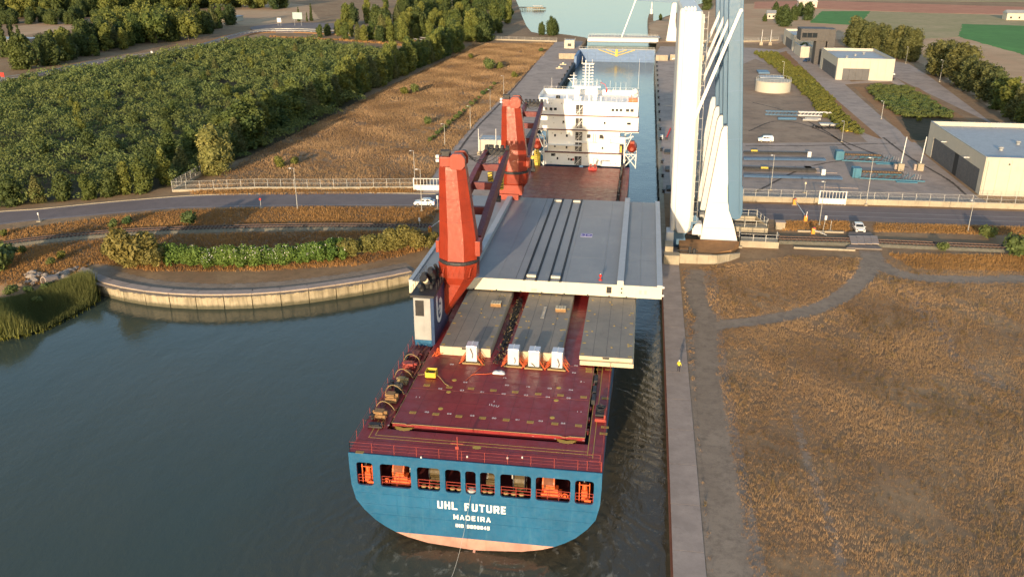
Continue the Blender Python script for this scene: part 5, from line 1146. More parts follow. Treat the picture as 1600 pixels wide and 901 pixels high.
hall('annex_building', 'low cream annex between the dark tower and the cream hall', 87, 103, 452, 470, 6.0)
hall('annex_building', 'low cream annex left of the dark control tower', 80, 86, 478, 500, 5.5)
t = thing('control_tower', 'dark brown clad control tower with a jutting top storey between cream halls', 'tower', (84, 452, G))
MB().bx(82.2, 86.8, 452, 459, G, 13.6).build('tower_shaft', M['tower_dark'], t, bevel=.05)
MB().bx(74.5, 87.5, 451.2, 463, 13.6, 19.2).build('tower_top', M['tower_dark'], t, bevel=.05)
MB().bx(87.5, 91, 452.5, 462, G, 19.0).build('tower_side', M['tower_dark'], t, bevel=.05)
for x in (75.2, 77.6, 80): MB().bx(x, x+2.2, 451.08, 451.19, 15.2, 17.3).build('window_pane', M['glass'], t)
MB().bx(75, 82.4, 451.0, 451.15, 15.0, 15.2).build('window_sill', M['dark'], t)
x, y = 52.0, 366
t = thing('storage_tank', 'round white storage tank standing on the brown yard', 'tank', (x, y, G)); MB().lathe((x, y, G), [(6.9, 0), (6.95, .3), (6.9, .35), (6.9, 4.0), (7.0, 4.05), (7.0, 4.2), (6.7, 4.25), (0.3, 4.6)], n=40).build('tank_shell', M['cream_white'] if 'cream_white' in M else M['plaster'], t, smooth=True)
q = MB()
for k in range(30): a = R(k*12); q.tube((x+6.8*math.cos(a), y+6.8*math.sin(a), G+4.2), (x+6.8*math.cos(a), y+6.8*math.sin(a), G+5.4), .04, n=4); q.tube((x+6.8*math.cos(a), y+6.8*math.sin(a), G+5.4), (x+6.8*math.cos(a+R(12)), y+6.8*math.sin(a+R(12)), G+5.4), .04, n=4)
q.build('tank_railing', M['galv'], t)
o = thing('pump_house', 'low white pump house right behind the round tank', 'small building', (53, 380, G)); MB().bx(48.5, 57.5, 378, 383, G, G+3.4).build('house_body', M['plaster'], o, bevel=.05); MB().bx(48.2, 57.8, 377.7, 383.3, G+3.4, G+3.7).build('house_roof', M['plaster_grey'], o)
o = thing('site_cabin', 'low white cabin beyond the round tank, beside the blue deck', 'small building', (42, 470, G)); MB().bx(40, 47, 468, 473, G, G+2.4).build('cabin_body', M['plaster'], o, bevel=.05); MB().bx(39.7, 47.3, 467.7, 473.3, G+2.4, G+2.6).build('cabin_roof', M['white'], o)
o = thing('electric_cabinet', 'white electric cabinet left of the round tank', 'cabinet', (38.5, 372, G)); MB().bx(37.5, 39.8, 371, 373, G, G+3.6).build('cabinet_body', M['white'], o, bevel=.05)
o = thing('steel_tray', 'small blue steel tray on the yard behind the tank', 'steel tray', (54, 420, G)); MB().bx(52, 57, 415, 424, G, G+.6).bx(52.4, 56.6, 415.4, 423.6, G+.6, G+.65).build('tray_body', M['bridge_blue'], o)
# cabins on the left quay
for x0, x1, y0, y1, h, lb in ((-45, -38.4, 239.8, 246, 3.9, 'pale service cabin with a flat roof on the left quay behind the crane'), (-44.5, -38.8, 501.5, 508, 4.4, 'pale service cabin at the far end of the left quay by the closed bridge')):
    o = thing('service_cabin', lb, 'cabin', ((x0+x1)/2, y0, G)); MB().bx(x0, x1, y0, y1, G, G+h).build('cabin_wall', M['plaster'], o, bevel=.04)
    MB().bx(x0+.2, x1-.2, y0+.2, y1-.2, G+h, G+h+.1).build('cabin_roof', M['plaster_grey'], o); MB().bx((x0+x1)/2-.9, (x0+x1)/2+1.1, y0-.06, y0-.01, G+1.2, G+2.7).build('cabin_window', M['glass'], o)
    for k in range(4): MB().bx((x0+x1)/2-.9+k*.5, (x0+x1)/2-.85+k*.5, y0-.09, y0-.06, G+1.2, G+2.7).build('window_bar', M['galv'], o)
    rail('roof_rail', [(x0, y1), (x0, y0), (x1, y0), (x1, y1)], G+h, h=.7, step=1.6, m='galv', parent=o, wires=1)
# ---- fences
def fence(lab, line, z, base_h=.9, h=1.9, step=3.0, cat='fence', base=True, top_slope=0, name='boundary_fence', max_post=90):
    o = thing(name, lab, cat, (line[0][0], line[0][1], z)); d = [0]
    for a, b in zip(line[:-1], line[1:]): d.append(d[-1]+math.hypot(b[0]-a[0], b[1]-a[1]))
    xs = [p[0] for p in line]; ys = [p[1] for p in line]; n = max(1, min(max_post, round(d[-1]/step)))
    P = [(float(np.interp(d[-1]*k/n, d, xs)), float(np.interp(d[-1]*k/n, d, ys))) for k in range(n+1)]
    pm = None
    for k, p in enumerate(P):
        if pm is None: pm = MB().bx(-.05, .05, -.05, .05, 0, h+base_h).build('post', M['galv'], o, world=False).data; bpy.data.objects.remove(o.children[0])
        link(pm, 'post', o, (p[0]-o.location.x, p[1]-o.location.y, 0))
    for a, b in zip(P[:-1], P[1:]):
        if base: MB().beam((a[0], a[1], z+base_h/2), (b[0]-(b[0]-a[0])*.012, b[1]-(b[1]-a[1])*.012, z+base_h/2), .22+random.uniform(0, .01), base_h+random.uniform(-.03, .03)).build('base_wall', M['conc'], o)
        q = MB(); L = math.hypot(b[0]-a[0], b[1]-a[1])
        for zz in (.05, h*.5, h-.02): q.beam((a[0], a[1], z+base_h+zz), (b[0], b[1], z+base_h+zz), .035, .045)
        m = int(L/.28)
        for i in range(1, m): t_ = i/m; x = a[0]+(b[0]-a[0])*t_; y = a[1]+(b[1]-a[1])*t_; q.beam((x, y, z+base_h), (x, y, z+base_h+h), .018, .018)
        q.build('mesh_panel', M['galv'], o)
    return o
fence('steel mesh fence on a low concrete base along the left road', WP([(270, 300), (400, 295.5), (500, 296), (646, 295)]), G, .55, 2.0, 3.2)
fence('short diagonal steel fence left of the road beside the big willow', WP([(270, 300), (298, 284), (328, 268)]), G, .6, 2.2, 2.6)
fence('steel fence on a cream concrete wall left of the white gate', [W2(1160, 314.5), W2(1278, 317.5)], G, 1.25, 1.7, 3.0)
fence('steel fence on a cream concrete wall right of the white gate', [W2(1321, 319), W2(1450, 322.5), W2(1600, 327), W2(1720, 331)], G, 1.25, 1.7, 3.0)
fence('pale far fence along the left bank beyond the dry grass field', WP([(735, 62), (800, 64), (870, 66)]), G, .8, 1.6, 5)
fence('pale far fence across the right bank beyond the halls', WP([(1060, 68), (1130, 66), (1180, 66), (1216, 64)]), G, .8, 1.6, 5)
def gate(p, q, lab, h=2.9):
    o = thing('yard_gate', lab, 'gate', (p[0], p[1], G)); L = math.hypot(q[0]-p[0], q[1]-p[1])
    MB().beam((*p, G+.75), (*q, G+.75), .08, 1.3).build('gate_sheet', M['white'], o)
    n = 8
    for k in range(n+1): t_ = k/n; x = p[0]+(q[0]-p[0])*t_; y = p[1]+(q[1]-p[1])*t_; w = .26 if k in (0, n) else .09; MB().bx(x-w/2, x+w/2, y-w/2, y+w/2, G, G+h+(.1 if k in (0, n) else 0)).build('gate_bar', M['white'], o)
    MB().beam((*p, G+h-.05), (*q, G+h-.05), .12, .14).build('gate_rail', M['white'], o); return o
gate(W2(647, 297.5), W2(688, 298), 'white sliding gate at the end of the left fence beside the red crane', 3.0)
gate(W2(1279, 318.5), W2(1320, 320), 'white sliding gate in the cream wall of the right road', 3.1)
# ---- railway
def railway(line, lab):
    o = thing('railway_track', lab, 'railway', (line[0][0], line[0][1], G)); n = len(line)
    bd = MB(); prof = [(-2.6, .05), (-1.7, .42), (1.7, .42), (2.6, .05)]; vs = []
    for i, p in enumerate(line):
        a = line[max(0, i-1)]; b = line[min(n-1, i+1)]; d = math.hypot(b[0]-a[0], b[1]-a[1]); nx, ny = -(b[1]-a[1])/d, (b[0]-a[0])/d
        for w, z in prof: vs.append((p[0]+nx*w, p[1]+ny*w, G+z))
    k = 4; bd.add(vs, [(i*k+j, i*k+j+1, (i+1)*k+j+1, (i+1)*k+j) for i in range(n-1) for j in range(k-1)]); bd.build('ballast_bed', M['ballast'], o)
    D = [0]
    for a, b in zip(line[:-1], line[1:]): D.append(D[-1]+math.hypot(b[0]-a[0], b[1]-a[1]))
    xs = [p[0] for p in line]; ys = [p[1] for p in line]; m = int(D[-1]/.75); sl = None
    sm = MB().bx(-.14, .14, -1.3, 1.3, 0, .14).build('sleeper', M['sleeper'], o, world=False); me = sm.data; bpy.data.objects.remove(sm); q = MB()
    for i in range(m):
        s = D[-1]*(i+.5)/m; x, y = float(np.interp(s, D, xs)), float(np.interp(s, D, ys)); x2, y2 = float(np.interp(s+.3, D, xs)), float(np.interp(s+.3, D, ys)); rz = math.atan2(y2-y, x2-x)
        if i < 290: link(me, 'sleeper', o, (x-o.location.x, y-o.location.y, .40), rz)
        else: q.box((x, y, G+.47), (.28, 2.6, .14), rz)
    if q.v: q.build('sleeper', M['sleeper'], o)['kind'] = 'stuff'
    for s in (-.72, .72):
        q = MB(); L = []
        for i, p in enumerate(line):
            a = line[max(0, i-1)]; b = line[min(n-1, i+1)]; d = math.hypot(b[0]-a[0], b[1]-a[1]); L.append((p[0]-(b[1]-a[1])/d*s, p[1]+(b[0]-a[0])/d*s, G+.62))
        for a, b in zip(L[:-1], L[1:]): q.beam(a, b, .08, .15)
        q.build('rail', M['rail_iron'], o)
    return o
railway(smooth_line(WP([(-70, 396), (0, 384), (62, 375.5), (156, 366.5), (250, 361), (375, 357), (500, 355), (600, 355.5), (672, 356)])), 'curved single railway track left of the ship behind the hedge')
railway([(7.5, W2(1219, 375.5)[1]+1)]+[W2(1219, 375.5), W2(1327, 378.5), W2(1345, 379)], 'short railway track right of the bridge up to the level crossing')
railway([W2(1352, 379.5), W2(1450, 384), W2(1572, 389), W2(1720, 396)], 'railway track right of the level crossing')
o = thing('level_crossing', 'worn concrete level crossing slab in front of the white car', 'crossing', (*W2(1348, 378), G))
for i, (u0, u1) in enumerate(((1327, 1338), (1338.2, 1349), (1349.2, 1360), (1360.2, 1371))): MB().plate([WP([(u0+2, 385), (u1+2, 386), (u1-1, 373), (u0-1, 372.5)])], (0, 0, G+.6), (1, 0, 0), (0, 1, 0), .14).build('crossing_slab', M['conc_cap'], o)
MB().plate([WP([(1322, 390), (1378, 392), (1371, 386), (1328, 385)])], (0, 0, G+.3), (1, 0, 0), (0, 1, 0), .3).build('crossing_ramp', M['gravel'], o)
MB().plate([WP([(1324, 372), (1366, 373), (1360, 366), (1326, 365)])], (0, 0, G+.3), (1, 0, 0), (0, 1, 0), .3).build('crossing_ramp', M['gravel'], o)
# low kerbs near the right track
for (a, b, lb) in (((1240, 388), (1336, 392), 'long low concrete kerb below the right railway'), ((1246, 362), (1318, 364), 'low concrete kerb between the barriers and the railway')):
    p, q_ = W2(*a), W2(*b); tag(MB().beam((*p, G+.15), (*q_, G+.15), .35, .4).build('concrete_kerb', M['conc']), lb, 'kerb')
# ---- lamp posts
def lamp_mesh(h):
    r = thing('lamp_post', '', 'lamp post', (0, 0, 0)); MB().tube((0, 0, 0), (0, 0, h), .09, .05, n=6).build('pole', M['galv'], r, world=False)
    MB().bx(-.3, .3, -.3, .3, 0, .3).build('pole_base', M['conc'], r, world=False)
    MB().tube((0, 0, h-.05), (-.55, -.5, h+.12), .04, n=5).bx(-.95, -.45, -.75, -.4, h+.05, h+.2).build('lamp_head', M['white'], r, world=False, bevel=.03); return r
lm = lamp_mesh(9.6); first = True
lamps = [((465, 328), 9.6, 'lamp post standing between the left road and the railway left of the white gate'), ((659, 330), 9.6, 'lamp post in front of the white left gate beside the silver car'), ((648, 281), 7.5, 'lamp post behind the left fence near the gate'),
 ((695, 226), 6.2, 'first lamp post from the fence along the left quay field edge'), ((735, 201), 7.2, 'second lamp post along the left quay field edge'), ((766, 172), 7.2, 'third lamp post along the left quay field edge'), ((787, 148), 7.2, 'farthest lamp post along the left quay field edge'),
 ((1353, 321), 11.0, 'tall lamp post at the right road fence just right of the white gate'), ((1280, 352), 9.6, 'lamp post on the verge left of the white car on the right'), ((1512, 362), 6.8, 'lamp post on the brown verge below the cream warehouse'), ((1204, 297), 8.6, 'lamp post in the yard right of the blue bridge beam'),
 ((1315, 222), 6.3, 'lamp post at the tip of the long hedge in the yard'), ((1223, 122), 7, 'lamp post inside the clipped hedge behind the tank'), ((1377, 186), 6.0, 'lamp post in the garden strip between the halls'), ((1468, 128), 9, 'lamp post in front of the right tree row'), ((1372, 85), 9, 'lamp post before the far tree row, near the cream hall'), ((1415, 100), 8, 'lamp post at the right end of the far tree row'), ((1529, 156), 8, 'lamp post beside the right tree row above the warehouse'), ((1339, 60), 8, 'lamp post behind the far end of the tree row')]
for (u, v), h, lb in lamps:
    o = lm if first else dup(lm); first = False; k = h/9.6
    x, y = W2(u, v); place(o, (x, y, G), random.uniform(-.3, .3), (1, 1, k), lb, 'slim lamp posts')
# ---- barriers, signs, blocks
def barrier(px, dirv, L, lb):
    x, y = W2(*px); o = thing('road_barrier', lb, 'barrier', (x, y, G)); MB().bx(x-.35, x+.35, y-.35, y+.35, G+.1, G+1.35).build('barrier_box', M['orange_y'], o, bevel=.06); MB().bx(x-.6, x+.6, y-.5, y+.5, G, G+.12).build('barrier_base', M['conc'], o)
    a = Vector((x, y-.4, G+1.15)); b = a+Vector((dirv[0], dirv[1], dirv[2])).normalized()*L; MB().beam(a, b, .12, .1).build('barrier_arm', M['white'], o); MB().bx(x-.1, x+.3, y-.4, y+.2, G+1.35, G+1.5).build('barrier_lamp', M['red'], o)
p1, p2 = W2(1241, 319), W2(1258, 345)
barrier((1241, 320), (p2[0]-p1[0], p2[1]-p1[1], 0), 11, 'orange road barrier box at the far side of the right road with a long arm'); barrier((1258, 346.5), (.1, .1, 1), 1.2, 'orange barrier box on the near side of the right road'); barrier((1270, 366), (1.6, -2.4, -.1), 3.6, 'orange barrier box beside the right railway with its short arm down'); barrier((672, 364), (1.4, 1.5, .9), 3.6, 'orange barrier box beside the left railway by the crane')
def sign(px, h, w, hh, m, lb, lean=0, cat='sign'):
    x, y = W2(*px); o = thing('trackside_sign', lb, cat, (x, y, G)); MB().tube((x, y, G), (x+lean, y, G+h), .06, n=6).build('sign_post', M['galv'], o); MB().bx(x+lean-w/2, x+lean+w/2, y-.12, y-.04, G+h-hh, G+h).build('sign_board', M[m], o, bevel=.02); MB().bx(x-.45, x+.45, y-.4, y+.4, G, G+.2).build('sign_base', M['conc'], o)
sign((1285, 365), 3.9, .45, .9, 'white', 'leaning white signal board beside the right railway', .25); sign((1297, 361), 2.2, .12, .3, 'galv', 'thin short marker post right of the signal board'); sign((656, 357), 2.4, .4, .8, 'white', 'white signal board on a post by the left railway'); sign((684, 327), 3.2, .45, .8, 'white', 'white road sign behind the silver car next to the crane'); sign((408, 325), 2.3, .45, .45, 'red', 'small red and white road sign at the near edge of the left road'); sign((62, 346), 2.0, .3, .5, 'white', 'small white kilometre marker at the left road edge')
sign((1257, 301), 2.6, .4, .5, 'cream', 'small sign post behind the right fence left of the gate')
x, y = W2(1218, 357); o = thing('concrete_box', 'square pale concrete chamber beside the bridge abutment on the right', 'concrete box', (x, y, G)); MB().bx(x-.95, x+.95, y-.8, y+.8, G, G+1.5).build('box_wall', M['conc'], o, bevel=.06); MB().bx(x-1.05, x+1.05, y-.9, y+.9, G+1.5, G+1.62).build('box_lid', M['conc_cap'], o)
for i, (u, lb) in enumerate(((1406.5, 'white leaning pole on a concrete block, left of two before the warehouse'), (1437, 'white leaning pole on a concrete block, right of two before the warehouse'))):
    x, y = W2(u, 266.5); o = thing('mooring_pole', lb, 'pole', (x, y, G)); MB().bx(x-.75, x+.75, y-.6, y+.6, G, G+1.9).build('pole_block', M['conc'], o, bevel=.05); MB().tube((x, y+.2, G+1.8), (x+.35, y+.2, G+8.9), .16, .11, n=8).build('pole', M['white'], o); MB().bx(x-1.5, x-.9, y, y+1.2, G, G+1.6).build('pole_block', M['conc_cap'], o)
for i, (u, lb) in enumerate(((1189, 'thin white pole in the far yard, left of two'), (1203, 'thin white pole in the far yard, right of two'))):
    x, y = W2(u, 71); o = thing('mooring_pole', lb, 'pole', (x, y, G)); MB().bx(x-.9, x+.9, y-.6, y+.6, G, G+1.9).build('pole_block', M['conc'], o); MB().tube((x, y, G+1.8), (x+.2, y, G+8.6), .18, .12, n=6).build('pole', M['white'], o)
for i, (u, lb) in enumerate(((748, 'thin white pole in front of the left quay cabin, left of two'), (775, 'thin white pole in front of the left quay cabin, right of two'))):
    x, y = W2(u, 242); o = thing('mooring_pole', lb, 'pole', (x, y, G)); MB().bx(x-.4, x+.4, y-.4, y+.4, G, G+.9).build('pole_block', M['conc'], o); MB().tube((x, y, G+.8), (x, y, G+7.4), .12, .08, n=6).build('pole', M['white'], o)
# ---- long blue gangway parts lying in the yard
def beam_set(u0, u1, v0, v1, lb, m='navy', yel=None, n=2):
    p, q_ = W2(u0, v0), W2(u1, v1); o = thing('steel_girder', lb, 'steel girder', (p[0], p[1], G)); dx, dy = q_[0]-p[0], q_[1]-p[1]; L = math.hypot(dx, dy)
    for k in range(n): MB().beam((p[0], p[1]+k*1.0, G+.45), (q_[0], q_[1]+k*1.0, G+.45), .22, .5).build('girder_chord', M[m], o)
    for i in range(int(L/3)): t_ = i*3/L; x, y = p[0]+dx*t_, p[1]+dy*t_; MB().beam((x, y, G+.5), (x, y+(n-1)*1.0, G+.5), .12, .3).build('girder_tie', M[m], o)
    if yel: x, y = W2(*yel); MB().bx(x-.9, x+.9, y-.3, y+.3, G+.5, G+1.1).build('yellow_panel', M['yellow'], o)
M['beam_blue'] = paint('girder_blue', (.04, .10, .20), .55)
beam_set(1162, 1262, 241.5, 243, 'long dark girder lying across the yard, farthest of four', 'dark', (1178, 240)); beam_set(1162, 1290, 251, 252.5, 'long blue girder lying across the yard, second of four', 'beam_blue')
beam_set(1162, 1276, 267, 270, 'long dark girder lying across the yard, third of four', 'dark', (1194, 267), 3); beam_set(1162, 1316, 278, 282, 'long blue girder lying across the yard, nearest of four', 'beam_blue')
for u, v, lb in ((1264, 246, 'small white cabinet at the end of the far yard girders'), (1286, 274, 'small white cabinet at the end of the near yard girders')):
    x, y = W2(u, v); o = thing('white_cabinet', lb, 'cabinet', (x, y, G)); MB().bx(x-.5, x+.5, y-.3, y+.3, G, G+1.6).build('cabinet_body', M['white'], o, bevel=.04); MB().bx(x-.45, x+.45, y-.33, y-.3, G+.75, G+.8).build('cabinet_seam', M['galv'], o)
M['yard_blue'] = paint('yard_blue', (.035, .16, .24), .5)
def gangway(u, v, lb):
    x, y = W2(u, v); o = thing('gangway_unit', lb, 'gangway', (x, y, G))
    MB().bx(x, x+2.1, y, y+2.6, G, G+2.5).build('unit_cabin', M['yard_blue'], o, bevel=.05); MB().bx(x+2.1, x+12.5, y+.6, y+1.0, G+1.2, G+1.5).bx(x+2.1, x+12.5, y+2.0, y+2.4, G+1.2, G+1.5).build('unit_beam', M['dark'], o)
    for k in range(14): MB().bx(x+2.6+k*.68, x+3.1+k*.68, y+.8, y+2.2, G+1.5, G+1.62).build('unit_slat', M['wood'], o)
    q = MB()
    for k in range(8): q.beam((x+2.3+k*1.6, y-.8, G+.3), (x+3.9+k*1.6, y+.2, G+1.4), .1, .1)
    q.beam((x+1.5, y-1.1, G+.3), (x+17, y-2.2, G+.3), .2, .3).beam((x+7, y+3.6, G+.4), (x+12.5, y+3.8, G+.4), 1.2, .2); q.build('unit_truss', M['yard_blue'], o)
    q = MB()
    for k in range(7): q.beam((x+12+k*.7, y-1.6+.2*k, G+.2), (x+13.5+k*.5, y+3-k*.5, G+1.4), .1, .1)
    q.build('unit_ladder', M['galv'], o)
    MB().bx(x+10, x+15, y-3.2, y-2.2, G, G+.25).build('unit_plate', M['yard_blue'], o)
gangway(1305.5, 250.5, 'blue steel gangway unit with timber slats, the farther of two in the yard'); gangway(1331.5, 278, 'blue steel gangway unit with timber slats, the nearer of two in the yard')
x, y = W2(1196, 181); o = thing('lattice_boom', 'blue and white lattice boom lying in the yard below the tank', 'lattice boom', (x, y, G))
for i in range(2):
    q = MB()
    for z in (G+.3, G+1.5):
        for yy in (y, y+1.6): q.beam((x+i*11, yy, z), (x+i*11+10.8, yy+.3, z), .18, .18)
    for k in range(9): q.beam((x+i*11+k*1.2, y, G+.3), (x+i*11+(k+1)*1.2, y+.1, G+1.5), .12, .12); q.beam((x+i*11+k*1.2, y, G+1.5), (x+i*11+(k+1)*1.2, y+1.6, G+1.5), .12, .12)
    q.build('boom_section', M['bridge_blue'] if i == 0 else M['white'], o)
x, y = W2(1214, 186); o = thing('pipe_stack', 'blue and grey pipes lying in front of the lattice boom', 'pipes', (x, y, G)); MB().tube((x, y-2, G+.5), (x+6, y-1.6, G+.5), .5, n=10).build('pipe', M['bridge_blue'], o); MB().tube((x+9, y-1, G+.5), (x+14, y-1, G+.5), .5, n=10).tube((x+8, y-2.4, G+.4), (x+13, y-2.4, G+.4), .4, n=10).build('pipe', M['galv'], o)
random.seed(8)
x, y = W2(1268, 200); q = MB()
for k in range(40): a = x+random.uniform(0, 9); b = y+random.uniform(-1.2, 1); q.tube((a, b, G+.05), (a+random.uniform(-1, 1), b+random.uniform(-1, 1), G+random.uniform(.2, 1)), .14, n=5)
tag(q.build('anchor_chain', M['black']), 'black heap of anchor chain lying on the yard above the van', 'chain', kind='stuff')
x, y = W2(1322, 204); o = thing('tarp_heap', 'yellow heap beside the tip of the long hedge', 'heap', (x, y, G)); q = MB()
for k in range(9): q.lathe((x+random.uniform(-2, 2.6), y+random.uniform(-2, 2), G), [(1.1, 0), (.9, .5), (.3, .9)], n=7)
q.build('heap_body', M['yellow'], o)
x, y = W2(1300, 197); o = thing('site_trailer', 'flat grey trailer beside the hedge above the anchor chain', 'trailer', (x, y, G)); MB().bx(x-4, x+3, y-1, y+1.5, G+.5, G+.8).bx(x-3.6, x+2.6, y-.8, y+1.3, G+.2, G+.5).build('trailer_bed', M['galv'], o)
for i, (u, v, w_, d_) in enumerate(((1272, 262, 5, 3.4), (1289, 268, 5.5, 3.2), (1310, 292, 9, 2.2), (1256, 262, 4, 3))):
    x, y = W2(u, v); tag(MB().bx(x-w_/2, x+w_/2, y-d_/2, y+d_/2, G, G+.12).build('concrete_slab', M['conc_cap'], bevel=.02), ['pale flat slab in the yard behind the nearer white cabinet', 'pale flat slab right beside the nearer white cabinet', 'long sandy slab in the yard behind the right fence', 'grey flat slab left of the nearer white cabinet'][i], 'slab')
for i, (u, v, sx) in enumerate(((1048, 239, 3.6), (1050, 266, 3.6), (1053, 296, 3.6))):
    x, y = W2(u, v); tag(MB().bx(x-sx/2, x+sx/2, y-2, y+2, G, G+.5).bx(x-sx/2+.2, x+sx/2-.2, y-1.8, y+1.8, G+.5, G+.58).build('machine_hatch', M['dark'], bevel=.03), ['farthest of three dark machine hatches on the shaded right quay', 'middle one of three dark machine hatches on the shaded right quay', 'nearest of three dark machine hatches on the shaded right quay'][i], 'hatch')
bl = thing('quay_bollard', 'black bollard on the right lock edge', 'bollard', (0, 0, 0)); MB().lathe((0, 0, 0), [(.4, 0), (.3, .15), (.26, .5), (.42, .62), (.42, .75), (.2, .82)], n=12).build('bollard_post', M['black'], bl, world=False)
first = True
for k in range(17):
    o = bl if first else dup(bl); first = False; place(o, (RX+.9, 205+k*15, G+.15), 0, None, 'small black bollard in the row along the right edge of the lock', 'bollards along the right lock edge')
for k in range(12):
    o = dup(bl); place(o, (LX-.9, 290+k*13, G+.2), 0, None, 'small black bollard in the row along the left edge of the lock', 'bollards along the left lock edge')
x, y = W2(1041, 218); o = thing('dock_hoist', 'small red and white hoist on the shaded right quay', 'hoist', (x, y, G)); MB().beam((x, y, G+.3), (x+1.3, y+6, G+2.2), .3, .4).build('hoist_arm', M['red'], o); MB().bx(x-1.9, x-1.0, y, y+1, G, G+1.3).build('hoist_box', M['white'], o, bevel=.05); MB().bx(x-.4, x+.4, y-.6, y+.2, G, G+.6).build('hoist_base', M['dark'], o)
tag(MB().bx(8, 17, 325, 325.3, G+.05, G+.2).bx(15.5, 17.5, 324.4, 326, G, G+.9).build('cross_pipe', M['galv']), 'thin grey pipe crossing the shaded right quay beside the white bridge leaf', 'pipe')
# lit van roof on the quay beside the leaf
# ---- cars
def car_mesh(body_m, van=False):
    r = thing('parked_car', '', 'car', (0, 0, 0)); L, Wd = (4.4, 1.8)
    if van: low = [(-2.2, .35), (-2.25, .8), (-2.1, 1.0), (-1.25, 1.18), (-.55, 1.78), (1.9, 1.84), (2.15, 1.6), (2.2, .9), (2.2, .35)]
    else: low = [(-2.15, .32), (-2.2, .65), (-2.05, .82), (-1.0, .98), (-.3, 1.42), (1.0, 1.45), (1.75, 1.08), (2.1, 1.02), (2.18, .7), (2.12, .32)]
    q = MB(); rs = []
    for w, zs in ((-.90, .985), (-.86, 1.0), (-.5, 1.02), (.5, 1.02), (.86, 1.0), (.90, .985)):
        k = abs(w) > .88
        rs.append([(x*(.985 if k else 1), (w if z < 1.0 else w*(.84 if abs(w) > .8 else 1)), (z-.0)*zs) for x, z in low])
    q.loft(rs); b = q.build('car_body', body_m, r, world=False, smooth=True)
    if van: win = [(-1.05, 1.12), (-.5, 1.62), (1.85, 1.66), (1.95, 1.15)]; ws = [(-1.28, 1.17), (-.6, 1.73)]
    else: win = [(-.85, 1.0), (-.28, 1.34), (.95, 1.36), (1.5, 1.06)]; ws = [(-.98, 1.0), (-.34, 1.40)]
    for s in (-1, 1):
        a = .775*s*1.0; q = MB(); yo = .80*s
        q.add([(x, s*(.905-.12*(z-1.0)/.4*(1)), z) for x, z in win], [(0, 1, 2, 3)]); q.build('side_window', M['glass'], r, world=False)
        q = MB(); q.add([(x, s*(.915-.12*(z-1.0)/.4), z) for x, z in ((win[0][0]+1.0, win[0][1]+.05), (win[0][0]+1.05, win[1][1]), (win[0][0]+1.13, win[1][1]), (win[0][0]+1.08, win[0][1]+.05))], [(0, 1, 2, 3)]); q.build('door_pillar', body_m, r, world=False)
    (x0, z0), (x1, z1) = ws; q = MB().add([(x0-.01, -.72, z0+.03), (x0-.01, .72, z0+.03), (x1-.03, .62, z1+.0), (x1-.03, -.62, z1+.0)], [(0, 1, 2, 3)]); q.build('windscreen', M['glass'], r, world=False)
    xb = (2.17, 1.0, 2.1, 1.55) if van else (1.70, 1.12, 1.06, 1.42); q = MB().add([(xb[0]+.03, -.66, xb[1]+.04), (xb[0]+.03, .66, xb[1]+.04), (xb[2]+.04, .58, xb[3]), (xb[2]+.04, -.58, xb[3])], [(0, 1, 2, 3)]); q.build('rear_window', M['glass'], r, world=False)
    for x in (-1.35, 1.35):
        for s in (-1, 1):
            w = MB().tube((x, s*.72, .33), (x, s*.93, .33), .33, n=16).build('wheel', M['black'], r, world=False); MB().tube((x, s*.925, .33), (x, s*.94, .33), .2, n=12).build('rim', M['galv'], w, world=False)
    for s in (-1, 1):
        MB().bx(-2.2, -2.12, s*.62-.18, s*.62+.18, .66, .80).build('headlight', M['glass'], r, world=False, bevel=.02); MB().bx(2.12, 2.2, s*.68-.12, s*.68+.12, .75, .95).build('tail_light', M['red'], r, world=False)
        MB().bx(-.95, -.8, s*.98-.1, s*.98+.1, .98, 1.1).build('mirror', body_m, r, world=False, bevel=.02)
    MB().bx(-2.24, -2.17, -.5, .5, .4, .6).build('grille', M['black'], r, world=False); return r
M['car_white'] = NT('car_white').set((.72, .72, .70), .2); M['car_white'].node_tree.nodes['Principled BSDF'].inputs['Coat Weight'].default_value = .6
M['car_silver'] = NT('car_silver').set((.50, .52, .54), .25, .4)
c1 = car_mesh(M['car_white']); place(c1, (*W2(1341, 360), G+.02), R(88), 1.06, 'white car facing the camera at the level crossing on the right')
c2 = car_mesh(M['car_silver']); place(c2, (*W2(664, 320.5), G+.02), R(3), 1.1, 'silver hatchback on the left road beside the red crane')
c3 = car_mesh(M['car_white'], True); place(c3, (*W2(1196, 221.5), G+.02), R(0), 1.0, 'white van parked on the brown yard right of the blue bridge beam'); c3['category'] = 'van'; c3.name = 'parked_van'
c4 = dup(c3); place(c4, (*W2(1260, 97), G+.02), R(60), 1.0, 'dark car standing by the foot of the dark control tower'); c4['category'] = 'car'; c4.name = 'parked_car'
for ch in c4.children:
    if ch.name.startswith('car_body'): ch.data = ch.data.copy(); ch.data.materials[0] = M['navy']
c5 = dup(c3); place(c5, (*W2(1393, 118), G+.02), R(90), 1.0, 'white van at the right side of the cream hall')
c6 = dup(c1); place(c6, (*W2(1057, 94), G+.02), R(10), 1.1, 'white car far down the right quay beside the bridge leaf'); c6['category'] = 'car'
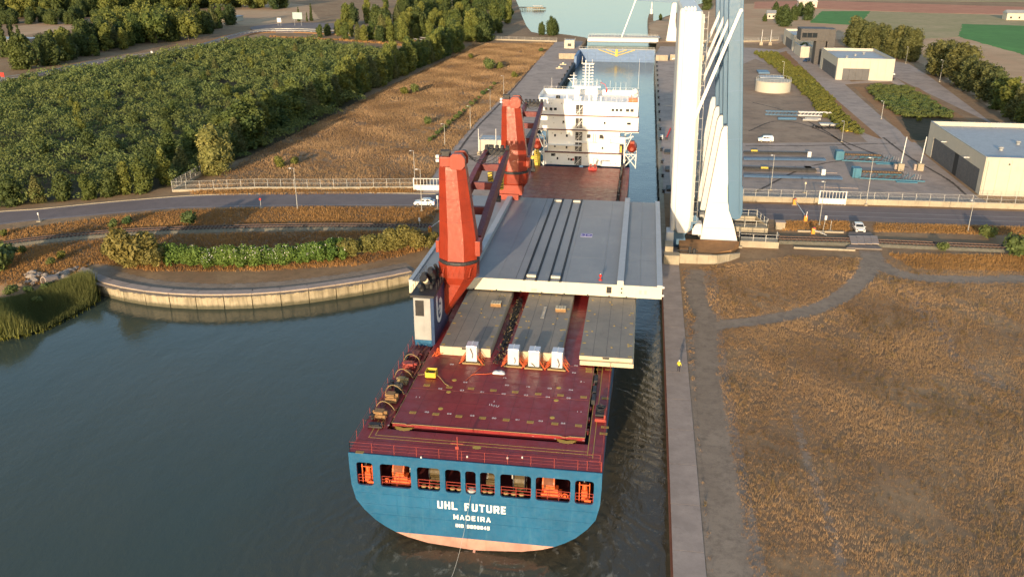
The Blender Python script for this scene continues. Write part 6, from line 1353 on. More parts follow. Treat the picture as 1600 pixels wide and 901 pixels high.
# ---- people
def person(loc, rz, shirt, trousers, lb, hat=None, arms=0.25):
    o = thing('person', lb, 'person', loc, rz=rz); q = MB(); me = bpy.data.meshes.new('body'); 
    V = [(0, 0, .95), (0, 0, 1.15), (0, 0, 1.42), (0, 0, 1.52), (0, -.01, 1.60), (0, -.01, 1.72), (-.1, 0, .88), (-.12, .02, .48), (-.13, .0, .08), (-.13, -.12, .03), (.1, 0, .88), (.12, .02, .48), (.13, 0, .08), (.13, -.12, .03), (-.2, 0, 1.42), (-.2-arms*.4, -.02, 1.14), (-.2-arms*.5, -.12, .90), (.2, 0, 1.42), (.2+arms*.4, -.02, 1.14), (.2+arms*.5, -.12, .90)]
    E = [(0, 1), (1, 2), (2, 3), (3, 4), (4, 5), (0, 6), (6, 7), (7, 8), (8, 9), (0, 10), (10, 11), (11, 12), (12, 13), (2, 14), (14, 15), (15, 16), (2, 17), (17, 18), (18, 19)]
    rad = [.15, .14, .17, .06, .085, .095, .1, .07, .05, .05, .1, .07, .05, .05, .08, .055, .04, .08, .055, .04]
    me.from_pydata(V, E, []); b = bpy.data.objects.new('body', me); C.objects.link(b); b.parent = o
    sk = b.modifiers.new('skin', 'SKIN')
    for i, r_ in enumerate(rad): me.skin_vertices[0].data[i].radius = (r_, r_*.8)
    me.skin_vertices[0].data[0].use_root = True; b.modifiers.new('sub', 'SUBSURF').render_levels = 1; b.modifiers['sub'].levels = 1
    bpy.context.view_layer.update(); nm = bpy.data.meshes.new_from_object(b.evaluated_get(bpy.context.evaluated_depsgraph_get())); b.modifiers.clear(); b.data = nm
    nm.materials.clear()
    for m_ in (M['skin'], M[shirt], M[trousers], M['black']): nm.materials.append(m_)
    for p in nm.polygons: z = p.center.z; p.material_index = 3 if z < .12 else 2 if (z < .97 and abs(p.center.x) < .24) else 0 if (z > 1.5 or (z < .98 and abs(p.center.x) > .2)) else 1; p.use_smooth = True
    if hat: MB().lathe((0, -.01, 1.66), [(.15, 0), (.125, .04), (.115, .11), (.05, .16)], n=12).build('hard_hat', M[hat], o, world=False, smooth=True)
    else: MB().lathe((0, .01, 1.66), [(.105, 0), (.11, .06), (.07, .12)], n=10).build('hair', M['black'], o, world=False, smooth=True)
    return o
M['skin_d'] = M['skin']
person((*W2(1060, 581.5), G+.15), 2.6, 'hiviz', 'cloth_dark', 'worker in a yellow hi-vis vest and dark trousers standing on the quay edge', 'white')
x, y = W2(938, 437, 14.22); o = thing('warning_lamp', 'small red warning lamp stand on the grey steel section near its cream front', 'lamp', (x, y, 14.2)); MB().lathe((x, y, 14.2), [(.28, 0), (.26, .08), (.08, .14), (.08, .5), (.2, .55), (.22, .75), (.1, .85)], n=12).build('lamp_body', M['red'], o, smooth=True); MB().lathe((x, y, 15.05), [(.08, 0), (.07, .1)], n=8).build('lamp_glass', M['white'], o)
HD = globals().get('HTD', 11.15)
for dx, r_ in ((-.45, .3), (.5, -.4)):
    x, y = W2(926, 266, HD+.9); person((x+dx, y, HD+.75), r_, 'rail_red', 'cloth_dark', 'crew member standing on the small red platform before the white deckhouse, %s one' % ('left' if dx < 0 else 'right'), 'white')
x, y = W2(926, 266, HD); o = thing('red_platform', 'small red work platform with two crew on it before the white deckhouse', 'platform', (x, y, HD)); MB().bx(x-.9, x+.9, y-.6, y+.6, HD+.05, HD+.75).build('platform_box', M['red'], o, bevel=.08); MB().bx(x-1, x+1, y-.7, y-.62, HD+.7, HD+.8).build('platform_rail', M['red'], o)
# pier far up the river
x, y = W2(816, 16, 0); o = thing('jetty', 'pale timber jetty reaching from the left bank far up the river', 'jetty', (x, y, 0))
x2 = W2(852, 15, 0)[0]
for k in range(14): xx = x-4+(x2-x)*k/13; MB().tube((xx, y-2, -1), (xx, y-2, 2.2), .3, n=6).build('jetty_pile', M['conc'], o)
MB().bx(x-6, x2, y-3, y+3, 2.0, 2.6).bx((x+x2)/2, x2+1, y+2, y+9, 1.0, 1.8).build('jetty_deck', M['conc'], o); MB().bx((x+x2)/2, x2-1, y-2, y+2, 3.6, 4.0).build('jetty_roof', M['galv'], o)
for k in range(5): xx = (x+x2)/2+(x2-x)/2*k/5; MB().tube((xx, y-2, 2.6), (xx, y-2, 3.7), .12, n=5).build('jetty_post', M['dark'], o)
x, y = W2(1017, 34, 0); o = thing('river_beacon', 'white river beacon on a dark dolphin at the right bank beyond the bridge', 'beacon', (x, y, 0)); MB().bx(x-1.6, x+1.6, y-2, y+2, -1, 5.6).build('dolphin_block', M['dark'], o); MB().lathe((x, y, 5.6), [(1.1, 0), (1.0, 3.6), (.6, 4.0), (.5, 7), (.1, 9.5)], n=10).build('beacon_tower', M['white'], o)
# far houses on the right
for i, (u, v, w_, h_, lb) in enumerate(((1262, 12, 16, 5, 'pale farmhouse at the trees beyond the right bank, upper one'), (1208, 30, 9, 4, 'small stone farm building left of the round trees'), (1592, 32, 18, 5, 'grey shed at the edge of the far green field'))):
    x, y = W2(u, v); o = thing('farm_house', lb, 'house', (x, y, G)); MB().bx(x-w_/2, x+w_/2, y, y+9, G, G+h_).build('house_wall', M['plaster'], o)
    MB().add([(x-w_/2-.5, y-.5, G+h_), (x+w_/2+.5, y-.5, G+h_), (x+w_/2+.5, y+9.5, G+h_), (x-w_/2-.5, y+9.5, G+h_), (x-w_/2, y+4.5, G+h_+2.2), (x+w_/2, y+4.5, G+h_+2.2)], [(0, 1, 5, 4), (2, 3, 4, 5), (0, 4, 3), (1, 2, 5), (3, 2, 1, 0)]).build('house_roof', M['galv'] if i else M['white'], o)
    for k in range(3): MB().bx(x-w_/3+k*w_/3-.6, x-w_/3+k*w_/3+.6, y-.06, y-.01, G+1.2, G+2.6).build('window_pane', M['glass'], o)
for i, (u, v, w_, lb) in enumerate(((4, 72, 30, 'white roofed shed among the trees at the left edge'), (190, 44, 26, 'grey roofed farm shed behind the left trees'), (330, 34, 40, 'long low pale shed beside the ploughed field upper left'))):
    x, y = W2(u, v); o = thing('farm_shed', lb, 'shed', (x, y, G)); MB().bx(x-w_/2, x+w_/2, y, y+12, G, G+3.4).build('shed_wall', M['plaster'], o); MB().bx(x-w_/2-.4, x+w_/2+.4, y-.4, y+12.4, G+3.4, G+3.8).build('shed_roof', M['plaster_grey'], o)
# guard rail and signs on the highway
q_ = thing('guard_rail', 'grey guard rail along the near side of the upper left highway', 'guard rail', (mrl[0][0], mrl[0][1], G)); gq = MB(); gp = MB()
for a, b in zip(mrl[:-1], mrl[1:]): gq.beam((a[0]+1, a[1]-5.6, G+1.3), (b[0]+1, b[1]-5.6, G+1.3), .1, .4); gq.beam((a[0]-1, a[1]+5.6, G+1.3), (b[0]-1, b[1]+5.6, G+1.3), .1, .4); gp.bx(a[0]+.9, a[0]+1.1, a[1]-5.6, a[1]-5.5, G+.5, G+1.3)
gq.build('rail_beam', M['galv'], q_); gp.build('rail_posts', M['galv'], q_)['kind'] = 'stuff'
for i, (u, v, w_, h_, z_, m, lb) in enumerate(((466, 42, 7, 4.5, 5.5, 'gate_sign', 'pale green direction board at the far roundabout'), (437, 42, 3, 3, 3.2, 'white', 'small white board left of the direction board'), (238, 89, 1.0, 1, 2.0, 'white', 'small white road sign on the highway by the dark trees'), (6, 128, 1.6, 1.8, 2.2, 'red', 'red and white marker at the far left of the highway'), (580, 54, 1.6, 2.0, 2.2, 'white', 'small white sign on the embankment right of the roundabout'))):
    if m == 'gate_sign': M[m] = flat('sign_green', (.30, .42, .40), .5)
    x, y = W2(u, v); o = thing('road_sign', lb, 'sign', (x, y, G)); MB().bx(x-w_/2, x+w_/2, y-.1, y, G+z_-h_*.1, G+z_+h_*.9).build('sign_board', M[m], o)
    for s in (-.35, .35): MB().tube((x+s*w_, y+.1, G), (x+s*w_, y+.1, G+z_+h_*.5), .12, n=5).build('sign_post', M['galv'], o)
# ---------------------------------------------------------------- vegetation
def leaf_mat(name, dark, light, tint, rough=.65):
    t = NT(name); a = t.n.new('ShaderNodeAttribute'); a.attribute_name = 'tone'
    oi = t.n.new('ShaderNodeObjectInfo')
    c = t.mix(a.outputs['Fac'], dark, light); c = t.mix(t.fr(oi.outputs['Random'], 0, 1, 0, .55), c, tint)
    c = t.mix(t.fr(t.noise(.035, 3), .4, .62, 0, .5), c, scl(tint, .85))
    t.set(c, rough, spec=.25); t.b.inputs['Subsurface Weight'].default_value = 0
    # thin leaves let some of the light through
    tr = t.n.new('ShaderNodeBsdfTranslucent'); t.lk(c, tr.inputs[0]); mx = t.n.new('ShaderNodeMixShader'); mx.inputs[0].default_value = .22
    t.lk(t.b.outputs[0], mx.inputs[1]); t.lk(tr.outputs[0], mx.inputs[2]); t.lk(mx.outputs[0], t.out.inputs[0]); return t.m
M['leaf_poplar'] = leaf_mat('leaf_poplar', (0.046, 0.085, 0.023), (0.195, 0.221, 0.052), (0.221, 0.221, 0.046))
M['leaf_dark'] = leaf_mat('leaf_dark', (0.025, 0.048, 0.018), (0.081, 0.115, 0.034), (0.103, 0.127, 0.034))
M['leaf_willow'] = leaf_mat('leaf_willow', (0.115, 0.138, 0.040), (0.310, 0.287, 0.092), (0.299, 0.276, 0.081))
M['leaf_euc'] = leaf_mat('leaf_eucalyptus', (.05, .07, .028), (.17, .185, .065), (.17, .16, .05))
M['leaf_scrub'] = leaf_mat('leaf_scrub', (.035, .08, .028), (.16, .225, .075), (.19, .20, .055))
M['leaf_oleander'] = leaf_mat('leaf_oleander', (0.046, 0.103, 0.023), (0.161, 0.253, 0.052), (0.161, 0.230, 0.046))
M['leaf_tamarisk'] = leaf_mat('leaf_tamarisk', (.10, .11, .035), (.25, .245, .075), (.27, .21, .06))
M['leaf_hedge'] = leaf_mat('leaf_hedge', (0.069, 0.092, 0.023), (0.196, 0.207, 0.046), (0.207, 0.196, 0.040))
M['reed'] = leaf_mat('reed_blades', (.03, .06, .018), (.17, .20, .06), (.17, .17, .055))
M['drygrass'] = leaf_mat('dry_grass', (.20, .115, .055), (.60, .39, .205), (.42, .28, .145), .8)
M['verge_grass'] = leaf_mat('verge_grass', (0.240, 0.120, 0.042), (0.552, 0.300, 0.108), (0.432, 0.252, 0.096), .8)
M['weeds'] = leaf_mat('weeds', (.12, .07, .035), (.34, .22, .10), (.24, .19, .08), .8)
M['leaf_mid'] = leaf_mat('leaf_mid', (.035, .07, .02), (.115, .16, .045), (.13, .15, .035))
M['bark'] = paint('bark', (.12, .09, .06), .9, wear=.5, scale=2)
M['blossom'] = flat('white_blossom', (.75, .72, .68), .7)
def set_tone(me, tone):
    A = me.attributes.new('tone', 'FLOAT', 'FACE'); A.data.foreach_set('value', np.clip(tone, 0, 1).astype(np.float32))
def cards(P, N, size, rg, aspect=1.6, spread=.8):
    """one leaf card (a quad) per point, facing roughly along N"""
    n = len(P); N = N+rg.normal(0, spread, (n, 3)); N /= np.linalg.norm(N, axis=1)[:, None]+1e-9
    A = np.cross(N, rg.normal(0, 1, (n, 3))); A /= np.linalg.norm(A, axis=1)[:, None]+1e-9; B = np.cross(N, A)
    s = (size*rg.uniform(.6, 1.35, n))[:, None] if np.ndim(size) == 0 else (size*rg.uniform(.6, 1.35, n))[:, None]
    a = A*s*.5*aspect; b = B*s*.5
    V = np.stack([P-a, P-b*.9, P+a, P+b*.9], axis=1); return V.reshape(-1, 3)
def lumps_crown(lumps, n, size, rg, spread=.8, aspect=1.5, droop=0.0, core=.7):
    """lumps: (cx,cy,cz, rx,ry,rz); cards on and just inside the shell of every lump"""
    w = np.array([l[3]*l[5]+l[4]*l[5]+l[3]*l[4] for l in lumps]); w = w/w.sum(); ks = rg.choice(len(lumps), n, p=w); L = np.array(lumps)[ks]
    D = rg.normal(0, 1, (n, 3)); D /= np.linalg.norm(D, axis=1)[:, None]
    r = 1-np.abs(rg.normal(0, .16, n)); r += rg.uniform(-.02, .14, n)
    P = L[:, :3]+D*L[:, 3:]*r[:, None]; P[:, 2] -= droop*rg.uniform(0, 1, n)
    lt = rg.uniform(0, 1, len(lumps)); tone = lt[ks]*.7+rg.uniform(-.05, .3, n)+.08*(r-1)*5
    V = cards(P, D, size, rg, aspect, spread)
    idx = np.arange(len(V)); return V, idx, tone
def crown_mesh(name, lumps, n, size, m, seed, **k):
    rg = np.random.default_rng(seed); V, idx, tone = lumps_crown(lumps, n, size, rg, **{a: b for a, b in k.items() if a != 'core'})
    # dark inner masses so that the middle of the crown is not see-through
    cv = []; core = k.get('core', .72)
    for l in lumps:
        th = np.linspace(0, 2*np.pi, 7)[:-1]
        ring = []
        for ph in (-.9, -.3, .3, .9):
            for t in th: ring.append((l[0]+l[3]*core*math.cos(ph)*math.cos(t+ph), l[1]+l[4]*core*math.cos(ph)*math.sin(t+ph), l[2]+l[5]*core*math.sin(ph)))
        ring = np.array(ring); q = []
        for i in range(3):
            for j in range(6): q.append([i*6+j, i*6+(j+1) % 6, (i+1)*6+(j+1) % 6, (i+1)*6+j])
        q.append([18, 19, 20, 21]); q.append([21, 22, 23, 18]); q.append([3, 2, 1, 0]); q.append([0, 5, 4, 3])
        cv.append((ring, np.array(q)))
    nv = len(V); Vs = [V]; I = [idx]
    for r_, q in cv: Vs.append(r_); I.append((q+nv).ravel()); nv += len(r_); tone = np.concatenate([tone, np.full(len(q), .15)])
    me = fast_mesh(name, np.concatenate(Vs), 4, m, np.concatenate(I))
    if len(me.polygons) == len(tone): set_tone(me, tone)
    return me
def rnd_lumps(h, r, base, k, rg, shape='oval', lump=.42):
    out = []
    for i in range(k):
        z = base+(h-base)*(i+.5)/k; t = (z-base)/(h-base)
        if shape == 'oval': w = r*math.sin(math.pi*min(1, .18+.82*t))**.6 if t < .9 else r*.45
        elif shape == 'cone': w = r*(1-t*.9)
        elif shape == 'column': w = r*(.75+.25*math.sin(math.pi*t))*(1 if t < .85 else .6)
        else: w = r
        for j in range(3 if w > r*.6 else 2):
            a = rg.uniform(0, 6.28); d = w*rg.uniform(.25, .62); s = w*lump*rg.uniform(.85, 1.4)+.25
            out.append((d*math.cos(a), d*math.sin(a), z+rg.uniform(-.4, .4), s, s, s*rg.uniform(.9, 1.5)))
    out.append((0, 0, h*.62+base*.2, r*.5, r*.5, (h-base)*.36)); return out
def tree_proto(name, m, h, r, base, k, n, size, seed, shape='oval', **kw):
    rg = np.random.default_rng(seed); lumps = rnd_lumps(h-1, r, base, k, rg, shape, kw.pop('lump', .42))
    cm = crown_mesh(name+'_crown', lumps, n, size, m, seed+1, **kw)
    q = MB(); q.tube((0, 0, -.3), (.1, 0, base+.6), .22*h/12, .15*h/12, n=7); q.tube((.1, 0, base+.6), (0, .1, h*.75), .15*h/12, .05, n=6)
    for i in range(5): a = rg.uniform(0, 6.28); z = base+.3+i*(h-base)*.14; q.tube((.08, 0, z), (r*.6*math.cos(a), r*.6*math.sin(a), z+h*.16), .08*h/12, .03, n=5)
    to = q.build('trunk', M['bark'], None); tm = to.data; bpy.data.objects.remove(to); return cm, tm
def tree(pr, loc, rz, s, name, lb, cat='tree', group=None):
    o = thing(name, lb, cat, loc, group, rz); o.scale = s if not isinstance(s, (int, float)) else (s, s, s)
    if pr[1] is not None: link(pr[1], 'trunk', o)
    link(pr[0], 'crown', o); return o
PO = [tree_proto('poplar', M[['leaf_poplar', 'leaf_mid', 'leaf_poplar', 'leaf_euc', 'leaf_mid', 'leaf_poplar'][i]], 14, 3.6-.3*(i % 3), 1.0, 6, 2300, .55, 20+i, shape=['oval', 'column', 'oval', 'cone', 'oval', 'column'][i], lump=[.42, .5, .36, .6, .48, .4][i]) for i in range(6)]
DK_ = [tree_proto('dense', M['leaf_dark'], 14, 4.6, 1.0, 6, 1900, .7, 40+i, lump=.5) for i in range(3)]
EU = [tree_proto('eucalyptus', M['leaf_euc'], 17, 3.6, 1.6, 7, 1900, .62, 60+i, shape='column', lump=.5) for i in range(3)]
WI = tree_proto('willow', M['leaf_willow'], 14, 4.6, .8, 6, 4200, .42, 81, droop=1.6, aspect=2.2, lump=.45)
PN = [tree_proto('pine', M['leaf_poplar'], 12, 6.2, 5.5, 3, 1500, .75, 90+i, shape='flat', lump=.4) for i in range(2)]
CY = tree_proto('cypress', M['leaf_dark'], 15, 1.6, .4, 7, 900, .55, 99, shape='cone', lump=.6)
random.seed(21)
def R_(a, b): return random.uniform(a, b)
def inside(x, y, P):
    c = False; j = len(P)-1
    for i in range(len(P)):
        if (P[i][1] > y) != (P[j][1] > y) and x < (P[j][0]-P[i][0])*(y-P[i][1])/(P[j][1]-P[i][1])+P[i][0]: c = not c
        j = i
    return c
def scatter(P, step, jit=.4):
    x0, x1 = min(p[0] for p in P), max(p[0] for p in P); y0, y1 = min(p[1] for p in P), max(p[1] for p in P); out = []
    for i in range(int((x1-x0)/step)+1):
        for j in range(int((y1-y0)/step)+1):
            x = x0+(i+.5*(j % 2))*step+R_(-jit, jit)*step; y = y0+j*step+R_(-jit, jit)*step
            if inside(x, y, P): out.append((x, y))
    return out
# the willow beside the fence corner
tree(WI, W(336, 272), .4, (1.05, 1.05, .98), 'willow_tree', 'broad pale green willow beside the fence corner, lit by the low sun')
# belt along the thicket: from the fence to the river
belt = [(392, 235), (415, 222), (440, 208), (462, 196), (484, 186), (505, 178), (524, 168), (543, 160), (562, 150), (580, 142), (598, 135), (612, 128), (628, 120), (645, 113), (660, 106), (674, 101), (688, 95), (702, 88), (716, 82), (728, 77)]
bl_ = smooth_line(WP(belt), 4); D = [0]
for a, b in zip(bl_[:-1], bl_[1:]): D.append(D[-1]+math.hypot(b[0]-a[0], b[1]-a[1]))
nb = int(D[-1]/5.2)
for k in range(nb):
    s = D[-1]*k/nb; x, y = float(np.interp(s, D, [p[0] for p in bl_])), float(np.interp(s, D, [p[1] for p in bl_]))
    z_ = 'near' if k < nb*.33 else 'middle' if k < nb*.66 else 'far'
    tree(random.choice(PO), (x-2+R_(-1.6, 1.6), y+R_(-1, 1), G), R_(0, 6.3), (R_(.9, 1.35), R_(.9, 1.35), R_(.8, 1.25)), 'poplar_tree', 'green poplar in the %s part of the long belt between thicket and dry field' % z_, group='poplars in the %s part of the belt' % z_)
    if k % 2 == 0: tree(random.choice(PO), (x-8+R_(-2, 2), y+R_(-1.5, 1.5), G), R_(0, 6.3), (R_(.8, 1.1), R_(.8, 1.1), R_(.6, .9)), 'poplar_tree', 'green poplar standing in the %s back row of the long belt' % z_, group='poplars in the %s back row of the belt' % z_)
for (x, y) in scatter(WP([(60, 170), (300, 100), (430, 84), (560, 92), (520, 150), (420, 200), (320, 230), (200, 262), (60, 280)]), 17, .5):
    k = R_(.28, .5); tree(random.choice(PO+DK_), (x, y, G), R_(0, 6.3), (k*1.15, k*1.15, k), 'young_tree', 'young tree poking out of the green thicket', group='young trees in the thicket')
# trees at the near end of the thicket by the road
for i, (u, v, s) in enumerate(((196, 303, .60), (226, 301, .66), (258, 290, .7), (286, 276, .62), (174, 306, .5), (300, 250, .72), (354, 250, .75), (372, 240, .8), (240, 275, .62), (140, 312, .48), (100, 312, .5), (60, 316, .5), (20, 320, .52), (270, 262, .7), (384, 224, .8))):
    tree([DK_[i % 3], PO[i % 4]][i % 2 if i > 3 else 1], W(u, v), R_(0, 6.3), (s*1.1, s*1.1, s), 'bushy_tree', ('low bushy tree at the left road edge of the thicket' if v > 295 else 'bushy tree at the corner of thicket and dry field'), group=('bushy trees along the road edge of the thicket' if v > 295 else 'bushy trees at the thicket corner'))
# big trees upper left
for i in range(76):
    t_ = (i % 44)/43; u = 10+330*t_+R_(-6, 6); v = 122-66*t_+R_(-14, 2)*(1.2-.3*t_)
    x, y = W2(u, v-6); s = R_(.8, 1.25); tree(random.choice(DK_+PO+EU[:1]), (x, y+R_(2, 26)+(34 if i > 43 else 0), G), R_(0, 6.3), (s*1.05, s*1.05, s), 'woodland_tree', 'tall dark tree in the wood beyond the upper left highway, %s half' % ('left' if t_ < .5 else 'right'), group='dark trees of the wood beyond the highway')
for i, (u, v) in enumerate(((165, 52), (185, 46), (200, 42), (215, 50), (232, 56), (248, 50), (262, 58), (278, 54), (225, 40), (295, 58), (180, 58), (245, 62))):
    tree(PN[i % 2], W(u, v+6), R_(0, 6.3), R_(1.0, 1.4), 'pine_tree', 'round topped green pine above the dark wood in the upper left', group='round pines above the wood')
for i, (u, v, s) in enumerate(((8, 90, 1.7), (24, 88, 1.5), (36, 92, 1.2), (467, 34, .75), (487, 33, .9), (480, 34, .5))):
    tree(CY, W(u, v), R_(0, 6.3), s, 'cypress_tree', ('tall dark cypress at the left edge beyond the highway' if i < 3 else 'narrow dark cypress beside the roundabout'), group=('cypresses at the left edge' if i < 3 else 'cypresses beside the roundabout'))
for i in range(100):
    t_ = (i % 60)/59; u = -30+470*t_+R_(-5, 5); v = 18-6*t_+R_(-8, 4) if t_ < .45 else 9-10*(t_-.45)+R_(-4, 3); v2 = v+8
    x, y = W2(u, v2); s = R_(.9, 1.5); tree(random.choice(PN+DK_[:2]), (x, y, G), R_(0, 6.3), s, 'far_tree', 'green tree in the long row beyond the ploughed fields, upper left', group='trees in the row beyond the ploughed fields')
for i in range(44):
    u = -10+R_(0, 240); x, y = W2(u, 36+R_(-3, 3)); tree(random.choice(DK_), (x, y, G), R_(0, 6.3), R_(.6, .85), 'far_tree', 'grey green orchard tree behind the wood, upper left', group='orchard trees behind the wood')
# trees on the river side, upper middle
for i, (u, v, s) in enumerate(((540, 40, 1.25), (550, 34, 1.1), (575, 33, 1.3), (588, 38, 1.1), (500, 55, .6), (512, 52, .55), (526, 50, .6), (620, 60, .85), (608, 52, .9), (594, 62, .7))):
    tree([PO, DK_][i % 2][i % 3], W(u, v+4), R_(0, 6.3), s, 'poplar_tree', 'large green tree beside the roundabout in the upper middle', group='large trees beside the roundabout')
for i in range(26):
    t_ = i/25; u = 530+250*t_; v = 56+6*math.sin(t_*5)+R_(-3, 3)+(12 if t_ > .25 else 0)*0; tree(PO[i % 4], W(u, v+2), R_(0, 6.3), (R_(.7, .9), R_(.7, .9), R_(.6, .95)), 'poplar_tree', 'upright pale green tree in the row before the river wood', group='pale trees in the row before the river wood')
for i in range(95):
    u = R_(596, 800); v = R_(2, 62); 
    if u > 770 and v > 46: continue
    x, y = W2(u, v+6); s = R_(.9, 1.35); tree(random.choice(PO+DK_), (x, y, G), R_(0, 6.3), s, 'river_wood_tree', 'green tree of the dense wood along the left river bank', group='trees of the wood on the left river bank')
for u, v, s in ((846, 55, .62), (862, 56, .9), (868, 55, .7)): tree(DK_[1], W(u, v), R_(0, 6.3), (s*.8, s*.8, s), 'bank_tree', 'dark tree standing alone on the left bank beside the closed bridge', group='lone trees beside the closed bridge')
# right side: two rows of eucalyptus
row1 = [(1328, 74), (1336, 78), (1345, 78), (1354, 82), (1363, 84), (1372, 86), (1382, 88), (1392, 90), (1402, 92), (1412, 94), (1422, 96), (1430, 97)]
for i, (u, v) in enumerate(row1): tree(EU[i % 3], W(u, v), R_(0, 6.3), (R_(1, 1.3), R_(1, 1.3), R_(.85, 1.05)), 'eucalyptus_tree', 'tall olive green tree in the row right of the cream hall', group='trees in the row right of the cream hall')
row2 = [(1456, 116), (1466, 120), (1476, 118), (1492, 132), (1504, 136), (1514, 144), (1526, 150), (1537, 158), (1548, 162), (1562, 172), (1575, 182), (1590, 190), (1602, 200), (1616, 212), (1630, 224)]
for i, (u, v) in enumerate(row2): s = R_(.8, 1.1); tree(EU[i % 3] if i < 9 else PO[i % 4], W(u, v), R_(0, 6.3), (s*1.35, s*1.35, s), 'eucalyptus_tree', 'tall olive green tree in the row behind the large warehouse', group='trees in the row behind the large warehouse')
for i, (u, v, s) in enumerate(((1218, 36, .9), (1226, 40, 1.1), (1240, 30, .8), (1262, 30, 1.0), (1250, 24, .8), (1195, 32, .4), (1104, 14, 1.1), (1032, 30, .35), (1212, 20, .7))):
    tree(DK_[i % 3], W(u, v+2), R_(0, 6.3), s, 'bushy_tree', ['dark round tree beside the stone farm building', 'large dark round tree left of the bright farm trees', 'light green round tree among the farm trees', 'dark round tree right of the farm trees', 'small tree behind the farm trees', 'low bush on the bare earth beyond the bridge', 'dark tree behind the top of the raised bridge', 'small bush beside the far white pylon', 'green tree at the farm above the dirt road'][i])
# generic bush prototypes
def bush_proto(m, h, r, n, size, seed, flowers=0, **k):
    rg = np.random.default_rng(seed); L = []
    for i in range(7): a = rg.uniform(0, 6.28); d = r*rg.uniform(.1, .6); s = r*rg.uniform(.38, .6); L.append((d*math.cos(a), d*math.sin(a), rg.uniform(.35, .75)*h, s, s, h*rg.uniform(.25, .38)))
    return (crown_mesh('bush_leaves', L, n, size, m, seed, **k), None), L
OL = [bush_proto(M['leaf_oleander'], 3.3, 1.75, 1300, .26, 200+i) for i in range(3)]
TA = [bush_proto(M['leaf_tamarisk'], 4.0, 2.0, 1700, .24, 210+i, aspect=2.4) for i in range(3)]
SC = [bush_proto(M['leaf_scrub'], 2.6, 1.7, 420, .34, 220+i) for i in range(3)]
HG = [bush_proto(M['leaf_hedge'], 1.9, 1.3, 420, .26, 230+i) for i in range(3)]
def bush(pr, loc, s, name, lb, cat='shrub', group=None, flowers=0, rg=None):
    o = thing(name, lb, cat, loc, group, R_(0, 6.3)); o.scale = s if not isinstance(s, (int, float)) else (s, s, s); link(pr[0][0], 'foliage', o)
    if flowers:
        rg = np.random.default_rng(int(loc[0]*10) % 9999); L = np.array(pr[1]); ks = rg.integers(0, len(L), flowers); D_ = rg.normal(0, 1, (flowers, 3)); D_[:, 2] = np.abs(D_[:, 2]); D_ /= np.linalg.norm(D_, axis=1)[:, None]; P = L[ks, :3]+D_*L[ks, 3:]*1.06
        link(fast_mesh('blossom', cards(P, D_, .15, rg, 1.0, .4), 4, M['blossom']), 'blossom', o)['kind'] = 'stuff'
    return o
hedge_px = [(232, 408), (262, 411), (286, 413), (308, 414.5), (330, 415.5), (352, 415.5), (374, 415), (398, 414), (420, 413), (442, 411.5), (464, 410), (486, 408), (506, 405.5), (524, 403)]
for i, (u, v) in enumerate(hedge_px):
    for j in range(2):
        x, y = W2(u+j*11, v+2); fl = [0, 0, 0, 30, 140, 40, 90, 130, 110, 90, 120, 60, 20, 10][i]
        bush(OL[(i+j) % 3], (x, y+R_(-.5, .5), G), (R_(.95, 1.2), R_(1, 1.35), R_(1.0, 1.3)), 'oleander_shrub', ('round bright green shrub in the hedge behind the curved wall' if fl < 60 else 'bright green shrub dotted with white flowers behind the curved wall'), group=('green shrubs of the quay hedge' if fl < 60 else 'white flowering shrubs of the quay hedge'), flowers=fl)
for i, (u, v, s) in enumerate(((196, 417, 1.5), (210, 422, 1.9), (226, 418, 1.9), (240, 422, 1.1), (180, 405, .9), (170, 398, .7), (543, 404, 1.0), (556, 402, .9), (577, 398, 1.15), (592, 396, 1.0), (612, 393, 1.2), (628, 392, 1.45), (640, 390, 1.1), (655, 392, 1.0), (668, 388, .8), (676, 384, .7), (250, 404, .8))):
    bush(TA[i % 3], W(u, v), (s, s, s*.95), 'tamarisk_bush', ('olive yellow feathery bush at the left end of the quay hedge' if u < 300 else 'olive yellow feathery bush at the right end of the quay hedge'), group=('feathery bushes left of the hedge' if u < 300 else 'feathery bushes right of the hedge'))
for i, (u, v, s, lb) in enumerate(((296, 353, 1.25, 'round green bush standing alone between the left road and the railway'), (178, 356, .8, 'green bush in the weeds above the left railway'), (200, 352, .7, 'low green bush right above the left railway weeds'), (36, 395, .8, 'small green bush below the left railway'), (8, 370, .8, 'low bush at the left frame edge above the railway'), (98, 405, .9, 'pale green bush on the bank above the rocks'), (80, 415, .6, 'small pale bush beside the rocks'), (0, 425, 2.0, 'dark bush at the left frame edge above the reeds'), (12, 412, 1.5, 'dark bush behind the reeds at the left frame edge'), (438, 262, 1.5, 'olive bush in the dry field above the left fence'), (458, 258, 1.2, 'green bush in the dry field above the left fence'), (632, 148, 1.6, 'dark low bush in the dry field by the belt'), (648, 146, 1.4, 'second dark low bush in the dry field by the belt'), (668, 195, 1.1, 'bright green low bush in the middle of the dry field'), (765, 110, 2.0, 'olive bush in the far part of the dry field'), (780, 108, 1.6, 'second olive bush in the far part of the dry field'), (805, 122, 1.5, 'light green bush by the left quay edge'), (735, 92, 1.4, 'dark low bush at the far end of the belt'), (845, 82, .9, 'small dark bush near the far cabin on the left bank'), (1541, 372, 1.15, 'round olive bush on the verge below the right road'), (1588, 402, 1.7, 'large green bush at the right frame edge by the railway'), (1604, 400, 1.6, 'dark green bush cut by the right frame edge'), (1436, 190, .9, 'small plant on the dark soil bed'), (1375, 104, 1.2, 'low green bush at the corner of the cream hall'), (1254, 84, 2.2, 'round green bush at the foot of the dark tower'), (1345, 210, .8, 'low weeds at the lower tip of the long hedge'), (1472, 393, .7, 'low weeds below the right railway'))):
    bush((SC+HG)[i % 6], W(u, v), s, 'wild_bush', lb)
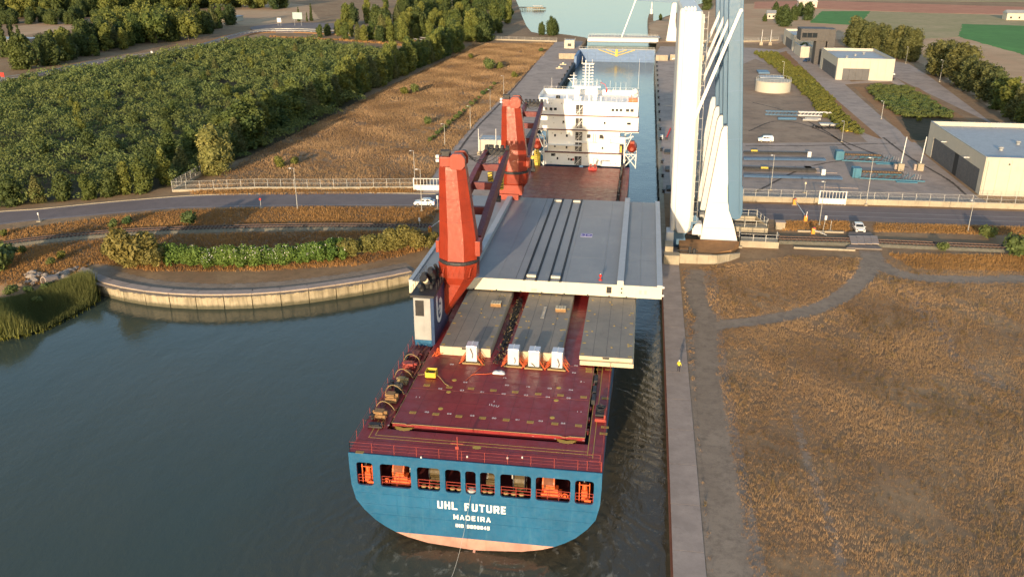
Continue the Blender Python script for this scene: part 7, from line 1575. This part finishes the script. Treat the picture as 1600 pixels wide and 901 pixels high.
for i, (u, v, s) in enumerate(((18, 462, .9), (46, 458, .7), (74, 455, .8), (104, 452, .7), (128, 450, .6), (8, 480, .7), (60, 474, .6), (140, 447, .5))):
    bush(SC[i % 3], W(u, v, 1.6), (s, s, s*.8), 'bank_bush', 'low green bush growing among the reeds on the left bank', group='bushes among the reeds')
# clipped hedge strip in the yard: many rounded mounds in rows
hp = [(1178, 84), (1226, 84), (1262, 118), (1300, 158), (1346, 212), (1312, 206), (1282, 178), (1246, 140), (1212, 108)]
hw = WP(hp)
ct = scatter(hw, 2.6, .12)[:300]
for (x, y) in ct: bush(HG[int(x*7) % 3], (x, y, G), (R_(.8, 1.0), R_(.9, 1.1), R_(.75, .95)), 'hedge_mound', 'rounded yellow green mound in the long planted strip of the yard', group='planted mounds of the yard strip')
gp_ = WP([(1352, 138), (1412, 136), (1440, 150), (1500, 188), (1462, 186), (1410, 184), (1376, 162)])
for (x, y) in scatter(gp_, 3.0, .3): bush(SC[int(x) % 3], (x, y, G), (R_(.9, 1.3), R_(.9, 1.3), R_(.45, .8)), 'garden_shrub', 'low green shrub in the garden plot between the cream halls', group='garden shrubs between the halls')
for k in range(18):
    u = 672+100*k/17; v = 222-88*k/17; bush(SC[k % 3], W(u, v), R_(.45, .75), 'row_bush', 'small bright green bush in the row along the left quay field', group='small bushes in the row along the left quay')
# thicket: one mass of low trees and shrubs
def mass(name, pts, per, size, m, hr, rr, lb, cat, squash=1.0, tone_scale=1.0, seed=5):
    rg = np.random.default_rng(seed); Ps = []; Ns = []; T = []; S = []
    for (x, y) in pts:
        pn = .5+.5*math.sin(x*.05+math.sin(y*.031)*2)*math.sin(y*.043+1); h = (hr[0]+(hr[1]-hr[0])*rg.uniform()**1.6)*(.75+.5*pn); r = rg.uniform(*rr)*(.8+.4*pn); d = math.hypot(x, y); n = int(per*min(1.6, max(.5, 300/d))); D_ = rg.normal(0, 1, (n, 3)); D_[:, 2] = np.abs(D_[:, 2])*.9; D_ /= np.linalg.norm(D_, axis=1)[:, None]
        k = 3; cx = rg.uniform(-r*.6, r*.6, (k, 2)); kk = rg.integers(0, k, n); q = D_*np.array([r*.75, r*.75, h*.55])*rg.uniform(.8, 1.1, n)[:, None]; q[:, 0] += x+cx[kk, 0]; q[:, 1] += y+cx[kk, 1]; q[:, 2] += G+h*.42
        Ps.append(q); Ns.append(D_); b = rg.uniform(0, .45)+.25*pn; T.append(np.full(n, b)+rg.uniform(0, .45, n)); S.append(np.full(n, size*max(.9, d/330)))
    P = np.concatenate(Ps); N = np.concatenate(Ns); V = cards(P, N, np.concatenate(S), rg, 1.5, .7); me = fast_mesh(name, V, 4, m)
    if len(me.polygons) == len(P): set_tone(me, np.concatenate(T))
    return tag(link(me, name), lb, cat, kind='stuff')
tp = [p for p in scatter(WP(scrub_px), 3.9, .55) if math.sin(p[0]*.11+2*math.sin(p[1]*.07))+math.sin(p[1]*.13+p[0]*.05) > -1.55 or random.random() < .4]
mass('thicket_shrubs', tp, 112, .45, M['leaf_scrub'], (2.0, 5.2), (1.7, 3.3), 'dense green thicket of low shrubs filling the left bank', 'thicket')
ep = [(x+R_(-1.5, 1.5), y-6+R_(-2, 1)) for x, y in densify([(p[0], p[1]) for p in smooth_line(WP([(-60, 146), (30, 133), (100, 121), (180, 108), (260, 92), (340, 76), (420, 66), (500, 66)]))], 3.0, .8, False)]
mass('roadside_scrub', ep, 50, .6, M['leaf_tamarisk'], (1.6, 3.0), (1.4, 2.2), 'rusty roadside scrub along the near edge of the highway', 'scrub', seed=6)
# grass: tufts of blades
def blades(name, pts, n, h, w, m, lb, cat, seed=3, lean=.35, zoff=0.0, clump=.28):
    rg = np.random.default_rng(seed); P = np.array(pts); k = len(P); d = np.hypot(P[:, 0], P[:, 1]); rep = np.repeat(np.arange(k), n); N_ = len(rep)
    gx = np.sin(P[:, 0]*.31+np.sin(P[:, 1]*.17)*2)+np.sin(P[:, 1]*.23+P[:, 0]*.11); hh = h*np.maximum(.3, 1+clump*.55*gx)[rep]*rg.uniform(.45, 1.25, N_); sc = np.clip(d/110, .8, 3.5)[rep]
    b = np.zeros((N_, 3)); b[:, 0] = P[rep, 0]+rg.normal(0, .13, N_)*sc; b[:, 1] = P[rep, 1]+rg.normal(0, .13, N_)*sc; b[:, 2] = G+zoff
    a = rg.uniform(0, np.pi*2, N_); ww = w*sc*rg.uniform(.6, 1.4, N_); dx = np.stack([np.cos(a)*ww, np.sin(a)*ww, np.zeros(N_)], 1); tp_ = b+np.stack([rg.normal(0, lean, N_)*hh, rg.normal(0, lean, N_)*hh, hh], 1)
    V = np.stack([b-dx, b+dx, tp_], 1).reshape(-1, 3); me = fast_mesh(name, V, 3, m)
    if len(me.polygons) == N_: set_tone(me, np.clip(.4+.22*gx[rep]+rg.uniform(-.35, .35, N_), 0, 1))
    return tag(link(me, name), lb, cat, kind='stuff')
tracks = [(smooth_line(WP([(1150, 960), (1140, 901), (1124, 780), (1112, 680), (1104, 600), (1102, 540), (1106, 505), (1090, 470), (1084, 440)])), 2.0), (smooth_line(WP([(1100, 512), (1140, 506), (1190, 500), (1250, 489), (1300, 472), (1336, 446), (1358, 420), (1362, 400), (1352, 380), (1342, 366)])), 1.9), (smooth_line(WP([(1362, 400), (1376, 414), (1400, 426), (1440, 434), (1520, 437), (1600, 436), (1720, 436)])), 1.9), (smooth_line(WP([(1240, 640), (1262, 720), (1290, 800), (1320, 901), (1340, 980)])), .5), ([(11.6, 20), (11.6, 153)], 1.5)]
TR = np.array([(p[0], p[1], w) for L, w in tracks for p in densify(L, .8, 0, False)])
def off_track(P):
    P = np.array(P); keep = np.ones(len(P), bool)
    for i in range(0, len(P), 4000):
        q = P[i:i+4000]; dd = np.hypot(q[:, 0:1]-TR[None, :, 0], q[:, 1:2]-TR[None, :, 1])-TR[None, :, 2]; keep[i:i+4000] = dd.min(1) > np.random.default_rng(i).uniform(-.5, .3, len(q))
    return [tuple(p) for p in P[keep]]
def pts_in(px, n, seed, near_bias=True):
    P = WP(px) if not isinstance(px[0][0], float) or px[0][0] > 400 else px; rg = np.random.default_rng(seed); x0, x1 = min(p[0] for p in P), max(p[0] for p in P); y0, y1 = min(p[1] for p in P), max(p[1] for p in P); out = []
    while len(out) < n:
        X = rg.uniform(x0, x1, n); Y_ = rg.uniform(y0, y1, n)
        for x, y in zip(X, Y_):
            if inside(x, y, P) and (not near_bias or rg.uniform() < min(1, (110/math.hypot(x, y))**1.2)): out.append((x, y))
            if len(out) >= n: break
    return out
def pnoise(x, y): return math.sin(x*.21+1.7*math.sin(y*.13))+math.sin(y*.27+1.3*math.sin(x*.17+2))+.8*math.sin(x*.71+y*.53+math.sin(y*.4)*2)
def bare(P): return [p for p in P if pnoise(*p) > -1.25 or random.random() < .35]
fieldR = [(9.0, 55.0), (9.0, 153.0), (21.0, 158.0), (31.0, 164.0), (75.0, 164.0), (110.0, 168.0), (110.0, 120.0), (70.0, 60.0), (55.0, 45.0), (20.0, 45.0)]
blades('dry_grass_right', off_track(bare(pts_in(fieldR, 95000, 1))), 6, .32, .019, M['drygrass'], 'rusty brown dry grass covering the field right of the quay', 'grass', lean=.17)
wp_ = [p for p in off_track(pts_in(fieldR, 9000, 21)) if pnoise(p[0]*.9+30, p[1]*.9)+random.uniform(-1.5, 1.5) > .9]
blades('tall_weeds_right', wp_, 7, .6, .035, M['weeds'], 'taller brown and olive weeds standing in patches in the right field', 'weeds', seed=22)
fl = [(345, 275), (400, 240), (470, 205), (560, 160), (620, 130), (700, 92), (740, 68), (864, 68), (800, 138), (750, 185), (700, 240), (664, 290), (500, 293), (300, 294)]
blades('dry_grass_left', bare(pts_in([tuple(map(float, p)) for p in WP(fl)], 52000, 2, False)), 4, .5, .04, M['drygrass'], 'golden dry grass of the sloping field between the tree belt and the left quay', 'grass', seed=4)
sl = [(0, 362), (120, 346), (281, 328), (500, 324), (690, 325), (672, 350), (500, 350), (250, 355), (100, 366), (0, 378)]
blades('verge_grass_left', pts_in([tuple(map(float, p)) for p in WP(sl)], 9000, 5, False), 3, .5, .04, M['verge_grass'], 'orange dry grass between the left road and the railway', 'grass', seed=5)
sl = [(0, 392), (150, 374), (250, 368), (500, 362), (672, 362), (660, 392), (560, 415), (400, 424), (240, 424), (150, 412), (128, 424), (110, 440), (60, 444), (0, 446), (-40, 446), (-40, 400)]
blades('verge_grass_quay', pts_in([tuple(map(float, p)) for p in WP(sl)], 15000, 6, False), 3, .5, .04, M['verge_grass'], 'rusty grass around the hedge above the curved quay wall', 'grass', seed=6)
sl = [(1222, 346), (1325, 346), (1328, 362), (1222, 360)]; sl2 = [(1366, 349), (1600, 356), (1700, 360), (1700, 372), (1600, 368), (1366, 362)]; sl3 = [(1385, 396), (1600, 400), (1700, 402), (1700, 424), (1600, 424), (1430, 420)]
blades('verge_grass_right', pts_in([tuple(map(float, p)) for p in WP(sl)], 1200, 7, False)+pts_in([tuple(map(float, p)) for p in WP(sl2)], 3500, 8, False)+pts_in([tuple(map(float, p)) for p in WP(sl3)], 4000, 9, False), 3, .42, .04, M['verge_grass'], 'orange dry grass strips between the right road and the railway', 'grass', seed=7)
sl = [(480, 292), (650, 292), (650, 302), (300, 305), (300, 298)]; blades('verge_grass_fence', pts_in([tuple(map(float, p)) for p in WP(sl)], 2500, 10, False), 3, .45, .04, M['verge_grass'], 'orange grass strip between the left fence and the road', 'grass', seed=8)
emb = [(x, y-5.6+R_(-4, 1.5)) for x, y in densify(smooth_line(WP([(430, 56), (470, 58), (530, 61), (600, 66), (680, 74)])), .5, .3, False)]
blades('embankment_grass', emb, 5, .9, .12, M['verge_grass'], 'glowing dry grass on the embankment by the roundabout', 'grass', seed=9)
# reeds at the water's edge, lower left
blades('reed_fringe', [(x+R_(-1.2, 1.6), y+R_(-2.0, .8)) for x, y in densify(WP([(-40, 530), (0, 524), (40, 518), (80, 504), (118, 484), (147, 466)], 0.3), .12, .2, False)], 5, 2.1, .05, M['leaf_hedge'], 'ragged pale reeds along the outer edge of the reed bed', 'reeds', seed=13, lean=.2, zoff=-2.5, clump=1.2)
rp = [(-30, 448), (0, 452), (40, 449), (90, 447), (132, 444), (150, 454), (147, 468), (118, 484), (80, 504), (40, 518), (0, 524), (-40, 530)]
blades('reed_bed', pts_in([tuple(map(float, p)) for p in WP(rp, 1.0)], 26000, 11, False), 4, 1.9, .045, M['reed'], 'dense green reed bed at the water edge in the lower left', 'reeds', seed=12, lean=.12, zoff=-1.9, clump=1.0)
# riprap rocks and a concrete pipe at the start of the curved wall
random.seed(31); rk = None
for i in range(46):
    u = R_(42, 132); v = 441-(u-42)*.12+R_(-13, 3); x, y = W2(u, v); s = R_(.45, 1.0)
    if rk is None or i % 9 == 0:
        V = []; q = MB(); bm = bmesh.new(); bmesh.ops.create_icosphere(bm, subdivisions=1, radius=1)
        for vtx in bm.verts: vtx.co *= R_(.7, 1.15); vtx.co.z *= .7
        rme = bpy.data.meshes.new('rock'); bm.to_mesh(rme); bm.free(); rme.materials.append(M['rock'] if 'rock' in M else M.setdefault('rock', paint('rock', (.33, .28, .23), .9, wear=.5, scale=.8))); rk = rme
    o = link(rk, 'rock', None, (x, y, G-.1+s*.2), R_(0, 6), (s*1.2, s, s)); tag(o, 'pale broken rock in the heap at the left end of the curved wall', 'rock', group='rocks heaped beside the reeds')
x, y = W2(78, 441); q = MB(); q.lathe((0, 0, 0), [(.75, -1.2), (.75, 1.2), (.58, 1.2), (.58, -1.2)], n=18); o = q.build('concrete_pipe', M['conc_cap'], None, smooth=True); o.location = (x, y, G+.5); o.rotation_euler = (R(80), 0, R(-20)); tag(o, 'short concrete pipe lying among the rocks beside the reeds', 'pipe')
for me in bpy.data.meshes: me.use_fake_user = False

HAZE = False
if HAZE:
    hz = NT('air_haze'); hz.n.remove(hz.b); v_ = hz.n.new('ShaderNodeVolumePrincipled'); v_.inputs['Color'].default_value = (.85, .88, .95, 1); v_.inputs['Density'].default_value = .00014; v_.inputs['Anisotropy'].default_value = .3
    hz.lk(v_.outputs[0], hz.out.inputs['Volume']); ho = MB().bx(-4900, 4900, -2900, 8900, -3.5, 64).build('haze', hz.m); ho['kind'] = 'stuff'; scene.cycles.volume_bounces = 0
